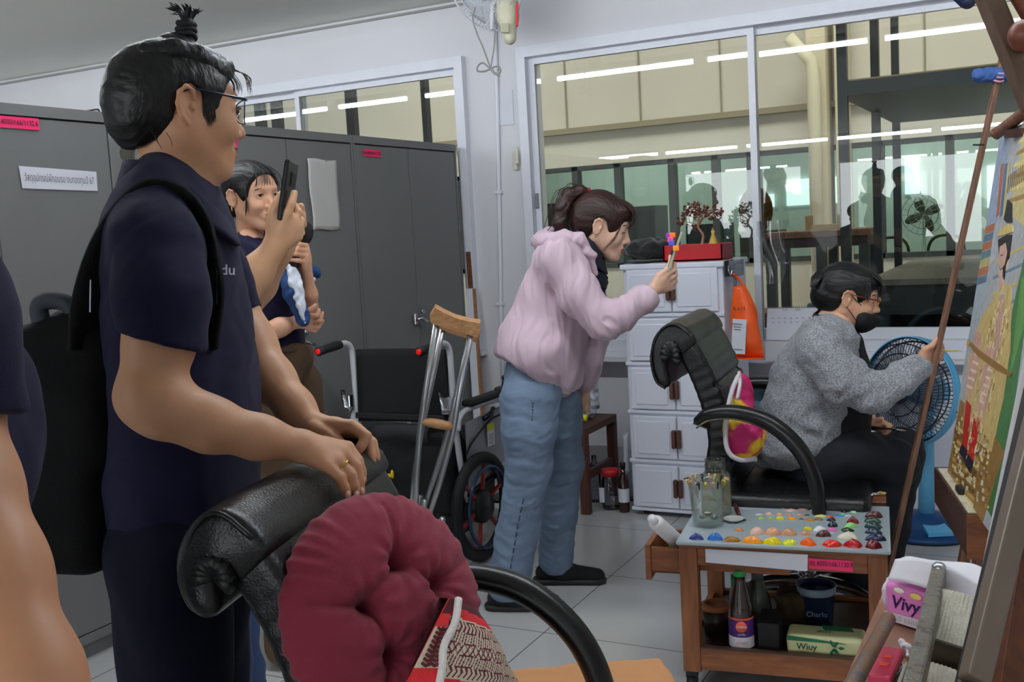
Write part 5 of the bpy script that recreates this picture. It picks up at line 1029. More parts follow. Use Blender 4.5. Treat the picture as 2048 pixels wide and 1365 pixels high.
MB().ell(P(2037, 205, 2.52), (.007, .012, .012)).build('wing_nut', M_chrome, t)
# maulstick
t = thing('maulstick', 'long wooden maulstick with a blue cloth tied near its top', 'stick', onz(1751, 1262, 0))
m0, m1 = onz(1751, 1262, 0.002), P(2008, 100, 3.18); mw = wood('stick_wood', (130, 92, 68), (92, 66, 54), axis=2)
MB().bar(m0, m1, .018, .015, bev=.002).build('stick', mw, t)
mc = m0+(m1-m0)*np.clip(.958, 0, 1); ms = nrm(m1-m0); sd = SDF(.004)
for k, (a, b_) in enumerate(((-.052, -.004), (.004, .052))): sd.cap(mc+RT*a*1.15+UP*(.004 if k else 0), mc+RT*b_*1.15, .020, .021, .01)
sd.cap(mc-RT*.04+UP*.01, mc+RT*.04+UP*.012, .012, .012, .01); sdf_obj('cloth_wrap', sd, mat('cloth_blue', (62, 92, 150), .9, bump=.6, bscale=200), t, disp=lambda V: fold(V, .004, .03, 9))
b = MB()
for k in range(3): b.tube([mc+ms*(-.012+.012*k)+RT*math.cos(a)*.016+nrm(np.cross(ms, RT))*math.sin(a)*.022+ms*.01*math.sin(a) for a in np.linspace(0, 2*math.pi, 16)[:-1]], .003, 6, closed=True)
b.build('pink_string', mat('string_pink', (206, 150, 160), .8), t)
MB().tube([P(1946, 290, 3.18), P(1968, 290, 3.18)], .0028, 6).build('nail', M_gap, t)
# top right timber of the near easel, plus cloth
t = thing('near_easel', 'near wooden easel with a leaning grey-brown mast cropped by the right frame edge', 'easel', (-.0, 1.5, 0))
M_mast = mat('mast_metal_brown', (118, 104, 92), .32, .25, var=.12, vscale=7, stretch=(1, 1, .1))
MB().bar(P(1948, 1365, 1.20)-A([0, 0, .9]), P(1948, 1365, 1.20), .03, .024, FW, bev=.002).bar(P(1948, 1365, 1.20), P(2110, 700, 1.45), .030, .024, FW, bev=.003).bar(P(2110, 700, 1.45), P(2210, 60, 1.70), .030, .024, FW, bev=.003).bar(P(2060, 196, 1.72), P(2200, 130, 1.68), .03, .024, FW, bev=.003).build('mast', M_mast, t)
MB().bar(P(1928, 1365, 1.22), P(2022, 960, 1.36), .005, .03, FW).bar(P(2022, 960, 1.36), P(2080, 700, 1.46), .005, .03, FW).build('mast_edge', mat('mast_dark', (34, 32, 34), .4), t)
MB().bar(P(2020, 1420, 1.28), P(2090, 950, 1.42), .05, .03, FW, bev=.002).build('side_post', wood('side_post_wood', (112, 62, 38), (84, 44, 28), axis=2), t)
MB().bar(P(1955, -60, 1.75), P(2068, 215, 1.70), .034, .03, FW, bev=.003).build('top_arm', wood('arm_wood', (104, 82, 66), (80, 62, 50), axis=2), t)
sd = SDF(.004); sd.ell(P(2044, 72, 1.68), (.022, .028, .026), k=.01).cap(P(2040, -20, 1.72), P(2075, 40, 1.7), .02, .02, .01); sdf_obj('top_knob', sd, wood('knob_wood', (126, 70, 48), (92, 50, 36)), t)
MB().bar(P(2038, 130, 1.72), P(2080, 130, 1.7), .03, .02).build('top_block', mat('pale_wood', (170, 160, 132), .6), t)
o = sdf_obj('blue_cloth', SDF(.004).cap(P(1912, -6, 1.9), P(1945, -4, 1.9), .008, .008, .01).cap(P(1925, 2, 1.9), P(1935, 8, 1.9), .006, .005, .01).cap(P(1935, 4, 1.9), P(1966, -10, 1.78), .008, .01), mat('cloth_navy', (36, 46, 84), .9), None); tag(o, 'scrap of dark blue cloth at the top edge beside the near easel arm', 'cloth')
# white backed canvas standing against the mast
tag(MB().prism([(0, 0), (.005, 0), (.005, .5), (0, .5)], P(1953, 1188, 1.50), RT, nrm(P(2030, 800, 1.62)-P(1953, 1188, 1.50)), ray(1953, 1188)*.03).build('stretched_canvas', mat('canvas_back', (212, 210, 216), .7)), 'thin white-edged canvas standing edge-on behind the near easel mast', 'canvas')
# ================================================================== near box easel tray with clutter
t = TRAY = thing('easel_tray', 'paint-stained wooden tray of the near easel, bottom right corner', 'tray', (-.16, 1.5, 0))
M_rail = wood('rail_stained', (116, 84, 64), (72, 62, 58), axis=1, scale=5); M_rail2 = mat('rail_painty', (104, 92, 84), .5, bump=.4, bscale=70)
def splotch(m, cols_, sc):
    nt = m.node_tree; b = nt.nodes['Principled BSDF']; tc = nt.nodes.new('ShaderNodeTexCoord'); n = nt.nodes.new('ShaderNodeTexNoise'); n.inputs['Scale'].default_value = sc; n.inputs['Detail'].default_value = 6; n.inputs['Roughness'].default_value = .7
    nt.links.new(tc.outputs['Object'], n.inputs['Vector']); r = nt.nodes.new('ShaderNodeValToRGB'); e = r.color_ramp.elements; e[0].position = .34; e[0].color = lin(cols_[0]); e[1].position = .40; e[1].color = lin(cols_[1])
    for i, c in enumerate(cols_[2:]): q = e.new(.46+.045*i); q.color = lin(c)
    nt.links.new(n.outputs['Fac'], r.inputs[0]); nt.links.new(r.outputs[0], b.inputs['Base Color'])
splotch(M_rail2, [(52, 60, 78), (96, 84, 74), (120, 104, 90), (84, 98, 98), (132, 122, 106), (70, 58, 52), (160, 154, 140)], 34)
splotch(M_rail, [(70, 64, 66), (116, 84, 64), (134, 92, 66), (104, 78, 62), (126, 104, 88), (90, 84, 84)], 22)
zR = .72; r0, r1 = onz(1777, 1238, zR), onz(1690, 1400, zR); MB().tube([r0+nrm(r0-r1)*.006, r0, r1-nrm(r0-r1)*.3], [.004, .011, .012], 12).build('rail', M_rail, t)
zS = .76; s0, s1 = onz(1878, 1152, zS), onz(1822, 1400, zS); b = MB(); b.bar(s0, s1+nrm(s1-s0)*.3, .022, .03, bev=.004); b.build('rail', M_rail2, t); MB().ell(s0+A([0, 0, .014]), (.011, .012, .008)).build('metal_cap', mat('cap_steel', (170, 176, 178), .3, .8), t)
MB().bar(onz(1868, 1195, zS-.012)-RT*.002, onz(1868, 1195, zS-.012)+nrm(s1-s0)*.1, .014, .02, bev=.003).build('inner_strip', mat('strip_steel', (150, 156, 156), .4, .5), t)
zf = .66; c0 = onz(1775, 1262, zf); b = MB(); b.box((-.27, 1.05, zf-.012), (.05, 2.02, zf)); b.build('tray_floor', mat('tray_brown', (140, 98, 78), .6, var=.1, vscale=9), t)
for y in (1.1, 1.95):
    for x in (-.25, .03): MB().box((x-.015, y-.015, 0), (x+.015, y+.015, zf-.012)).build('leg', M_ew, t)
# pink tissue pack
e0, e1 = onz(1768, 1240, zf+.002), onz(1842, 1262, zf+.002); U = nrm(e1-e0); V_ = np.cross(A([0, 0, 1.]), U); wd = .17; ht = .066; dp = .09
t = thing('pink_tissue_pack', 'open pink soft pack of tissues on the near tray', 'tissue pack', e0+U*wd/2)
RR_ = A([U, V_, [0, 0, 1]]); sd = SDF(.004); sd.box(e0+U*wd/2+V_*dp/2+A([0, 0, ht/2]), (wd/2-.01, dp/2-.01, ht/2-.01), RR_, rd=.01)
sdf_obj('pack', sd, mat('pack_pink', (232, 140, 206), .35), t, 1, disp=lambda V: fold(V, .0015, .08, 12))
wr = SDF(.004); wr.ell(e0+V_*dp*.5+A([0, 0, ht*.5])-U*.006, (.008, dp*.42, ht*.55), RR_, k=.01); sdf_obj('clear_wrap_end', wr, mat('wrap_white', (222, 216, 228), .3), t, disp=lambda V: fold(V, .003, .03, 3))
fo = e0-V_*.0022; text('lettering', 'Vivy', fo+U*.040+A([0, 0, .036]), U, (0, 0, 1), .030, mat('vivy_ink', (52, 26, 92), .5), t, .0006, shear=.2, bold=.02)
text('lettering', '20 แผ่น', fo+U*.042+A([0, 0, .010]), U, (0, 0, 1), .013, M_ink, t, .0006)
MB().prism([(0.002, 0.003), (.10, .001), (.10, .016), (.06, .018), (.002, .017)], fo, U, (0, 0, 1), -V_*.0006).build('white_band', mat('band_white', (230, 222, 230), .4), t)
for k, (a, z, c, s_) in enumerate(((.078, .016, (240, 140, 60), .010), (.060, .055, (244, 222, 120), .011), (.03, .058, (248, 246, 230), .010), (.075, .012, (90, 170, 80), .006))): MB().ell(fo+U*a+A([0, 0, z]), (s_, .0012, s_*.5), RR_, 12).build('fruit_print', mat('fruit_%d' % k, c, .5), t)
tt = thing('tissue_sheet', 'white tissue sheet with a green edge pulled out over the pink pack', 'tissue', e0+U*.1+A([0, 0, ht]))
def tis(u, v): 
    p = e0+U*(.012+.235*u)+V_*(.019+.066*v)+A([0, 0, ht+.006+.036*(1-(2*u-.7)**2*.55)*(1-v*.25)+.004*math.sin(9*u+4*v)-.030*max(0, u-.45)*1.6]); return p-A([0, 0, (.030 if v > .99 else 0)])
def tis2(u, v): return e0+U*(.010+.235*u)+V_*(.02)-V_*.022*v+A([0, 0, ht+.006+(.040*(1-(2*u-.7)**2*.55)-.030*max(0, u-.45)*1.6)*(1-v)+.003*math.sin(9*u)])
MB().grid(tis, 24, 8).grid(tis2, 24, 8).build('sheet', mat('tissue_white', (232, 228, 236), .85, bump=.3, bscale=40), tt, solid=.001)
MB().grid(lambda u, v: e0+U*(.12+.10*u)+V_*(-.003)+A([0, 0, ht+.002+.007*math.sin(u*3.1)*v]), 12, 4).build('green_edge', mat('edge_green', (130, 206, 90), .6), tt, solid=.001)
# paper blocks / old books standing behind the rail
M_pg = mat('page_edges', (206, 200, 184), .85, bump=.8, bscale=260, stretch=(1, 1, .03), var=.10, vscale=60)
def block(name, pts, dth, lb, cover=True):
    A_, B_, C_ = [A(p) for p in pts]; ux = B_-A_; uy = C_-A_; n = nrm(np.cross(ux, uy)); n = n if n@FW > 0 else -n; b = MB()
    def f(u, v): return A_+ux*u+uy*v-n*.002*math.sin(u*math.pi)+n*.0008*math.sin(u*60)
    b.grid(f, 60, 6); V0 = [A_, A_+ux, A_+ux+uy, A_+uy]; b.add(V0+[v+n*dth for v in V0], [(4, 5, 6, 7), (0, 1, 5, 4), (1, 2, 6, 5), (2, 3, 7, 6), (3, 0, 4, 7)])
    o = b.build(name, M_pg); tag(o, lb, 'book', 'old books on the near tray')
    if cover: MB().bar(A_-uy*.03, A_+ux-uy*.03, .004, dth, n).build('cover', mat('cover_dark', (62, 56, 42), .7), o)
block('book', (P(1853, 1300, 1.47), P(1932, 1325, 1.43), P(1885, 1178, 1.56)), .06, 'thick old book standing with pale ribbed page edges toward the camera, upper one')
block('book', (P(1844, 1395, 1.38), P(1928, 1425, 1.35), P(1852, 1322, 1.43)), .05, 'lower pale book block at the bottom edge of the picture below the upper book')
# pink plastic case, scraps, brushes
c = onz(1778, 1335, zf+.004); R_ = A([nrm(r0-r1), np.cross((0, 0, 1), nrm(r0-r1)), [0, 0, 1]]); t = thing('pink_case', 'translucent pink plastic case with orange squares in the near tray', 'case', c)
MB().box((-.075, -.016, .0), (.035, .016, .018), R_, c, .004).build('case', mat('case_pink', (240, 70, 110), .3, trans=.2), t)
for k in (-.035, -.005): MB().box((k-.005, -.006, .018), (k+.004, .006, .020), R_, c, .001).build('orange_square', mat('sq_orange', (250, 90, 60), .4), t)
o = sdf_obj('tissue_scrap', SDF(.002).cap(onz(1803, 1288, zf+.012), onz(1822, 1302, zf+.010), .006, .005, .01).cap(onz(1812, 1296, zf+.014), onz(1818, 1312, zf+.008), .005, .003, .01), mat('tissue_white', (232, 228, 236), .85), None, disp=lambda V: fold(V, .003, .02, 2)); tag(o, 'torn white scrap of tissue in the near tray beside the pink case', 'tissue')
for i, (a, b_, c_) in enumerate((((1800, 1345), (1826, 1318), (60, 60, 60)), ((1806, 1362), (1836, 1330), (110, 140, 150)), ((1796, 1372), (1812, 1330), (200, 190, 180)))):
    p0, p1 = onz(*a, zf+.012), onz(*b_, zf+.022); t = thing('paint_brush', ('dark thin brush in the near tray', 'teal-grey brush crossing the near tray', 'pale brush beside the pink case')[i], 'paint brush', p0); MB().tube([p0-(p1-p0)*.8, p0, p1], [.002, .003, .003], 8).build('handle', mat('nbrush_%d' % i, c_, .4), t); MB().tube([p1, p1+(p1-p0)*.12], [.003, .0015], 8).build('bristles', mat('bristle', (190, 160, 96), .8), t)
o = MB()
o.tube(spline([onz(x, y, zf+.01) for x, y in ((1798, 1318), (1806, 1330), (1800, 1340), (1810, 1348), (1804, 1356))], 5), .001, 5); tag(o.build('string', pa), 'thin curl of white string beside the pink case', 'string')
# ================================================================== cushions on the near chair
ch, sh = math.cos(H1), math.sin(H1); RC = A([[ch, sh, 0], [-sh, ch, 0], [0, 0, 1]])*S1
def cw(p): return A(p, dtype=float)@RC+CH1
print('seat px', [tuple(round(v) for v in ((lambda d: (1024+FPX*(d@RT)/(d@FW), 682.5-FPX*(d@UP)/(d@FW)))(cw(p)-CAM))) for p in ((.25, .25, .51), (.25, -.25, .51), (-.2, .25, .51), (-.12, 0, .8))])
# ================================================================== people
def skinmat(name, c): return mat(name, c, .48, bump=.06, bscale=140, var=.05, vscale=18, sss=.12)
M_hair = mat('black_hair', (11, 10, 11), .46, bump=.9, bscale=110, stretch=(.12, 1, .4), spec=.45)
M_hairb = mat('brown_hair', (44, 24, 19), .48, bump=1, bscale=120, stretch=(.2, 1, .4), spec=.4, var=.45, vscale=14)
M_lip = mat('lips', (186, 104, 98), .4, sss=.1); M_lipm = mat('lips_pale', (176, 112, 98), .45, sss=.1); M_eye = mat('eye_white', (226, 220, 214), .2, coat=.5); M_iris = mat('iris_dark', (32, 20, 16), .15, coat=.6); M_lash = mat('lash', (18, 14, 14), .7)
M_navy = mat('navy_pique', (25, 23, 50), .85, bump=.35, bscale=900, sheen=.05, var=.06, vscale=5, spec=.2)
M_gold = mat('gold', (226, 180, 86), .2, 1.0)
def axes_from(yaw, pitch=0., roll=0.):
    """head frame: yaw 0 faces image right, + turns toward the camera, pitch + looks down; rows fwd,left,up"""
    r = nrm(RT*A([1, 1, 0])); a = nrm(FW*A([1, 1, 0])); u = A([0, 0, 1.])
    f = r*math.cos(yaw)-a*math.sin(yaw); l = np.cross(u, f)
    f2 = f*math.cos(pitch)-u*math.sin(pitch); u2 = np.cross(f2, l)
    l2 = l*math.cos(roll)+u2*math.sin(roll); u3 = -l*math.sin(roll)+u2*math.cos(roll)
    return A([f2, l2, u3])
def head_sdf(res=.003, smile=0., full=0., eyes=True, top=.116):
    s = SDF(res)
    s.ell((-.016, 0, top-.078), (.090, .074, .078), k=.01).ell((.026, 0, .0), (.062, .060+full*.004, .086), k=.03)
    for y in (-1, 1):
        s.cap((-.002, y*.046, -.040), (.055, y*.018, -.086), .022+full*.006, .019, k=.03)
        s.ell((.055, y*.037, -.024), (.026+full*.003, .022, .026), k=.022)
        if smile: s.ell((.070, y*.034, -.028), (.016, .014, .013), k=.014)
    s.ell((.073, 0, -.089), (.018, .021, .016), k=.018)
    s.cap((.074, -.028, .031), (.074, .028, .031), .011, k=.02)
    s.cap((.079, 0, .020), (.100, 0, -.020), .0065, .0095, k=.012).ell((.1015, 0, -.025), (.0105, .0105, .009), k=.008)
    for y in (-1, 1):
        s.ell((.0925, y*.0125, -.029), (.0085, .0065, .007), k=.006)
        s.ell((.097, y*.0062, -.0365), (.004, .0026, .003), k=.002, op=-1)
        s.ell((.094, y*.031, .012), (.012, .018, .0095), k=.012, op=-1)
        s.ell((.0715, y*.031, .0095), (.0140, .0165, .0135), k=.005)
        if eyes: s.ell((.086, y*.0315, .0090), (.010, .0125, .0036), k=.002, op=-1)
    s.ell((.076, 0, -.058), (.019, .026, .019), k=.02)
    w = .021+smile*.008
    s.ell((.0925, 0, -.0528), (.0068, w*.95, .0042), k=.004).ell((.0905, 0, -.0635), (.0075, w*.8, .0052), k=.004)
    mz = -.0582
    if smile: s.chain([((.085, -w, mz+.007), .0022), ((.0985, -w*.45, mz), .0045), ((.1005, w*.45, mz), .0045), ((.085, w, mz+.007), .0022)], k=.003, op=-1)
    else: s.cap((.100, -w*.8, mz), (.100, w*.8, mz), .0014, k=.004, op=-1)
    for y in (-1, 1):   # ears
        R = frame((1, -y*.35, .12), (0, 0, 1)); s.ell((-.010, y*.076, .000), (.017, .0065, .029), R, k=.005); s.ell((-.003, y*.0845, .004), (.0105, .0075, .019), R, k=.003, op=-1)
        pts = [((.003, y*.077, .012), .0030), ((.0, y*.081, .024), .0032), ((-.012, y*.085, .0285), .0034), ((-.023, y*.087, .018), .0034), ((-.025, y*.086, .000), .0032), ((-.018, y*.082, -.018), .0034), ((-.008, y*.078, -.027), .0044)]
        s.chain(pts, k=.004); s.ell((.001, y*.078, -.002), (.004, .004, .006), k=.003)
    return s
def lipfn(mi=1, w=.024):
    return lambda X: np.where(((X[:, 0]-.093)/.013)**2+(X[:, 1]/w)**2+((X[:, 2]+.0585)/.0115)**2 < 1, mi, 0)
def head_feats(root, c, R, sc, eyes=True, lid=1., brow=(20, 16, 16), gaze=0., teeth=False, male=False):
    def w(p): return (A(p, dtype=float)*sc)@R+c
    for y in (-1, 1):
        if eyes:
            e = MB().ell(w((.0705, y*.031, .0092)), .0122*sc, n=18).build('eye', M_eye, root)
            d = nrm(A([1, gaze, -.02]))@R; MB().lathe([(0, .0119*sc), (.0052*sc, .0113*sc), (.0052*sc, .0121*sc), (0, .0128*sc)], w((.0705, y*.031, .0092)), d, cap=False, n=18).build('iris', M_iris, e)
        z = .0125 if eyes else .004
        MB().tube([w(p) for p in spline([(.0795, y*.0175, z-.003), (.0845, y*.026, z+.0008), (.0835, y*.037, z+.0005), (.076, y*.0455, z-.0035)], 4)], [.0004]+[.0013*sc]*11+[.0005], 5).build('eyelash', M_lash, root)
        MB().tube([w(p) for p in spline([(.0855, y*.015, .027), (.0865, y*.026, .031), (.082, y*.038, .031), (.072, y*.048, .026)], 4)], [.0012]+[(.0028 if male else .0018)*sc]*11+[.0006], 6).build('eyebrow', M_lash, root)
    if teeth: MB().grid(lambda u, v: w((.0925-.012*(2*u-1)**2, (u-.5)*.042, -.0545-.007*v+.004*(2*u-1)**2)), 14, 4).build('teeth', mat('teeth', (232, 226, 214), .25), root, solid=.001)
def strands(root, name, m, curves, r=.0012, n=5):
    b = MB()
    for c in curves: q = spline(c, 5); b.tube(q, np.concatenate([np.full(len(q)-2, r), [r*.7, r*.2]]), n)
    return tag(b.build(name, m, root), kind='stuff')
def pc(lst): return [(P(x, y, d), r) for x, y, d, r in lst]
def hand_px(sd, wrist, knuckles, fingers, rk=.0115, kp=.012, kf=.0025):
    """palm from the wrist to each knuckle, then separate fingers; entries are (px,py,depth,radius)"""
    W_, rw = P(*wrist[:3]), wrist[3]
    for kx in knuckles: sd.cap(W_, P(*kx[:3]), rw*.62, kx[3], k=kp)
    for i in range(len(knuckles)-1): sd.cap((W_*.45+P(*knuckles[i][:3])*.55), (W_*.45+P(*knuckles[i+1][:3])*.55), rk, rk, k=kp)
    for f in fingers: sd.chain(pc(f), k=kf)
    return sd
def ribbon(pts, w, name, m, root, th=.004, n=8, nv=5, bulge=0.):
    """strap: pts = (px,py,depth) spline, lying across direction wdir"""
    p = spline([P(*q[:3]) for q in pts], n); wd = spline([A(q[3]) for q in pts], n)
    def f(u, v):
        i = v*(len(p)-1); a = int(min(len(p)-2, math.floor(i))); t = i-a; c = p[a]*(1-t)+p[a+1]*t; d = nrm(wd[a]*(1-t)+wd[a+1]*t); return c+d*w*(u-.5)
    return MB().grid(f, nv, len(p)*2).build(name, m, root, solid=th)
# ------------------------------------------------------------------ 1. man with the topknot and glasses
SK1 = skinmat('skin_tan', (194, 144, 110))
t = thing('person', 'man in navy polo and glasses with a topknot, hands resting on the black chair', 'person', onz(350, 1365, 0)*0+A([P(350, 900, 1.7)[0], P(350, 900, 1.7)[1], 0]))
c1 = P(357, 224, 1.70); R1 = axes_from(deg(-33), deg(6)); 
h = head_sdf(.0022, smile=.6, full=1., top=.104); h.cap((-.012, 0, -.04), (-.008, 0, -.20), .050, .053, k=.03).cap((.03, 0, -.07), (-.01, 0, -.16), .034, .045, k=.035)
S1h = 1.0; h.xf = lambda V: (V*S1h)@R1+c1
arm = SDF(.0032)
arm.chain(pc([(322, 600, 1.50, .050), (318, 690, 1.50, .0475), (296, 790, 1.49, .041)]), k=.02).chain(pc([(296, 795, 1.49, .041), (330, 815, 1.49, .0405), (420, 850, 1.51, .036), (520, 876, 1.54, .0285), (600, 892, 1.565, .0235)]), k=.03)
hand_px(arm, (602, 893, 1.567, .030), [(652, 931, 1.55, .0115), (673, 922, 1.565, .012), (686, 906, 1.585, .0125), (694, 897, 1.605, .012)],
 [[(652, 931, 1.55, .0105), (680, 956, 1.55, .0088), (688, 976, 1.552, .0082), (694, 990, 1.555, .007)], [(673, 922, 1.565, .0112), (701, 951, 1.565, .0095), (707, 972, 1.567, .0088), (711, 990, 1.57, .0072)], [(686, 906, 1.585, .0115), (712, 934, 1.583, .0095), (718, 962, 1.583, .0088), (721, 986, 1.585, .0072)], [(694, 897, 1.605, .011), (715, 922, 1.60, .0092), (722, 944, 1.60, .0086), (725, 963, 1.60, .007)]])
arm2 = SDF(.0032)
arm2.chain(pc([(455, 590, 1.93, .047), (500, 690, 1.90, .043), (545, 762, 1.86, .037), (590, 815, 1.82, .029), (622, 850, 1.79, .024)]), k=.03)
hand_px(arm2, (624, 852, 1.788, .028), [(704, 853, 1.75, .0115), (714, 860, 1.77, .0115), (722, 866, 1.785, .0105)],
 [[(704, 853, 1.75, .0112), (733, 873, 1.735, .0092), (722, 894, 1.728, .0085), (710, 909, 1.725, .007)], [(714, 860, 1.77, .0112), (738, 884, 1.76, .0092), (742, 912, 1.752, .0086), (745, 939, 1.75, .0072)], [(722, 866, 1.785, .0105), (745, 886, 1.775, .0088), (751, 912, 1.77, .008), (752, 933, 1.765, .0068)],
  [(630, 858, 1.77, .017), (655, 868, 1.755, .0115), (675, 882, 1.745, .0098), (689, 895, 1.74, .008)]])
tor = SDF(.012); tor.ell(P(345, 590, 1.70), (.085, .15, .15), A([RT, FW, UP]), k=.03).ell(P(365, 850, 1.70), (.085, .14, .25), A([RT, FW, UP]), k=.05).cap(P(330, 470, 1.55), P(330, 470, 1.85), .045, k=.05).cap(P(345, 400, 1.70), P(338, 480, 1.70), .040, k=.03).cap(P(322, 490, 1.53), P(320, 600, 1.50), .045, k=.03).cap(P(400, 490, 1.87), P(455, 590, 1.92), .045, k=.03)
for x, d in ((330, 1.62), (385, 1.80)):
    hp = P(x, 1060, d); kn = A([hp[0]-.01, hp[1], .48]); ft = A([hp[0]-.03, hp[1], .06]); tor.chain([(hp, .075), (kn, .05), (ft, .035)], k=.03)
body = sdf_obj('body', [h, arm, arm2, tor], [SK1, M_lipm], t, 1, matfn=lipfn(1, .026))
head_feats(t, c1, R1, S1h, male=True)
def w1(p): return (A(p, dtype=float)*S1h)@R1+c1
# hair: close sides, smooth top, topknot
hr = SDF(.003); hr.ell((-.024, 0, .034), (.092, .0805, .078), k=.01).ell((.010, 0, .030), (.081, .0800, .078), k=.01).ell((-.052, 0, -.005), (.064, .070, .062), k=.03).ell((.012, 0, .074), (.074, .060, .034), k=.02).cap((-.055, 0, -.03), (-.050, 0, -.058), .050, .036, k=.02)
hr.poly([(.2, .066), (.088, .066), (.062, .045), (.056, .034), (.048, .012), (.036, -.030), (.030, -.026), (.022, .0), (.015, .024), (-.002, .037), (-.019, .026), (-.023, .0), (-.027, -.034), (-.036, -.050), (-.063, -.066), (-.13, -.074), (-.13, -.3), (.2, -.3)], .004)
hr.ell((-.006, 0, .112), (.024, .020, .018), k=.02)
hr.xf = lambda V: V@R1+c1
sdf_obj('hair', hr, M_hair, t, 1, disp=lambda V: fold(V, .0012, .06, 21, (.35, 1, 1))+fold(V, .0004, .014, 22, (.25, 1, 1)))
pe = SDF(.003); pe.chain([((.045, -.045, .068), .016), ((.015, -.052, .082), .016), ((-.02, -.052, .086), .016), ((-.06, -.040, .080), .018)], k=.02).chain([((.068, -.02, .078), .012), ((.070, .02, .078), .012)], k=.02).chain([((.045, -.045, .066), .016), ((.068, -.022, .076), .012)], k=.02); pe.xf = hr.xf
sdf_obj('hair_roll', pe, M_hair, t, 1, disp=lambda V: fold(V, .0005, .014, 23, (.25, 1, 1)))
kb = P(371, 82, 1.70); ku = nrm(P(373, 40, 1.70)-kb); kr = nrm(np.cross(ku, FW))
kn = SDF(.0025); kn.cap(kb-ku*.012, kb+ku*.034, .017, .0105, k=.01); sdf_obj('topknot', kn, M_hair, t)
b = MB()
for k in range(3): b.tube([kb+ku*(.008+.009*k)+(kr*math.cos(a)+FW*math.sin(a))*(.0145-.001*k)+ku*.002*math.sin(2*a+k) for a in np.linspace(0, 2*math.pi, 25)[:-1]], .0048, 8, closed=True)
b.build('hair_tie', mat('hair_tie_black', (16, 16, 20), .8), t)
rnd = np.random.RandomState(3); cs = []
for k in range(70): a = rnd.rand()*6.3; s_ = kr*math.cos(a)+FW*math.sin(a); o = rnd.rand(); cs.append([kb+ku*.030+s_*.006, kb+ku*(.042+.01*o)+s_*(.010+.008*o), kb+ku*(.046+.012*rnd.rand())+s_*(.016+.016*rnd.rand())+kr*.003])
strands(t, 'knot_tips', M_hair, cs, .0011)
cs = []
for k in range(22):
    y = -.072+.03*rnd.rand(); x = -.06+.10*rnd.rand(); z = -.052+.035*(x > 0)+rnd.randn()*.008; cs.append([w1((x-.01, y*1.04, z+.016)), w1((x-.002, y*1.04, z+.004)), w1((x+.008*rnd.rand(), y*1.0, z-.006))])
for k in range(50): x = .016+.020*rnd.rand(); cs.append([w1((x, -.0735, .02)), w1((x+.002, -.0735, .0)), w1((x+.002+.004*rnd.rand(), -.070, -.012-.022*rnd.rand()*(1-abs(x-.028)/.02)))])
for k in range(14): x = .07+.015*rnd.rand(); y = -.045-.01*rnd.rand(); cs.append([w1((x-.02, y, .075)), w1((x, y, .050)), w1((x+.004, y+.004, .030+.01*rnd.rand()))])
for k in range(9): o_ = rnd.rand(); cs.append([w1((.075, -.02+.03*o_, .083)), w1((.100+.012*o_, -.02, .070)), w1((.108+.010*rnd.rand(), -.02, .035+.02*rnd.rand()))])
strands(t, 'loose_hair', M_hair, cs, .0005, 4)
# glasses
g = thing_g = MB(); zg = .0125
for y in (-1, 1):
    pts = [(.100-.010*abs(math.cos(a)), y*(.034+.026*math.cos(a)), zg-.004+.019*math.sin(a)*(1 if math.sin(a) > 0 else 1.1)) for a in np.linspace(0, 2*math.pi, 33)[:-1]]
    g.tube([w1(p) for p in pts], .0011, 6, closed=True)
g.tube([w1((.1005, -.008, zg+.004)), w1((.104, 0, zg+.006)), w1((.1005, .008, zg+.004))], .0012, 6)
gl = g.build('glasses', mat('glasses_navy', (34, 38, 60), .25, .3), t)
for y in (-1, 1):
    MB().tube([w1(p) for p in ((.092, y*.062, zg+.010), (.085, y*.070, zg+.010), (.03, y*.080, zg+.012), (-.002, y*.083, zg+.014), (-.02, y*.085, zg+.006))], [.0022, .0026, .0018, .0016, .0016], 8).build('temple', mat('glasses_navy', (34, 38, 60), .25, .3), gl)
    MB().grid(lambda u, v: w1((.097-.006*abs(2*u-1), y*(.034+.024*(2*u-1)), zg-.004+.034*(v-.5)*math.sqrt(max(.05, 1-(2*u-1)**4)))), 10, 8).build('lens', glassmat('lens_glass', (250, 252, 252), .15), gl)
    MB().tube([w1((.099, y*.008, zg-.004)), w1((.093, y*.010, zg-.012)), w1((.088, y*.011, zg-.012))], .0009, 5).build('nose_pad', M_chrome, gl)
MB().tube(ring(P(686, 932, 1.563), nrm(P(701, 951, 1.565)-P(673, 922, 1.565)), .0106, 26), .0016, 8, closed=True).build('ring', M_gold, t)
b = MB()
for x, y, d in ((695, 990, 1.548), (713, 990, 1.562), (723, 983, 1.577), (726, 960, 1.592), (746, 938, 1.743), (752, 930, 1.759), (689, 895, 1.731)): MB().ell(P(x, y, d), (.0042, .0062, .003), A([RT, UP, FW]), 10).build('fingernail', mat('nail_pink', (226, 180, 164), .3), t)
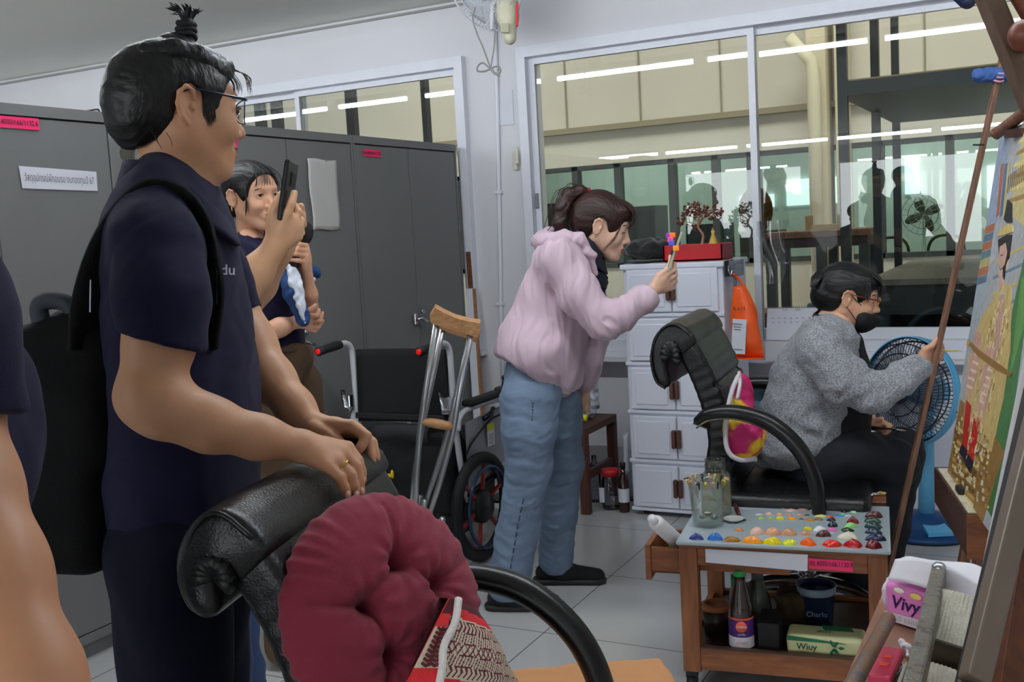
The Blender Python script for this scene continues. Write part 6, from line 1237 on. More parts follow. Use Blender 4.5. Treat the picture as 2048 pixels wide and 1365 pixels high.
# polo shirt
TR3 = A([RT, FW, UP])
def polo_disp(seed, amp=.005, L=.22): return lambda V: fold(V, amp, L, seed, (1, 1, .45))+fold(V, amp*.35, L*.4, seed+1)
n_ = P(323, 700, 1.5)-P(322, 600, 1.5)
sl = SDF(.005); sl.chain(pc([(318, 500, 1.53, .066), (322, 590, 1.50, .062), (324, 740, 1.495, .0585)]), k=.03); sl.cut(P(323, 684, 1.495), nrm(n_-RT*.02), .004)
sl2 = SDF(.005); n2 = nrm(P(478, 655, 1.9)-P(430, 560, 1.9)); sl2.chain(pc([(400, 500, 1.88, .062), (440, 570, 1.915, .058), (500, 700, 1.915, .056)]), k=.03); sl2.cut(P(473, 638, 1.91), n2, .004)
sh = SDF(.006)
sh.ell(P(345, 560, 1.71), (.103, .185, .21), TR3, k=.03).ell(P(372, 800, 1.71), (.112, .168, .24), TR3, k=.06).ell(P(368, 990, 1.70), (.108, .16, .20), TR3, k=.06)
sh.cap(P(312, 478, 1.55), P(335, 488, 1.86), .058, .058, k=.05).cap(P(325, 440, 1.70), P(325, 470, 1.70), .050, .085, k=.04).chain(pc([(318, 500, 1.53, .064), (322, 570, 1.51, .060)]), k=.03).cap(P(400, 500, 1.88), P(430, 550, 1.91), .060, .057, k=.03)
sh.cut(P(365, 1105, 1.7), -UP, .004)
M_shirt1 = M_navy
shirt = sdf_obj('polo_shirt', [sh, sl, sl2], M_shirt1, t, 1, disp=polo_disp(31))
# collar: a folded band standing round the neck
cpts = [(266, 338, 1.70), (282, 336, 1.655), (308, 343, 1.635), (345, 366, 1.628), (385, 398, 1.638), (412, 426, 1.66), (430, 448, 1.70), (415, 410, 1.75), (370, 360, 1.765), (300, 332, 1.755)]
def collar(cpts, h1, root, m, flare=.012, th=.004, close=True, off=.006):
    pts = [P(*q) for q in cpts]; ctr = np.mean(pts, 0); pp = spline(pts+[pts[0]] if close else pts, 5)
    def f(u, v):
        i = u*(len(pp)-1); a = int(min(len(pp)-2, math.floor(i))); q = pp[a]*(1-(i-a))+pp[a+1]*(i-a); out = nrm((q-ctr)*A([1, 1, .0])); return q+out*(flare*v+off)-A([0, 0, h1*(v)])+A([0, 0, .012])
    return MB().grid(f, 60, 6).build('collar', m, root, solid=th)
collar(cpts, .050, t, M_navy, flare=.022, th=.007, off=.014)
MB().tube([P(420, 470, 1.655), P(428, 520, 1.61), P(432, 560, 1.60)], .003, 6).build('placket', mat('placket_dark', (20, 20, 36), .8), t)
text('lettering', 'du', P(456, 541, 1.57), RT*.8+FW*.2, UP, .022, mat('embroidery_white', (226, 226, 236), .7), t, .002, bold=.01)
# trousers
tr = SDF(.008)
tr.ell(P(360, 1090, 1.70), (.108, .16, .10), TR3, k=.03)
for x, d in ((338, 1.62), (390, 1.82)):
    hp = P(x, 1110, d); tr.chain([(hp, .098), (A([hp[0]-.01, hp[1], .50]), .078), (A([hp[0]-.02, hp[1]+.0, .08]), .068)], k=.03)
sdf_obj('trousers', tr, mat('navy_trousers', (16, 18, 34), .85, bump=.3, bscale=500, spec=.2), t, 1, disp=lambda V: fold(V, .006, .2, 33, (1, 1, .5)))
for x, d in ((338, 1.62), (390, 1.82)):
    hp = P(x, 1110, d); sd = SDF(.007); q = A([hp[0], hp[1], .0])+nrm(RT*A([1, 1, 0]))*.04; F_ = nrm(RT*A([1, 1, 0])); sd.cap(q-F_*.09+A([0, 0, .035]), q+F_*.10+A([0, 0, .03]), .042, .038, k=.02).cut((0, 0, .001), (0, 0, -1)); sdf_obj('shoe', sd, M_rub, t)
# backpack
bp = SDF(.007); M_pack = mat('backpack_black', (8, 8, 9), .8, bump=.35, bscale=400, spec=.2)
t2 = thing('backpack', 'black fabric backpack worn on the back of the topknot man', 'backpack', P(150, 1100, 1.72))
bp.box(P(170, 790, 1.72), (.055, .10, .07), A([nrm(RT+UP*.10), FW, nrm(UP-RT*.10)]), rd=.05, k=.03).box(P(172, 975, 1.70), (.035, .10, .075), A([nrm(RT+UP*.02), FW, nrm(UP-RT*.02)]), rd=.045, k=.05).ell(P(180, 690, 1.72), (.05, .11, .06), TR3, k=.05)
sdf_obj('pack_body', bp, M_pack, t2, 1, disp=lambda V: fold(V, .006, .2, 41))
D_ = FW*.8+RT*.0
ribbon([(168, 700, 1.58, FW*.9+RT*.5), (180, 600, 1.575, FW*.6+RT*.8), (212, 500, 1.57, FW*.6+RT*.6-UP*.4), (258, 418, 1.575, FW*.75-UP*.6), (310, 388, 1.585, FW*.7-UP*.7), (362, 402, 1.585, FW*.6-RT*.4-UP*.6), (395, 450, 1.575, FW*.5-RT*.8-UP*.3), (412, 520, 1.565, FW*.5-RT*.85), (420, 590, 1.565, FW*.5-RT*.85), (408, 700, 1.60, FW*.5-RT*.85)], .052, 'shoulder_strap', M_pack, t2, .009)
b = MB(); b.tube(spline([P(84, 650, 1.62), P(78, 615, 1.62), P(95, 602, 1.62), P(130, 606, 1.62), P(150, 625, 1.62)], 6), .014, 8); b.build('grab_handle', mat('strap_grey', (46, 50, 58), .8), t2)
b = MB()
for k in range(7): b.obox(P(421, 548+k*9, 1.545), (.010, .006, .003), A([RT, UP, FW]), .001)
b.build('strap_webbing', M_pack, t2)
MB().bar(P(181, 560, 1.56), P(180, 625, 1.56), .002, .001, FW).build('white_stitch', mat('stitch_white', (190, 196, 206), .7), t2)
# ------------------------------------------------------------------ 2. man behind him photographing with a phone (only hands and forearms clear of the first man)
SK2 = skinmat('skin_warm', (212, 164, 128))
D2 = 2.52
t = thing('person', 'man hidden behind the topknot man, holding a black phone up in both hands', 'person', A([P(400, 900, D2)[0], P(400, 900, D2)[1], 0]))
c2 = P(352, 262, D2+.02); R2 = axes_from(deg(-4), deg(8))
h = head_sdf(.005, top=.108); h.cap((-.02, 0, -.04), (-.03, 0, -.18), .05, .055, k=.03); h.xf = lambda V: (V*.92)@R2+c2
ar = SDF(.0035); ar.chain(pc([(395, 470, D2, .05), (432, 640, D2, .045), (470, 605, D2, .043), (510, 548, D2, .038), (546, 500, D2, .030)]), k=.03)
hand_px(ar, (549, 492, D2, .034), [(575, 428, D2-.02, .0125), (590, 440, D2, .013), (596, 456, D2+.005, .0125), (596, 474, D2+.01, .012), (547, 425, D2-.01, .014)],
 [[(575, 428, D2-.02, .0115), (583, 408, D2-.02, .0105), (588, 387, D2-.01, .0095)], [(590, 440, D2, .011), (597, 424, D2+.005, .010), (590, 412, D2+.03, .009)], [(596, 456, D2+.005, .011), (602, 442, D2+.02, .010), (594, 430, D2+.035, .009)], [(596, 474, D2+.01, .0105), (601, 462, D2+.02, .009), (594, 452, D2+.04, .008)], [(547, 425, D2-.01, .014), (555, 406, D2-.02, .012), (563, 390, D2-.02, .0105)]])
ar.ell(P(566, 458, D2+.01), (.036, .028, .040), A([nrm(RT+UP*.5), FW, nrm(UP-RT*.5)]), k=.02)
ar2 = SDF(.0035); ar2.chain(pc([(470, 640, 2.68, .045), (520, 570, 2.66, .038), (566, 500, 2.60, .028)]), k=.03)
hand_px(ar2, (570, 492, 2.60, .030), [(592, 440, 2.60, .012), (594, 455, 2.60, .012), (596, 470, 2.60, .012)], [[(592, 440, 2.60, .011), (604, 432, 2.585, .010), (602, 413, 2.57, .009)], [(594, 455, 2.60, .011), (606, 448, 2.585, .010), (603, 430, 2.57, .009)], [(596, 470, 2.60, .010), (603, 466, 2.585, .009), (600, 450, 2.575, .008)]])
tb = SDF(.012); tb.cap(P(365, 440, D2), P(365, 700, D2), .09, .10, k=.04).cap(P(355, 330, D2), P(362, 440, D2), .05, .06, k=.03).cap(P(375, 460, D2-.12), P(385, 460, D2+.15), .05, k=.04)
for x, d in ((385, D2-.08), (415, D2+.14)): hp = P(x, 1000, d); tb.chain([(P(x-15, 800, d), .085), (hp, .07), (A([hp[0], hp[1], .45]), .05), (A([hp[0], hp[1], .06]), .035)], k=.03)
sdf_obj('body', [h, ar, ar2, tb], [SK2, M_lipm], t, 1, matfn=lipfn())
head_feats(t, c2, R2, .92, male=True)
hr = SDF(.005); hr.ell((-.022, 0, .040), (.098, .081, .078), k=.01); hr.box((.115, 0, -.03), (.05, .12, .095), None, rd=.006, k=.008, op=-1).box((.02, 0, -.09), (.08, .12, .05), None, rd=.006, k=.008, op=-1); hr.xf = lambda V: (V*.92)@R2+c2
sdf_obj('hair', hr, M_hair, t)
sh = SDF(.008); sh.ell(P(372, 560, D2+.02), (.10, .17, .19), TR3, k=.04).ell(P(378, 760, D2+.02), (.11, .16, .16), TR3, k=.05).cap(P(385, 460, D2-.10), P(395, 460, D2+.15), .06, k=.05).chain(pc([(390, 470, D2-.05, .062), (425, 590, D2-.03, .060)]), k=.03).chain(pc([(400, 480, D2+.16, .060), (440, 590, D2+.16, .058)]), k=.03)
sdf_obj('polo_shirt', sh, M_navy, t, 1, disp=polo_disp(51)); 
tr = SDF(.01)
for x, d in ((385, D2-.08), (415, D2+.14)): hp = P(x, 1000, d); tr.chain([(P(x-15, 830, d), .11), (hp, .10), (A([hp[0]+.02, hp[1], .45]), .085), (A([hp[0]+.05, hp[1], .07]), .075)], k=.03)
M_jean = mat('denim_blue', (112, 130, 154), .85, bump=.4, bscale=600, var=.14, vscale=9)
sdf_obj('jeans', tr, mat('denim_dark', (44, 66, 104), .85, bump=.4, bscale=600, var=.1, vscale=9), t, 1, disp=lambda V: fold(V, .006, .15, 52))
t = thing('smartphone', 'black smartphone held upright in both hands of the hidden man', 'phone', P(578, 400, D2))
pn = nrm(RT*.97-FW*.12-UP*.12); pu = nrm(UP*.98+RT*.13); Rp = A([np.cross(pu, pn), pu, pn])
MB().obox(P(576, 384, D2+.0), (.036, .074, .0055), Rp, .004).build('case', mat('phone_black', (18, 19, 22), .25), t)
MB().obox(P(578, 358, D2+.0)+pn*.0065+Rp[0]*.008, (.016, .018, .003), Rp, .002).build('camera_bump', mat('phone_bump', (40, 42, 48), .15, .4), t)
MB().obox(P(576, 384, D2)-pn*.0058, (.033, .070, .0006), Rp).build('screen', mat('screen_dark', (12, 14, 18), .08), t)
# ------------------------------------------------------------------ 3. smiling woman with the black hand fan
SK3 = skinmat('skin_rose', (216, 164, 134)); D3 = 3.3
t = thing('person', 'smiling young woman in a navy polo with dark hair, holding a black hand fan', 'person', A([P(540, 900, D3)[0], P(540, 900, D3)[1], 0]))
c3 = P(506, 395, D3); R3 = axes_from(deg(39), deg(5), deg(2)); s3 = .94
h = head_sdf(.0032, smile=1., full=-.3, top=.120); h.cap((-.02, 0, -.04), (-.035, .0, -.20), .045, .048, k=.03); h.xf = lambda V: (V*s3)@R3+c3
ar = SDF(.0035); ar.chain(pc([(470, 545, D3-.10, .038), (492, 655, D3-.14, .034), (515, 675, D3-.14, .033), (560, 655, D3-.12, .027), (592, 645, D3-.10, .019)]), k=.02)
hand_px(ar, (594, 644, D3-.10, .022), [(618, 632, D3-.11, .009), (622, 642, D3-.10, .009), (622, 652, D3-.09, .009), (606, 628, D3-.12, .010)],
 [[(606, 628, D3-.12, .010), (620, 620, D3-.13, .0078), (631, 611, D3-.13, .0065)], [(618, 632, D3-.11, .0088), (634, 632, D3-.11, .0072), (638, 620, D3-.11, .006)], [(622, 642, D3-.10, .0088), (640, 642, D3-.10, .0072), (645, 626, D3-.10, .0058)], [(622, 652, D3-.09, .0085), (637, 654, D3-.09, .007), (646, 642, D3-.09, .0055)], [(618, 658, D3-.08, .0078), (630, 662, D3-.08, .0065), (638, 656, D3-.08, .0052)]])
ar2 = SDF(.0035); ar2.chain(pc([(590, 560, D3+.10, .036), (622, 640, D3+.02, .031), (618, 590, D3-.06, .024), (612, 540, D3-.10, .0185)]), k=.02)
hand_px(ar2, (611, 536, D3-.10, .021), [(612, 492, D3-.12, .009), (613, 502, D3-.12, .0095), (612, 513, D3-.12, .0095), (608, 524, D3-.12, .009)],
 [[(612, 492, D3-.12, .0088), (600, 489, D3-.145, .0075), (590, 489, D3-.15, .0065)], [(613, 502, D3-.12, .009), (595, 499, D3-.15, .0078), (580, 502, D3-.155, .0066)], [(612, 513, D3-.12, .009), (593, 508, D3-.15, .0078), (576, 510, D3-.155, .0066)], [(608, 524, D3-.12, .0085), (594, 521, D3-.148, .007), (580, 520, D3-.15, .006)], [(606, 520, D3-.10, .010), (596, 500, D3-.09, .008), (592, 484, D3-.09, .007)]])
tb = SDF(.012); tb.cap(P(505, 560, D3), P(545, 700, D3), .075, .08, k=.04).cap(P(475, 520, D3-.10), P(570, 520, D3+.14), .038, k=.04).cap(P(500, 480, D3), P(510, 540, D3), .042, .06, k=.03)
for x, d in ((540, D3-.05), (585, D3+.1)): hp = P(x, 760, d); tb.chain([(hp, .075), (A([hp[0], hp[1], .48]), .048), (A([hp[0], hp[1], .06]), .033)], k=.03)
sdf_obj('body', [h, ar, ar2, tb], [SK3, M_lip], t, 1, matfn=lipfn())
head_feats(t, c3, R3, s3, teeth=True, gaze=-.15)
def w3(p): return (A(p, dtype=float)*s3)@R3+c3
hr = SDF(.0035); hr.ell((-.022, 0, .042), (.098, .084, .082), k=.01).ell((.008, 0, .036), (.082, .080, .082), k=.01).ell((-.055, 0, -.01), (.062, .070, .066), k=.03).ell((-.125, .0, .0), (.045, .05, .055), k=.02)
hr.poly([(.2, .078), (.070, .078), (.060, .045), (.052, .010), (.046, -.030), (.040, -.048), (.033, -.040), (.027, -.018), (.016, .012), (-.002, .034), (-.019, .024), (-.023, .0), (-.027, -.036), (-.05, -.070), (-.08, -.09), (-.2, -.095), (-.2, -.3), (.2, -.3)], .006)
hr.xf = lambda V: (V*s3)@R3+c3; sdf_obj('hair', hr, M_hair, t, 1, disp=lambda V: fold(V, .001, .05, 61, (.4, 1, 1)))
MB().tube([w3(p) for p in spline([(.050, .035, .098), (.0, .03, .1165), (-.05, .02, .119)], 5)], .0012, 5).build('hair_part', SK3, t)
rnd = np.random.RandomState(8); cs = []
for k in range(26):
    y = -.055+.11*rnd.rand(); cs.append([w3((.050, y*.6, .105)), w3((.080, y*.9, .080)), w3((.089, y, .055)), w3((.087, y*1.12, .026+.024*rnd.rand()))])
for k in range(24): y = (-1)**k; cs.append([w3((.045, y*.060, .08)), w3((.056, y*.069, .03)), w3((.050+.01*rnd.rand(), y*.070, -.02)), w3((.045, y*.068, -.045-.02*rnd.rand()))])
for k in range(30): a = rnd.rand()-.5; cs.append([w3((-.11, a*.08, .03)), w3((-.14, a*.09, -.03)), w3((-.12, a*.1, -.09-.03*rnd.rand()))])
strands(t, 'fringe', M_hair, cs, .0008, 4)
MB().tube(ring(w3((-.008, -.082, -.036)), R3[1]*.6+R3[0]*.5, .006, 16), .0018, 6, closed=True).build('earring', M_gold, t)
sh = SDF(.006); sh.ell(P(512, 580, D3), (.135, .11, .14), A([nrm(RT*.85-FW*.4), nrm(FW*.85+RT*.4), UP]), k=.03).ell(P(540, 670, D3), (.115, .10, .12), A([nrm(RT*.85-FW*.4), nrm(FW*.85+RT*.4), UP]), k=.05).cap(P(470, 525, D3-.10), P(575, 530, D3+.12), .048, k=.05).cap(P(498, 490, D3), P(505, 530, D3), .050, .07, k=.04)
sh.chain(pc([(466, 535, D3-.11, .050), (476, 610, D3-.13, .050)]), k=.02).chain(pc([(580, 535, D3+.12, .050), (606, 600, D3+.09, .048)]), k=.02).cut(P(545, 706, D3), -UP, .003)
sdf_obj('polo_shirt', sh, M_navy, t, 1, disp=polo_disp(62, .005, .16))
collar([(455, 468, D3-.02), (475, 478, D3-.075), (505, 498, D3-.10), (530, 520, D3-.09), (548, 500, D3-.02), (535, 475, D3+.04), (490, 458, D3+.05)], .042, t, M_navy, flare=.016)
MB().ell(P(543, 565, D3-.135), (.003, .003, .002)).build('button', mat('button_pale', (180, 182, 200), .4), t)
tr = SDF(.007); tr.ell(P(552, 715, D3), (.125, .10, .10), A([nrm(RT*.85-FW*.4), nrm(FW*.85+RT*.4), UP]), k=.03)
for x, d in ((540, D3-.05), (585, D3+.09)): hp = P(x, 770, d); tr.chain([(hp, .098), (A([hp[0]+.0, hp[1], .45]), .085), (A([hp[0], hp[1], .07]), .078)], k=.03)
tr.cut(P(550, 692, D3), UP, .003); sdf_obj('cargo_trousers', tr, mat('olive_brown_cotton', (78, 58, 38), .85, bump=.3, bscale=500, var=.08), t, 1, disp=lambda V: fold(V, .008, .14, 63, (1, 1, .6)))
b = MB(); b.tube([P(x, 702, D3-.128) for x in (500, 530, 560)]+[P(590, 702, D3-.09), P(612, 702, D3-.0)], .007, 8); b.build('waistband', mat('waistband', (62, 46, 30), .8), t)
for x, d in ((540, D3-.05), (585, D3+.1)): hp = P(x, 770, d); sd = SDF(.007); q = A([hp[0], hp[1], 0]); F_ = nrm(R3[0]*A([1, 1, 0])); sd.cap(q-F_*.06+A([0, 0, .033]), q+F_*.10+A([0, 0, .028]), .038, .034, k=.02).cut((0, 0, .001), (0, 0, -1)); sdf_obj('shoe', sd, M_rub, t)
# her hand fan and the folded jacket over her arm
t = thing('hand_fan', 'black folded hand-held fan gripped by the smiling woman', 'hand fan', P(590, 530, D3-.13))
MB().tube([P(584, 534, D3-.13), P(592, 505, D3-.13), P(600, 488, D3-.13)], [.020, .018, .014], 12).build('handle', M_black, t)
MB().lathe([(0, -.010), (.034, -.009), (.038, 0), (.034, .009), (0, .010)], P(608, 466, D3-.12), nrm(RT*.75-FW*.4-UP*.1), n=24, cap=False).build('fan_head', M_black, t); MB().tube([P(588, 540, D3-.13), P(591, 562, D3-.13), P(597, 580, D3-.12)], .004, 6).build('lanyard', M_black, t)
t = thing('folded_jacket', 'blue and white jacket draped over the arm of the smiling woman', 'jacket', P(600, 640, D3))
sd = SDF(.005); sd.chain(pc([(575, 530, D3-.12, .020), (585, 580, D3-.13, .026), (605, 640, D3-.13, .022)]), k=.03).chain(pc([(615, 545, D3-.02, .026), (628, 545, D3+.0, .020)]), k=.03)
sdf_obj('blue_cloth', sd, mat('jacket_blue', (26, 62, 112), .8), t, 1, disp=lambda V: fold(V, .006, .06, 64))
b = SDF(.004); b.chain(pc([(578, 532, D3-.145, .010), (586, 570, D3-.155, .012), (600, 610, D3-.155, .010), (609, 645, D3-.15, .006)]), k=.01).chain(pc([(590, 540, D3-.14, .009), (602, 580, D3-.15, .010), (608, 620, D3-.15, .006)]), k=.006).chain(pc([(616, 566, D3-.04, .010), (628, 560, D3-.03, .008)]), k=.01)
sdf_obj('white_stripe', b, mat('jacket_white', (214, 220, 232), .8), t, 1, disp=lambda V: fold(V, .003, .03, 65))
# ------------------------------------------------------------------ 4. woman in the pale pink hoodie
SK4 = skinmat('skin_fair', (222, 180, 156)); D4 = 3.66
t = thing('person', 'woman in a pale pink hoodie and blue jeans bending forward with a raised phone', 'person', A([-1.69, 3.36, 0]))
c4 = P(1204, 455, D4); R4 = axes_from(deg(9), deg(19)); s4 = .98
h = head_sdf(.0032, full=-.2, top=.122, eyes=False); h.cap((-.02, 0, -.04), (-.085, 0, -.16), .044, .050, k=.03); h.xf = lambda V: (V*s4)@R4+c4
ar = SDF(.0035); ar.chain(pc([(1115, 520, D4-.14, .05), (1203, 646, D4-.20, .034), (1285, 608, D4-.22, .030), (1306, 582, D4-.22, .0215)]), k=.02)
hand_px(ar, (1308, 578, D4-.22, .025), [(1336, 547, D4-.24, .0105), (1341, 556, D4-.225, .0105), (1343, 566, D4-.21, .0105), (1341, 577, D4-.20, .010), (1318, 552, D4-.235, .0115)],
 [[(1318, 552, D4-.235, .0115), (1333, 540, D4-.245, .0088), (1341, 524, D4-.245, .0075), (1340, 512, D4-.245, .006)], [(1336, 547, D4-.24, .010), (1348, 541, D4-.22, .0085), (1349, 527, D4-.205, .007)], [(1341, 556, D4-.225, .010), (1351, 551, D4-.205, .0085), (1350, 538, D4-.195, .007)], [(1343, 566, D4-.21, .010), (1351, 563, D4-.19, .008), (1348, 552, D4-.185, .0068)], [(1341, 577, D4-.20, .0095), (1347, 575, D4-.185, .0075), (1345, 566, D4-.18, .006)]])
ar2 = SDF(.004); ar2.chain(pc([(1170, 560, D4+.16, .045), (1185, 690, D4+.18, .034), (1172, 770, D4+.16, .022), (1168, 790, D4+.15, .018)]), k=.02)
hand_px(ar2, (1168, 788, D4+.15, .020), [(1166, 806, D4+.14, .010), (1172, 808, D4+.155, .010), (1176, 806, D4+.17, .010)], [[(1166, 806, D4+.14, .009), (1167, 822, D4+.14, .0075)], [(1172, 808, D4+.155, .009), (1173, 826, D4+.155, .0075)], [(1176, 806, D4+.17, .009), (1178, 822, D4+.17, .007)], [(1160, 798, D4+.13, .009), (1158, 814, D4+.13, .007)]])
tb = SDF(.012); tb.cap(P(1120, 540, D4), P(1075, 720, D4), .08, .075, k=.05).cap(P(1170, 500, D4), P(1120, 560, D4), .05, .07, k=.04)
kneeN = P(1058, 930, 3.60); kneeF = P(1125, 930, 3.86); footN = onz(1018, 1180, .07); footF = onz(1112, 1130, .07)
tb.chain([(P(1066, 775, D4-.05), .07), (kneeN, .055), (footN, .036)], k=.03).chain([(P(1105, 775, D4+.10), .07), (kneeF, .055), (footF, .036)], k=.03)
sdf_obj('body', [h, ar, ar2, tb], [SK4, M_lip], t, 1, matfn=lipfn())
head_feats(t, c4, R4, s4, eyes=False, brow=(60, 40, 34))
def w4(p): return (A(p, dtype=float)*s4)@R4+c4
hr = SDF(.0035); hr.ell((-.022, 0, .044), (.098, .083, .086), k=.01).ell((.010, 0, .036), (.082, .080, .082), k=.01).ell((-.05, 0, -.005), (.062, .070, .060), k=.03).ell((.060, 0, .075), (.045, .056, .035), k=.02)
hr.poly([(.2, .048), (.100, .048), (.075, .040), (.064, .020), (.054, -.005), (.042, -.030), (.034, -.015), (.015, .024), (-.002, .036), (-.019, .024), (-.023, .0), (-.027, -.034), (-.045, -.062), (-.08, -.075), (-.13, -.078), (-.13, -.3), (.2, -.3)], .006)
hr.xf = lambda V: (V*s4)@R4+c4; sdf_obj('hair', hr, M_hairb, t, 1, disp=lambda V: fold(V, .001, .05, 71, (.4, 1, 1)))
pt = SDF(.0035); pt.chain(pc([(1178, 388, D4, .012), (1160, 382, D4, .018), (1140, 390, D4, .023), (1126, 416, D4, .026), (1120, 446, D4, .024), (1124, 468, D4, .012)]), k=.02); sdf_obj('ponytail', pt, M_hairb, t, 1, disp=lambda V: fold(V, .0015, .03, 72))
rnd = np.random.RandomState(5); cs = []
for k in range(60): o = rnd.randn(3)*.014; cs.append([P(1170, 384, D4)+o*.4, P(1135, 388, D4)+o, P(1120+rnd.randn()*4, 430, D4)+o, P(1128+rnd.randn()*14, 470+rnd.rand()*8, D4)+o])
for k in range(44): y = -.068+.12*rnd.rand(); cs.append([w4((.06, y*.8, .10)), w4((.092, y, .080)), w4((.098+.008*rnd.rand(), y, .050)), w4((.088+.012*rnd.rand(), y*1.05, .012+.035*rnd.rand()))])
strands(t, 'side_lock', M_hairb, [[w4((.045+.006*rnd.rand(), -.068, .05)), w4((.060+.008*rnd.rand(), -.066-.004*rnd.rand(), .02)), w4((.050+.008*rnd.rand(), -.064, -.03)), w4((.025+.012*rnd.rand(), -.060, -.07-.02*rnd.rand()))] for k in range(8)], .0005, 4)
for k in range(0): y = -1; cs.append([w4((.045, y*.066, .07)), w4((.06, y*.068, .02)), w4((.052, y*.067, -.03)), w4((.025+.01*rnd.rand(), y*.066, -.075-.02*rnd.rand()))])
strands(t, 'loose_hair', M_hairb, cs, .0011, 4)
b = MB()
for k in range(8): a = k*math.pi/4; b.ell(P(1178, 388, D4)+(UP*math.cos(a)+FW*math.sin(a))*.016, .006, n=10)
b.build('hair_tie', mat('scrunchie_red', (150, 24, 34), .5), t)
MB().ell(w4((-.006, -.083, -.034)), .0035, n=8).build('earring', M_gold, t)
M_pk = mat('pink_jersey', (204, 178, 192), .8, bump=.15, bscale=500, sheen=.15)
hd = SDF(.006); Rt = A([nrm(UP+RT*.42), FW, nrm(RT-UP*.42)])
hd.chain([(P(1135, 535, D4), .115), (P(1105, 600, D4), .118), (P(1080, 690, D4), .132), (P(1074, 730, D4), .140)], k=.05).cap(P(1112, 520, D4-.12), P(1135, 525, D4+.13), .070, k=.06)
hd.cap(P(1150, 600, D4-.04), P(1140, 760, D4-.03), .06, .045, k=.05)
nb = nrm(P(1120, 790, D4)-P(1000, 712, D4)); cn = np.cross(nb, FW); cn = cn if cn@UP < 0 else -cn; hd.cut(P(1060, 752, D4), cn, .004)
hd.ell(P(1076, 706, D4), (.132, .190, .12), TR3, k=.04); hd.cut(P(1060, 752, D4), cn, .004)
# open front: the left flap hangs forward
fl2 = SDF(.005); fl2.chain([(P(1192, 560, D4+.10), .035), (P(1195, 640, D4+.12), .045), (P(1180, 720, D4+.12), .040), (P(1170, 768, D4+.12), .030)], k=.03)
hsl = SDF(.005); hsl.chain(pc([(1118, 520, D4-.14, .078), (1160, 592, D4-.18, .064), (1208, 645, D4-.21, .056), (1250, 625, D4-.22, .046), (1290, 598, D4-.225, .037), (1300, 590, D4-.225, .036)]), k=.03).cap(P(1290, 600, D4-.225), P(1304, 588, D4-.225), .034, .031, k=.004).cut(P(1305, 583, D4-.22), nrm(P(1306, 582, D4)-P(1285, 602, D4)), .003)
hsl2 = SDF(.006); hsl2.chain(pc([(1165, 560, D4+.16, .06), (1190, 680, D4+.18, .048), (1176, 760, D4+.16, .036)]), k=.03)
for (a, b_) in (((1130, 600), (1200, 700)), ((1185, 640), (1225, 690)), ((1215, 640), (1245, 662)), ((1240, 600), (1262, 645))): hsl.cap(P(*a, D4-.27), P(*b_, D4-.275), .004, k=.018, op=-1)
sdf_obj('hoodie', [hd, fl2, hsl, hsl2], M_pk, t, 1, disp=lambda V: fold(V, .007, .17, 73, (1, 1, .6))+fold(V, .0035, .07, 74, (1.4, 1, .5)))
hs_ = SDF(.005); hs_.chain(pc([(1076, 478, D4+.02, .016), (1092, 482, D4-.05, .024), (1130, 474, D4-.10, .022), (1160, 482, D4-.11, .020), (1178, 510, D4-.10, .016), (1190, 545, D4-.08, .012)]), k=.03).chain(pc([(1076, 478, D4+.02, .018), (1098, 470, D4+.06, .024), (1150, 480, D4+.10, .020), (1200, 520, D4+.09, .014)]), k=.03).ell(P(1100, 486, D4), (.055, .085, .024), TR3, k=.03)
sdf_obj('hood', hs_, M_pk, t, 1, disp=lambda V: fold(V, .005, .07, 75))
un = SDF(.005); un.chain([(P(1172, 500, D4), .058), (P(1180, 560, D4), .055), (P(1180, 640, D4+.02), .05)], k=.03); sdf_obj('dark_top', un, mat('dark_shirt', (20, 22, 36), .85), t, 1, disp=lambda V: fold(V, .004, .05, 76))
collar([(1160, 468, D4-.05), (1172, 490, D4-.065), (1192, 515, D4-.06), (1205, 528, D4-.0), (1200, 510, D4+.06), (1175, 480, D4+.06), (1158, 462, D4)], .05, t, mat('dark_shirt', (20, 22, 36), .85), flare=.01)
jn = SDF(.006); jn.ell(P(1078, 748, D4+.01), (.120, .135, .110), TR3, k=.03).chain([(P(1060, 800, D4-.065), .104), (P(1058, 860, D4-.07), .092), (kneeN, .077), (footN+A([0, 0, .02]), .074)], k=.03).chain([(P(1108, 800, D4+.08), .100), (kneeF, .074), (footF+A([0, 0, .02]), .066)], k=.03)
jn.cut(footN+A([0, 0, -.035]), (0, 0, -1), .003)
sdf_obj('jeans', jn, M_jean, t, 1, disp=lambda V: fold(V, .004, .14, 77, (1, 1, .7))+fold(V, .002, .05, 78, (.5, 1, 1.2)))
ss = spline([P(1066, 805, D4-.170), P(1063, 860, D4-.162), kneeN-FW*.079+RT*.0, (kneeN+footN)/2-FW*.078-RT*.008, footN-FW*.078-RT*.010], 8); b = MB()
for a, e in zip(ss[:-1], ss[1:]): b.tube([a, a+(e-a)*.65], .0022, 5)
tag(b.build('side_seam', mat('seam_thread', (52, 70, 100), .8), t), kind='stuff')
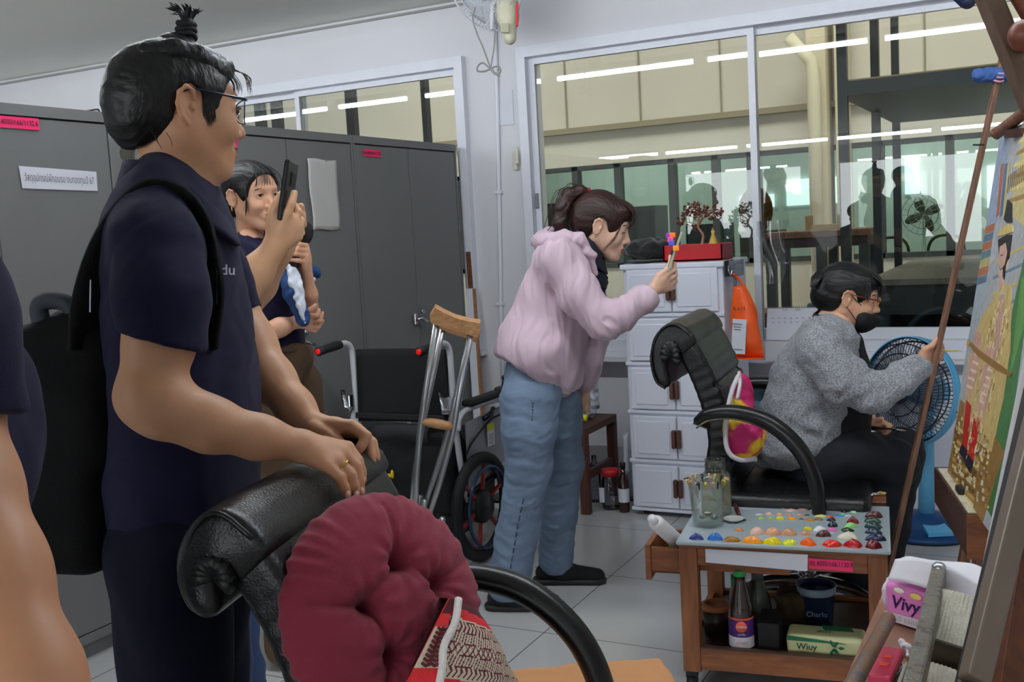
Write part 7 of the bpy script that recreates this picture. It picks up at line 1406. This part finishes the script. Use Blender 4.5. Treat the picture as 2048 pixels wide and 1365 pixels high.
for (q, lb) in ((footN, 0), (footF, 1)):
    sd = SDF(.005); F_ = nrm(nrm(RT*A([1, 1, 0]))+A([.10, -.16, 0])); g0 = A([q[0], q[1], 0]); sd.cap(g0-F_*.045+A([0, 0, .038]), g0+F_*.03+A([0, 0, .045]), .036, .040, k=.02).cap(g0+F_*.03+A([0, 0, .036]), g0+F_*.155+A([0, 0, .026]), .040, .030, k=.02).cut((0, 0, .012), (0, 0, -1))
    so = sdf_obj('shoe', sd, mat('black_knit', (18, 18, 20), .85, bump=.3, bscale=500), t)
    sd = SDF(.005); sd.cap(g0-F_*.05+A([0, 0, .014]), g0+F_*.155+A([0, 0, .014]), .043, .036, k=.01).cut((0, 0, .022), (0, 0, 1)).cut((0, 0, .001), (0, 0, -1)); sdf_obj('sole', sd, mat('sole_grey', (34, 34, 38), .6), so)
t = thing('smartphone', 'pale phone with a colourful purple and orange grip held by the pink-hooded woman', 'phone', P(1346, 510, D4-.23))
pu = nrm(P(1357, 476, D4)-P(1338, 530, D4)); pn = nrm(np.cross(pu, FW)); pn = pn if pn@RT > 0 else -pn; Rp = A([np.cross(pu, pn), pu, pn])
MB().obox(P(1347, 506, D4-.225), (.030, .070, .005), Rp, .004).build('case', mat('phone_pale', (176, 170, 150), .3), t); MB().obox(P(1347, 506, D4-.225)-pn*.0055, (.028, .066, .0006), Rp).build('screen', mat('screen_dark', (12, 14, 18), .08), t)
for k, (c_, x, y) in enumerate((((150, 60, 200), 1338, 472), ((250, 120, 40), 1345, 471), ((236, 80, 150), 1341, 480), ((90, 90, 200), 1343, 487), ((250, 150, 50), 1352, 497))): MB().obox(P(x, y, D4-.235-.008*k), (.010, .009, .004), A([RT, UP, FW]), .003).build('charm', mat('charm_%d' % k, c_, .4), t)
# ------------------------------------------------------------------ 5. seated painter
SK5 = skinmat('skin_light', (212, 162, 132)); D5 = 3.52
t = thing('person', 'seated painter in a grey marled cardigan, glasses and black face mask, leaning on a maulstick', 'person', A([P(1640, 950, D5)[0], P(1640, 950, D5)[1], 0]))
c5 = P(1698, 596, D5); R5 = axes_from(deg(16), deg(14)); s5 = .95
h = head_sdf(.0032, full=.4, top=.118, eyes=False); h.cap((-.02, 0, -.04), (-.075, 0, -.17), .048, .054, k=.03); h.xf = lambda V: (V*s5)@R5+c5
def w5(p): return (A(p, dtype=float)*s5)@R5+c5
ar = SDF(.0035); ar.chain(pc([(1650, 700, D5-.16, .05), (1745, 795, D5-.20, .042), (1810, 765, D5-.22, .034), (1842, 728, D5-.22, .0235)]), k=.02)
hand_px(ar, (1845, 722, D5-.22, .027), [(1866, 692, D5-.235, .011), (1872, 702, D5-.215, .011), (1872, 712, D5-.195, .0105), (1850, 700, D5-.24, .0115)],
 [[(1850, 700, D5-.24, .0115), (1864, 692, D5-.255, .0095), (1876, 676, D5-.255, .007)], [(1866, 692, D5-.235, .0105), (1882, 690, D5-.20, .009), (1886, 704, D5-.185, .0075)], [(1872, 702, D5-.215, .0105), (1884, 703, D5-.185, .009), (1883, 714, D5-.175, .0072)], [(1872, 712, D5-.195, .010), (1881, 714, D5-.17, .0085), (1877, 722, D5-.165, .007)]])
ar2 = SDF(.004); ar2.chain(pc([(1700, 780, D5+.12, .040), (1730, 840, D5+.08, .028), (1745, 848, D5+.05, .021)]), k=.02)
hand_px(ar2, (1745, 848, D5+.05, .022), [(1765, 846, D5+.03, .0105), (1766, 854, D5+.04, .0105), (1764, 861, D5+.05, .010)], [[(1765, 846, D5+.03, .010), (1780, 852, D5+.01, .0085), (1772, 862, D5+.0, .007)], [(1766, 854, D5+.04, .010), (1778, 862, D5+.02, .008), (1768, 869, D5+.01, .007)], [(1764, 861, D5+.05, .009), (1772, 869, D5+.03, .0075), (1762, 873, D5+.02, .0065)], [(1752, 842, D5+.03, .010), (1764, 838, D5+.01, .008)]])
tb = SDF(.012); tb.cap(P(1650, 700, D5), P(1605, 870, D5), .085, .085, k=.04).cap(P(1680, 640, D5), P(1650, 700, D5), .05, .07, k=.03)
kn1, kn2 = P(1785, 925, D5-.06), P(1800, 905, D5+.14); an1, an2 = A([kn1[0]-.12, kn1[1]-.06, .09]), A([kn2[0]-.05, kn2[1]-.02, .09])
tb.chain([(P(1625, 945, D5-.08), .06), (kn1, .058), (an1, .034)], k=.03).chain([(P(1635, 945, D5+.1), .06), (kn2, .058), (an2, .034)], k=.03)
for an in (an1, an2):
    f_ = nrm(RT*A([1, 1, 0])-FW*A([.2, .2, 0])); tb.cap(an-f_*.02, an+f_*.15+A([0, 0, -.05]), .034, .026, k=.02)
sdf_obj('body', [h, ar, ar2, tb], [SK5, M_lip], t, 1, matfn=lipfn())
head_feats(t, c5, R5, s5, eyes=False)
hr = SDF(.0035); hr.ell((-.022, 0, .042), (.098, .083, .084), k=.01).ell((.010, 0, .036), (.082, .080, .082), k=.01).ell((-.05, 0, -.01), (.062, .070, .060), k=.03).ell((.055, -.0, .070), (.045, .060, .035), k=.02).ell((-.098, 0, .0), (.036, .052, .058), k=.015)
hr.poly([(.2, .050), (.098, .050), (.075, .046), (.060, .030), (.050, .005), (.040, -.012), (.030, -.006), (.015, .024), (-.002, .036), (-.019, .024), (-.023, .0), (-.027, -.034), (-.045, -.060), (-.08, -.075), (-.2, -.085), (-.2, -.3), (.2, -.3)], .006)
hr.xf = lambda V: (V*s5)@R5+c5; sdf_obj('hair', hr, M_hair, t, 1, disp=lambda V: fold(V, .001, .05, 81, (.4, 1, 1)))
rnd = np.random.RandomState(9); cs = []
for k in range(46): y = -.07+.13*rnd.rand(); cs.append([w5((.05, y*.8, .096)), w5((.086, y, .078)), w5((.097+.006*rnd.rand(), y, .055)), w5((.092+.010*rnd.rand(), y*1.02, .026+.02*rnd.rand()))])
for k in range(26): y = -.072; cs.append([w5((.03+.03*rnd.rand(), y, .07)), w5((.045+.02*rnd.rand(), y-.003, .04)), w5((.035+.03*rnd.rand(), y-.001, .0+.015*rnd.rand()))])
strands(t, 'fringe', M_hair, cs, .0013, 4)
cl = MB(); 
for k in range(7): cl.tube([w5((-.095-.004*k, -.02+.006*k, .07+.002*k)), w5((-.115-.004*k, -.05+.006*k, .045)), w5((-.12-.003*k, -.055, .015))], [.003, .004, .002], 6)
cl.build('claw_clip', M_black, t)
mk = SDF(.003); mk.ell((.058, 0, -.056), (.054, .064, .059), k=.01).ell((.094, 0, -.038), (.032, .032, .040), k=.03).cut((0, 0, -.018), nrm((.25, 0, 1)), .004).cut((.028, 0, 0), (-1, 0, -.12), .006); mk.xf = lambda V: (V*s5)@R5+c5
sdf_obj('face_mask', mk, mat('mask_black', (12, 12, 14), .75), t, 1)
b = MB()
for y in (-1, 1): b.tube([w5((.050, y*.060, -.018)), w5((.02, y*.072, .002)), w5((.0, y*.080, .018))], .0014, 6).tube([w5((.040, y*.058, -.072)), w5((.015, y*.070, -.045)), w5((-.004, y*.082, -.028))], .0014, 6)
b.build('mask_loop', M_black, t)
g = MB()
for y in (-1, 1): g.tube([w5((.106-.008*abs(math.cos(a)), y*(.031+.024*math.cos(a)), .004+.015*math.sin(a))) for a in np.linspace(0, 2*math.pi, 25)[:-1]], .0014, 6, closed=True)
gl = g.tube([w5((.104, -.008, .010)), w5((.107, 0, .012)), w5((.104, .008, .010))], .0014, 6).build('glasses', M_gold, t)
for y in (-1, 1): MB().tube([w5(p) for p in ((.100, y*.055, .012), (.088, y*.066, .014), (.03, y*.078, .016), (-.004, y*.083, .018))], [.0016, .0024, .0020, .0016], 8).build('temple', mat('tortoise', (110, 40, 28), .3), gl)
def marl():
    m = mat('grey_marl', (132, 134, 140), .9, bump=.5, bscale=420, sheen=.2); nt = m.node_tree; b = nt.nodes['Principled BSDF']; tc = nt.nodes.new('ShaderNodeTexCoord'); n = nt.nodes.new('ShaderNodeTexNoise'); n.inputs['Scale'].default_value = 330; n.inputs['Detail'].default_value = 4
    mp = nt.nodes.new('ShaderNodeMapping'); mp.inputs['Scale'].default_value = (.5, .5, 1); nt.links.new(tc.outputs['Object'], mp.inputs[0]); nt.links.new(mp.outputs[0], n.inputs['Vector'])
    r = nt.nodes.new('ShaderNodeValToRGB'); r.color_ramp.elements[0].position = .38; r.color_ramp.elements[1].position = .62; r.color_ramp.elements[0].color = lin((112, 114, 120)); r.color_ramp.elements[1].color = lin((168, 170, 176)); nt.links.new(n.outputs['Fac'], r.inputs[0]); nt.links.new(r.outputs[0], b.inputs['Base Color']); return m
cg = SDF(.006); cg.chain([(P(1655, 690, D5), .105), (P(1625, 760, D5), .125), (P(1605, 850, D5), .135), (P(1590, 905, D5), .130)], k=.05).cap(P(1640, 695, D5-.13), P(1665, 695, D5+.13), .075, k=.06).ell(P(1572, 900, D5-.02), (.10, .16, .055), TR3, k=.04)
fr = nrm(P(1640, 930, D5)-P(1705, 760, D5)); cf = np.cross(fr, FW); cf = cf if cf@RT > 0 else -cf; cg.cut(P(1692, 790, D5), cf, .008); cg.cut(P(1590, 936, D5), -UP, .005)
cs_ = SDF(.005); cs_.chain(pc([(1645, 705, D5-.15, .078), (1690, 765, D5-.19, .070), (1745, 790, D5-.21, .058), (1800, 762, D5-.225, .048), (1838, 735, D5-.22, .040), (1846, 727, D5-.22, .036)]), k=.03).cut(P(1846, 722, D5-.22), nrm(P(1852, 712, D5)-P(1830, 742, D5)), .003)
for (a, b_) in (((1780, 735), (1800, 790)), ((1760, 745), (1770, 810)), ((1815, 715), (1845, 755)), ((1700, 720), (1740, 800)), ((1650, 780), (1720, 800)), ((1822, 738), (1846, 770))): cs_.cap(P(*a, D5-.275), P(*b_, D5-.275), .003, k=.018, op=-1)
for (a, b_) in (((1600, 740), (1660, 800)), ((1575, 800), (1660, 830)), ((1580, 850), (1640, 880)), ((1620, 830), (1680, 850))): cg.cap(P(*a, D5-.14), P(*b_, D5-.14), .005, k=.03, op=-1)
cs2 = SDF(.006); cs2.chain(pc([(1672, 720, D5+.15, .065), (1700, 790, D5+.14, .052), (1728, 838, D5+.09, .040)]), k=.03)
sdf_obj('cardigan', [cg, cs_, cs2], marl(), t, 1, disp=lambda V: fold(V, .007, .13, 82, (1, 1, .7))+fold(V, .0025, .05, 83))
M_bt = mat('black_tshirt', (14, 14, 18), .85)
un = SDF(.006); un.chain([(P(1690, 690, D5), .062), (P(1690, 760, D5), .085), (P(1675, 850, D5), .10), (P(1655, 915, D5), .11)], k=.04); sdf_obj('black_polo', un, M_bt, t, 1, disp=lambda V: fold(V, .003, .1, 84))
cp_ = [(1632, 634, D5), (1650, 640, D5-.055), (1675, 655, D5-.07), (1700, 690, D5-.06), (1712, 705, D5), (1695, 660, D5+.06), (1650, 628, D5+.06)]
collar(cp_, .045, t, M_bt, flare=.018)
b = MB(); pts = [P(x-2, y+16, d) for x, y, d in cp_[:5]]; ctr = P(1672, 680, D5); b.tube(spline([p+nrm((p-ctr)*A([1, 1, 0]))*.020 for p in pts], 6), .0028, 6); b.build('orange_trim', mat('trim_orange', (214, 118, 40), .7), t)
tr = SDF(.007); tr.ell(P(1618, 935, D5), (.11, .15, .075), TR3, k=.03).chain([(P(1630, 940, D5-.08), .092), (P(1710, 915, D5-.08), .088), (kn1, .078), ((kn1+an1)/2, .072), (an1+A([0, 0, .03]), .066)], k=.03).chain([(P(1640, 930, D5+.1), .092), (kn2, .080), (an2+A([0, 0, .03]), .062)], k=.03)
sdf_obj('trousers', tr, mat('black_navy_cloth', (15, 17, 26), .85), t, 1, disp=lambda V: fold(V, .005, .15, 85))
for an in (an1, an2):
    f_ = nrm(RT*A([1, 1, 0])-FW*A([.2, .2, 0])); q = an*A([1, 1, 0]); sd = SDF(.006); sd.cap(q-f_*.05+A([0, 0, .012]), q+f_*.17+A([0, 0, .012]), .042, .040, k=.01).cut((0, 0, .022), (0, 0, 1)).cut((0, 0, .001), (0, 0, -1)).cap(q+f_*.08+np.cross((0, 0, 1), f_)*.05+A([0, 0, .03]), q+f_*.08-np.cross((0, 0, 1), f_)*.05+A([0, 0, .03]), .012, k=.01); sdf_obj('sandal', sd, M_black, t)
for i, (a, b_, lb) in enumerate((((1722, 852, D5+.03), (1812, 862, D5-.04), 'thin dark paint brush held low in the painter hand'), ((1726, 858, D5+.03), (1790, 858, D5-.02), 'second dark brush held beside it in the same hand'))):
    b = thing('paint_brush', lb, 'paint brush', P(*a)); p0, p1 = P(*a), P(*b_); MB().tube([p0, p0+(p1-p0)*.7], [.004, .003], 8).build('handle', M_black, b); MB().tube([p0+(p1-p0)*.7, p0+(p1-p0)*.92], .003, 8).build('ferrule', M_chrome, b); MB().tube([p0+(p1-p0)*.92, p1], [.003, .001], 8).build('bristles', mat('bristle', (190, 160, 96), .8), b)
b = thing('paint_brush', 'thin pale brush poised in the painter raised hand toward the canvas', 'paint brush', P(1870, 706, D5-.22)); p0, p1 = P(1866, 702, D5-.22), P(1925, 702, D5-.30); MB().tube([p0, p0+(p1-p0)*.75], [.003, .002], 8).build('handle', mat('brush_0', (206, 178, 120), .4), b); MB().tube([p0+(p1-p0)*.75, p1], [.002, .0006], 8).build('bristles', mat('bristle', (190, 160, 96), .8), b)
# ------------------------------------------------------------------ 6. man cropped by the left frame edge
SK6 = skinmat('skin_deep', (188, 134, 100)); D6 = .95
t = thing('person', 'man in navy cropped by the left frame edge, only sleeve and bare forearm showing', 'person', A([P(-160, 900, D6)[0], P(-160, 900, D6)[1], 0]))
ar = SDF(.004); ar.chain(pc([(-160, 500, D6, .055), (-128, 820, D6, .050), (-84, 980, D6-.03, .047), (-28, 1150, D6-.06, .046), (50, 1365, D6-.09, .042), (110, 1500, D6-.11, .033), (150, 1640, D6-.12, .024)]), k=.03)
hand_px(ar, (152, 1650, D6-.12, .030), [(170, 1760, D6-.14, .012), (190, 1750, D6-.12, .012), (205, 1735, D6-.10, .012), (212, 1715, D6-.08, .011)], [[(170, 1760, D6-.14, .0105), (176, 1840, D6-.14, .008)], [(190, 1750, D6-.12, .0105), (200, 1850, D6-.12, .008)], [(205, 1735, D6-.10, .0105), (220, 1830, D6-.10, .008)], [(212, 1715, D6-.08, .010), (232, 1790, D6-.08, .0075)], [(160, 1690, D6-.16, .012), (158, 1760, D6-.18, .009)]])
c6 = P(-330, 60, D6+.12); R6 = axes_from(deg(-10), deg(4)); h = head_sdf(.006, top=.108); h.cap((-.02, 0, -.04), (-.03, 0, -.18), .05, .055, k=.03); h.xf = lambda V: V@R6+c6
tb = SDF(.014); tb.cap(P(-310, 300, D6+.12), P(-230, 1000, D6+.12), .10, .10, k=.04)
for dx in (-.09, .09): hp = A([P(-330, 1100, D6+.12)[0], P(-330, 1100, D6+.12)[1]+dx, .80]); tb.chain([(hp, .08), (A([hp[0], hp[1], .45]), .055), (A([hp[0], hp[1], .05]), .036)], k=.03)
sdf_obj('body', [h, ar, tb], [SK6, M_lipm], t, 1, matfn=lipfn())
hr = SDF(.006); hr.ell((-.022, 0, .040), (.098, .081, .078), k=.01); hr.box((.115, 0, -.03), (.05, .12, .095), None, rd=.006, k=.008, op=-1).box((.02, 0, -.09), (.08, .12, .05), None, rd=.006, k=.008, op=-1); hr.xf = lambda V: V@R6+c6; sdf_obj('hair', hr, M_hair, t)
sh = SDF(.007); sh.ell(P(-280, 560, D6+.14), (.110, .19, .20), TR3, k=.04).ell(P(-165, 880, D6+.16), (.110, .17, .16), TR3, k=.05).chain(pc([(-180, 450, D6+.02, .066), (-130, 600, D6, .062)]), k=.03).cap(P(-315, 340, D6+.12), P(-245, 1040, D6+.13), .118, .118, k=.04)
sl = SDF(.006); sl.chain(pc([(-165, 480, D6, .064), (-110, 640, D6, .060), (-72, 900, D6, .060)]), k=.03); sl.cut(P(-66, 838, D6), nrm(P(-66, 900, D6)-P(-80, 700, D6)), .004)
sdf_obj('polo_shirt', [sh, sl], M_navy, t, 1, disp=polo_disp(91))
tr = SDF(.01); tr.cap(P(-265, 1050, D6+.13), P(-290, 1180, D6+.13), .120, .12, k=.05)
for dx in (-.09, .09): hp = A([P(-320, 1100, D6+.14)[0], P(-320, 1100, D6+.14)[1]+dx, .85]); tr.chain([(hp, .11), (A([hp[0], hp[1], .45]), .085), (A([hp[0], hp[1], .06]), .07)], k=.03)
sdf_obj('trousers', tr, mat('navy_trousers', (17, 18, 30), .85), t)
# ================================================================== cushions on the two chairs
M_mar = mat('maroon_cotton', (128, 34, 54), .85, bump=.25, bscale=500, sheen=.1, var=.05, vscale=8)
t = thing('round_cushion', 'round tufted maroon cushion leaning in the foreground office chair', 'cushion', P(760, 1360, 1.62))
cc = P(770, 1222, 1.43); cu = nrm(UP*.95-RT*.20+FW*.22); cf = nrm(-FW*.74+RT*.66+UP*.10); cf = nrm(cf-cu*np.dot(cf, cu)); cr = np.cross(cu, cf); RCu = A([cr, cf, cu])
sd = SDF(.0032); NR = .162
sd.ell(cc, (NR*.97, .066, NR), RCu, k=.01)
TF = [(.004, .062), (-.058, .012), (-.030, -.062), (.046, -.052), (.066, .022)]
def tuft(V):
    L_ = (V-cc)@RCu.T; x, y, z = L_[:, 0], L_[:, 1], L_[:, 2]; front = np.clip(y/.03, 0, 1); rr_ = np.hypot(x/.97, z)/NR; th = np.arctan2(z, x); d = np.zeros(len(V))
    for k, (a, c) in enumerate(TF):
        q = np.hypot(x-a, z-c); d -= front*(.026*np.exp(-(q/.014)**2)+.007*np.exp(-(q/.034)**2))
        ang = np.arctan2(z-c, x-a); d += front*.0022*np.cos(9*ang+k)*np.exp(-((q-.028)/.020)**2)
        b_ = TF[(k+1) % 5]; segs = [(a, c, b_[0], b_[1]), (a, c, a*2.3, c*2.3)]
        for x0, z0, x1, z1 in segs:
            ex, ez = x1-x0, z1-z0; t_ = np.clip(((x-x0)*ex+(z-z0)*ez)/(ex*ex+ez*ez), 0, 1); q2 = np.hypot(x-x0-t_*ex, z-z0-t_*ez); d -= front*(.0075*np.exp(-(q2/.0045)**2)+.005*np.exp(-(q2/.015)**2))*(1-.5*t_)
    w_ = np.exp(-((rr_-.98)/.20)**2); d += w_*(.0022*np.abs(np.sin(15*th+.8*np.sin(3*th)))-.0010)+w_*.0012*np.sin(37*th+2*np.sin(5*th))
    return d+fold(V, .0012, .07, 95)
sdf_obj('cover', sd, M_mar, t, 1, disp=tuft)
# striped triangular Thai cushion
def thai():
    m = mat('thai_weave', (200, 186, 166), .85, bump=.5, bscale=300); return m
t = thing('triangle_cushion', 'red striped Thai woven cushion with white piping in the foreground chair', 'cushion', P(950, 1400, 1.55))
e0, e1 = P(908, 1198, 1.38), P(866, 1395, 1.28); f0, f1 = P(960, 1232, 1.56), P(1058, 1400, 1.46)
def fc_(u, v):
    a = e0+(e1-e0)*v; b_ = f0+(f1-f0)*v; n = nrm(np.cross(f0-e0, e1-e0)); n = n if n@(-FW) > 0 else -n; return a+(b_-a)*u+n*.030*math.sin(math.pi*u)*math.sin(math.pi*min(1, v*.8+.1))
NS = 60
bands = [(0, .0, (74, 14, 26)), (0, .10, (206, 26, 36)), (0, .22, (200, 186, 166))]
mats_ = [mat('thai_red', (206, 26, 36), .7, bump=.3, bscale=400), mat('thai_maroon', (74, 14, 26), .8), mat('thai_cream', (204, 190, 168), .85, bump=.5, bscale=300), mat('thai_dark', (92, 24, 34), .8)]
b = MB(); V = []; nu, nv = 150, 60
for j in range(nv+1):
    for i in range(nu+1): V.append(fc_(i/nu, j/nv))
sel = [[], [], [], []]
for j in range(nv):
    for i in range(nu):
        s_ = .25*(i/nu)-.0+ (j/nv); w_ = 1-(i/nu)*.0
        x = j/nv-(i/nu)*.10   # across the stripes
        if x < .06: m = 1
        elif x < .17: m = 0
        elif x < .19: m = 2
        elif x < .78:
            z = (x-.19)/.59; k = int(z*5); zz = z*5-k; uu = i/nu*26
            if k in (0, 4): m = 3 if ((uu+abs(zz-.5)*1.2) % 1) < .45 else 2
            elif k == 2: m = 3 if ((uu*.8+zz) % 1 < .25 or (uu*.8-zz) % 1 < .25) else 2
            else: m = 3 if ((uu*.8+zz*.5) % .5) < .18 else 2
            if abs(zz-.02) < .06: m = 3
        elif x < .80: m = 2
        elif x < .92: m = 0
        else: m = 1
        sel[m].append((j*(nu+1)+i, j*(nu+1)+i+1, (j+1)*(nu+1)+i+1, (j+1)*(nu+1)+i))
V = A(V); n0 = nrm(np.cross(f0-e0, e1-e0)); n0 = n0 if n0@(-FW) > 0 else -n0
b.mi = 0; b.add(V, sel[0], True); base = 0
for m in (1, 2, 3): b.mi = m; b.f += [q for q in sel[m]]; b.m += [m]*len(sel[m]); b.sm += [True]*len(sel[m])
back = [e0-n0*.02, f0-n0*.04, f1-n0*.04, e1-n0*.02-RT*.02]
b.mi = 1; b.add([e0, f0, f1, e1]+back, [(4, 5, 6, 7), (0, 1, 5, 4), (1, 2, 6, 5), (2, 3, 7, 6)])
b.mi = 0; b.grid(lambda u, v: (e0+(e1-e0)*v)*(1-u)+(e0-n0*.008+(e1-e0)*v-RT*.034*v)*u, 8, 8)
for lo_, hi_, m_ in ((.0, .16, 1), (.16, .3, 0), (.3, .72, 2), (.72, .88, 0), (.88, 1., 1)):
    b.mi = m_; b.grid(lambda u, v: (lambda vv: (e0+(e1-e0)*vv)*(1-u)+(e0-n0*.006+(e1-e0)*vv-RT*.036*vv)*u-FW*.0015)(lo_+(hi_-lo_)*v), 6, 6)
    if m_ == 2:
        b.mi = 3
        for k_ in range(9):
            for j_ in range(4): q_ = .32+k_*.045; b.obox((e0+(e1-e0)*q_)-RT*(.036*q_*(j_+.6)/4.4)-FW*.003, (.0018, .004, .0008), frame(e1-e0+RT*.06*(-1)**j_, FW))
b.mi = 0; b.grid(lambda u, v: (e0+(e1-e0)*v)*(1-u)+(e0-n0*.008+(e1-e0)*v-RT*.034*v)*u, 3, 3)
b.build('cover', mats_, t)
MB().tube(spline([e0+n0*.004+RT*.002, e0*.75+e1*.25+n0*.004+RT*.004, e0*.5+e1*.5-RT*.004+n0*.004, e0*.25+e1*.75+n0*.004, e1+n0*.004], 6), .0055, 8).build('piping', mat('piping_white', (226, 220, 216), .8, bump=.5, bscale=300), t)
# orange seat pad
t = thing('seat_pad', 'flat light orange seat cushion on the foreground chair', 'cushion', P(1200, 1400, 1.8))
g0, g1, g2, g3 = P(1025, 1335, 1.98), P(1362, 1312, 2.02), P(1370, 1500, 1.70), P(1000, 1520, 1.66)
sd = SDF(.006); ctr = (g0+g1+g2+g3)/4; gx = nrm(g1-g0); gz = nrm(np.cross(gx, g0-g3)); gz = gz if gz[2] > 0 else -gz; gy = np.cross(gz, gx); sd.box(ctr-gz*.02, (np.linalg.norm(g1-g0)/2-.012, np.linalg.norm(g0-g3)/2-.012, .008), A([gx, gy, gz]), rd=.014)
sdf_obj('cover', sd, mat('pad_orange', (204, 146, 98), .85, bump=.3, bscale=400), t, 1, disp=lambda V: fold(V, .003, .12, 97))
# colourful pillow and bear cushion on the painter's chair
def fruit():
    m = mat('fruit_print', (220, 180, 40), .7); nt = m.node_tree; b = nt.nodes['Principled BSDF']; tc = nt.nodes.new('ShaderNodeTexCoord'); w = nt.nodes.new('ShaderNodeTexNoise'); w.inputs['Scale'].default_value = 7; w.inputs['Detail'].default_value = 3; nt.links.new(tc.outputs['Object'], w.inputs['Vector'])
    r = nt.nodes.new('ShaderNodeValToRGB'); e = r.color_ramp.elements; e[0].position = .36; e[0].color = lin((90, 10, 40)); e[1].position = .42; e[1].color = lin((190, 24, 96))
    for p_, c_ in ((.52, (196, 40, 110)), (.545, (226, 140, 40)), (.58, (236, 204, 60)), (.66, (228, 196, 70)), (.70, (140, 60, 30))): q = e.new(p_); q.color = lin(c_)
    nt.links.new(w.outputs['Fac'], r.inputs[0]); nt.links.new(r.outputs[0], b.inputs['Base Color']); return m
t = thing('print_pillow', 'pillow printed magenta and yellow in a clear bag, behind the painter back', 'pillow', P(1490, 930, 3.5))
M_fp = fruit(); dP = 3.26; sd = SDF(.005); sd.ell(P(1488, 862, dP), (.066, .045, .096), A([nrm(RT+UP*.15), FW, nrm(UP-RT*.15)]), k=.02).ell(P(1484, 790, dP), (.036, .035, .065), TR3, k=.02); sdf_obj('pillow', sd, M_fp, t, 1, disp=lambda V: fold(V, .004, .06, 98))
b = MB(); b.tube(spline([P(1478, 748, dP-.02), P(1462, 790, dP-.03), P(1452, 850, dP-.04), P(1455, 900, dP-.04), P(1478, 920, dP-.04), P(1512, 918, dP-.03)], 6), [.004]+[.008]*29+[.010], 8); b.tube(spline([P(1478, 745, dP), P(1480, 770, dP-.04), P(1474, 800, dP-.05)], 5), .006, 6); b.build('bag_edge', mat('milky_film', (206, 200, 206), .3), t)
t = thing('bear_cushion', 'pale blue cushion with a brown bear face on the far side of the painter chair', 'cushion', P(1530, 830, 3.8)); sd = SDF(.006); sd.ell(P(1535, 798, 3.78), (.085, .03, .055), TR3, k=.02); sdf_obj('cover', sd, mat('cushion_blue', (150, 200, 228), .8, var=.25, vscale=14), t); 
q = P(1541, 792, 3.745); b = MB().ell(q, (.026, .010, .022), TR3, 16).ell(q-RT*.018+UP*.018, (.008, .006, .008), TR3, 10).ell(q+RT*.018+UP*.018, (.008, .006, .008), TR3, 10).ell(q-UP*.03, (.02, .008, .016), TR3, 12); b.build('bear_print', mat('bear_brown', (176, 128, 84), .8), t)
MB().ell(q-FW*.009-UP*.004, (.010, .004, .008), TR3, 10).build('muzzle', mat('muzzle_cream', (228, 206, 176), .8), t); MB().ell(q-FW*.010-RT*.009+UP*.005, .0022, n=8).ell(q-FW*.010+RT*.009+UP*.005, .0022, n=8).build('bear_eye', M_black, t)
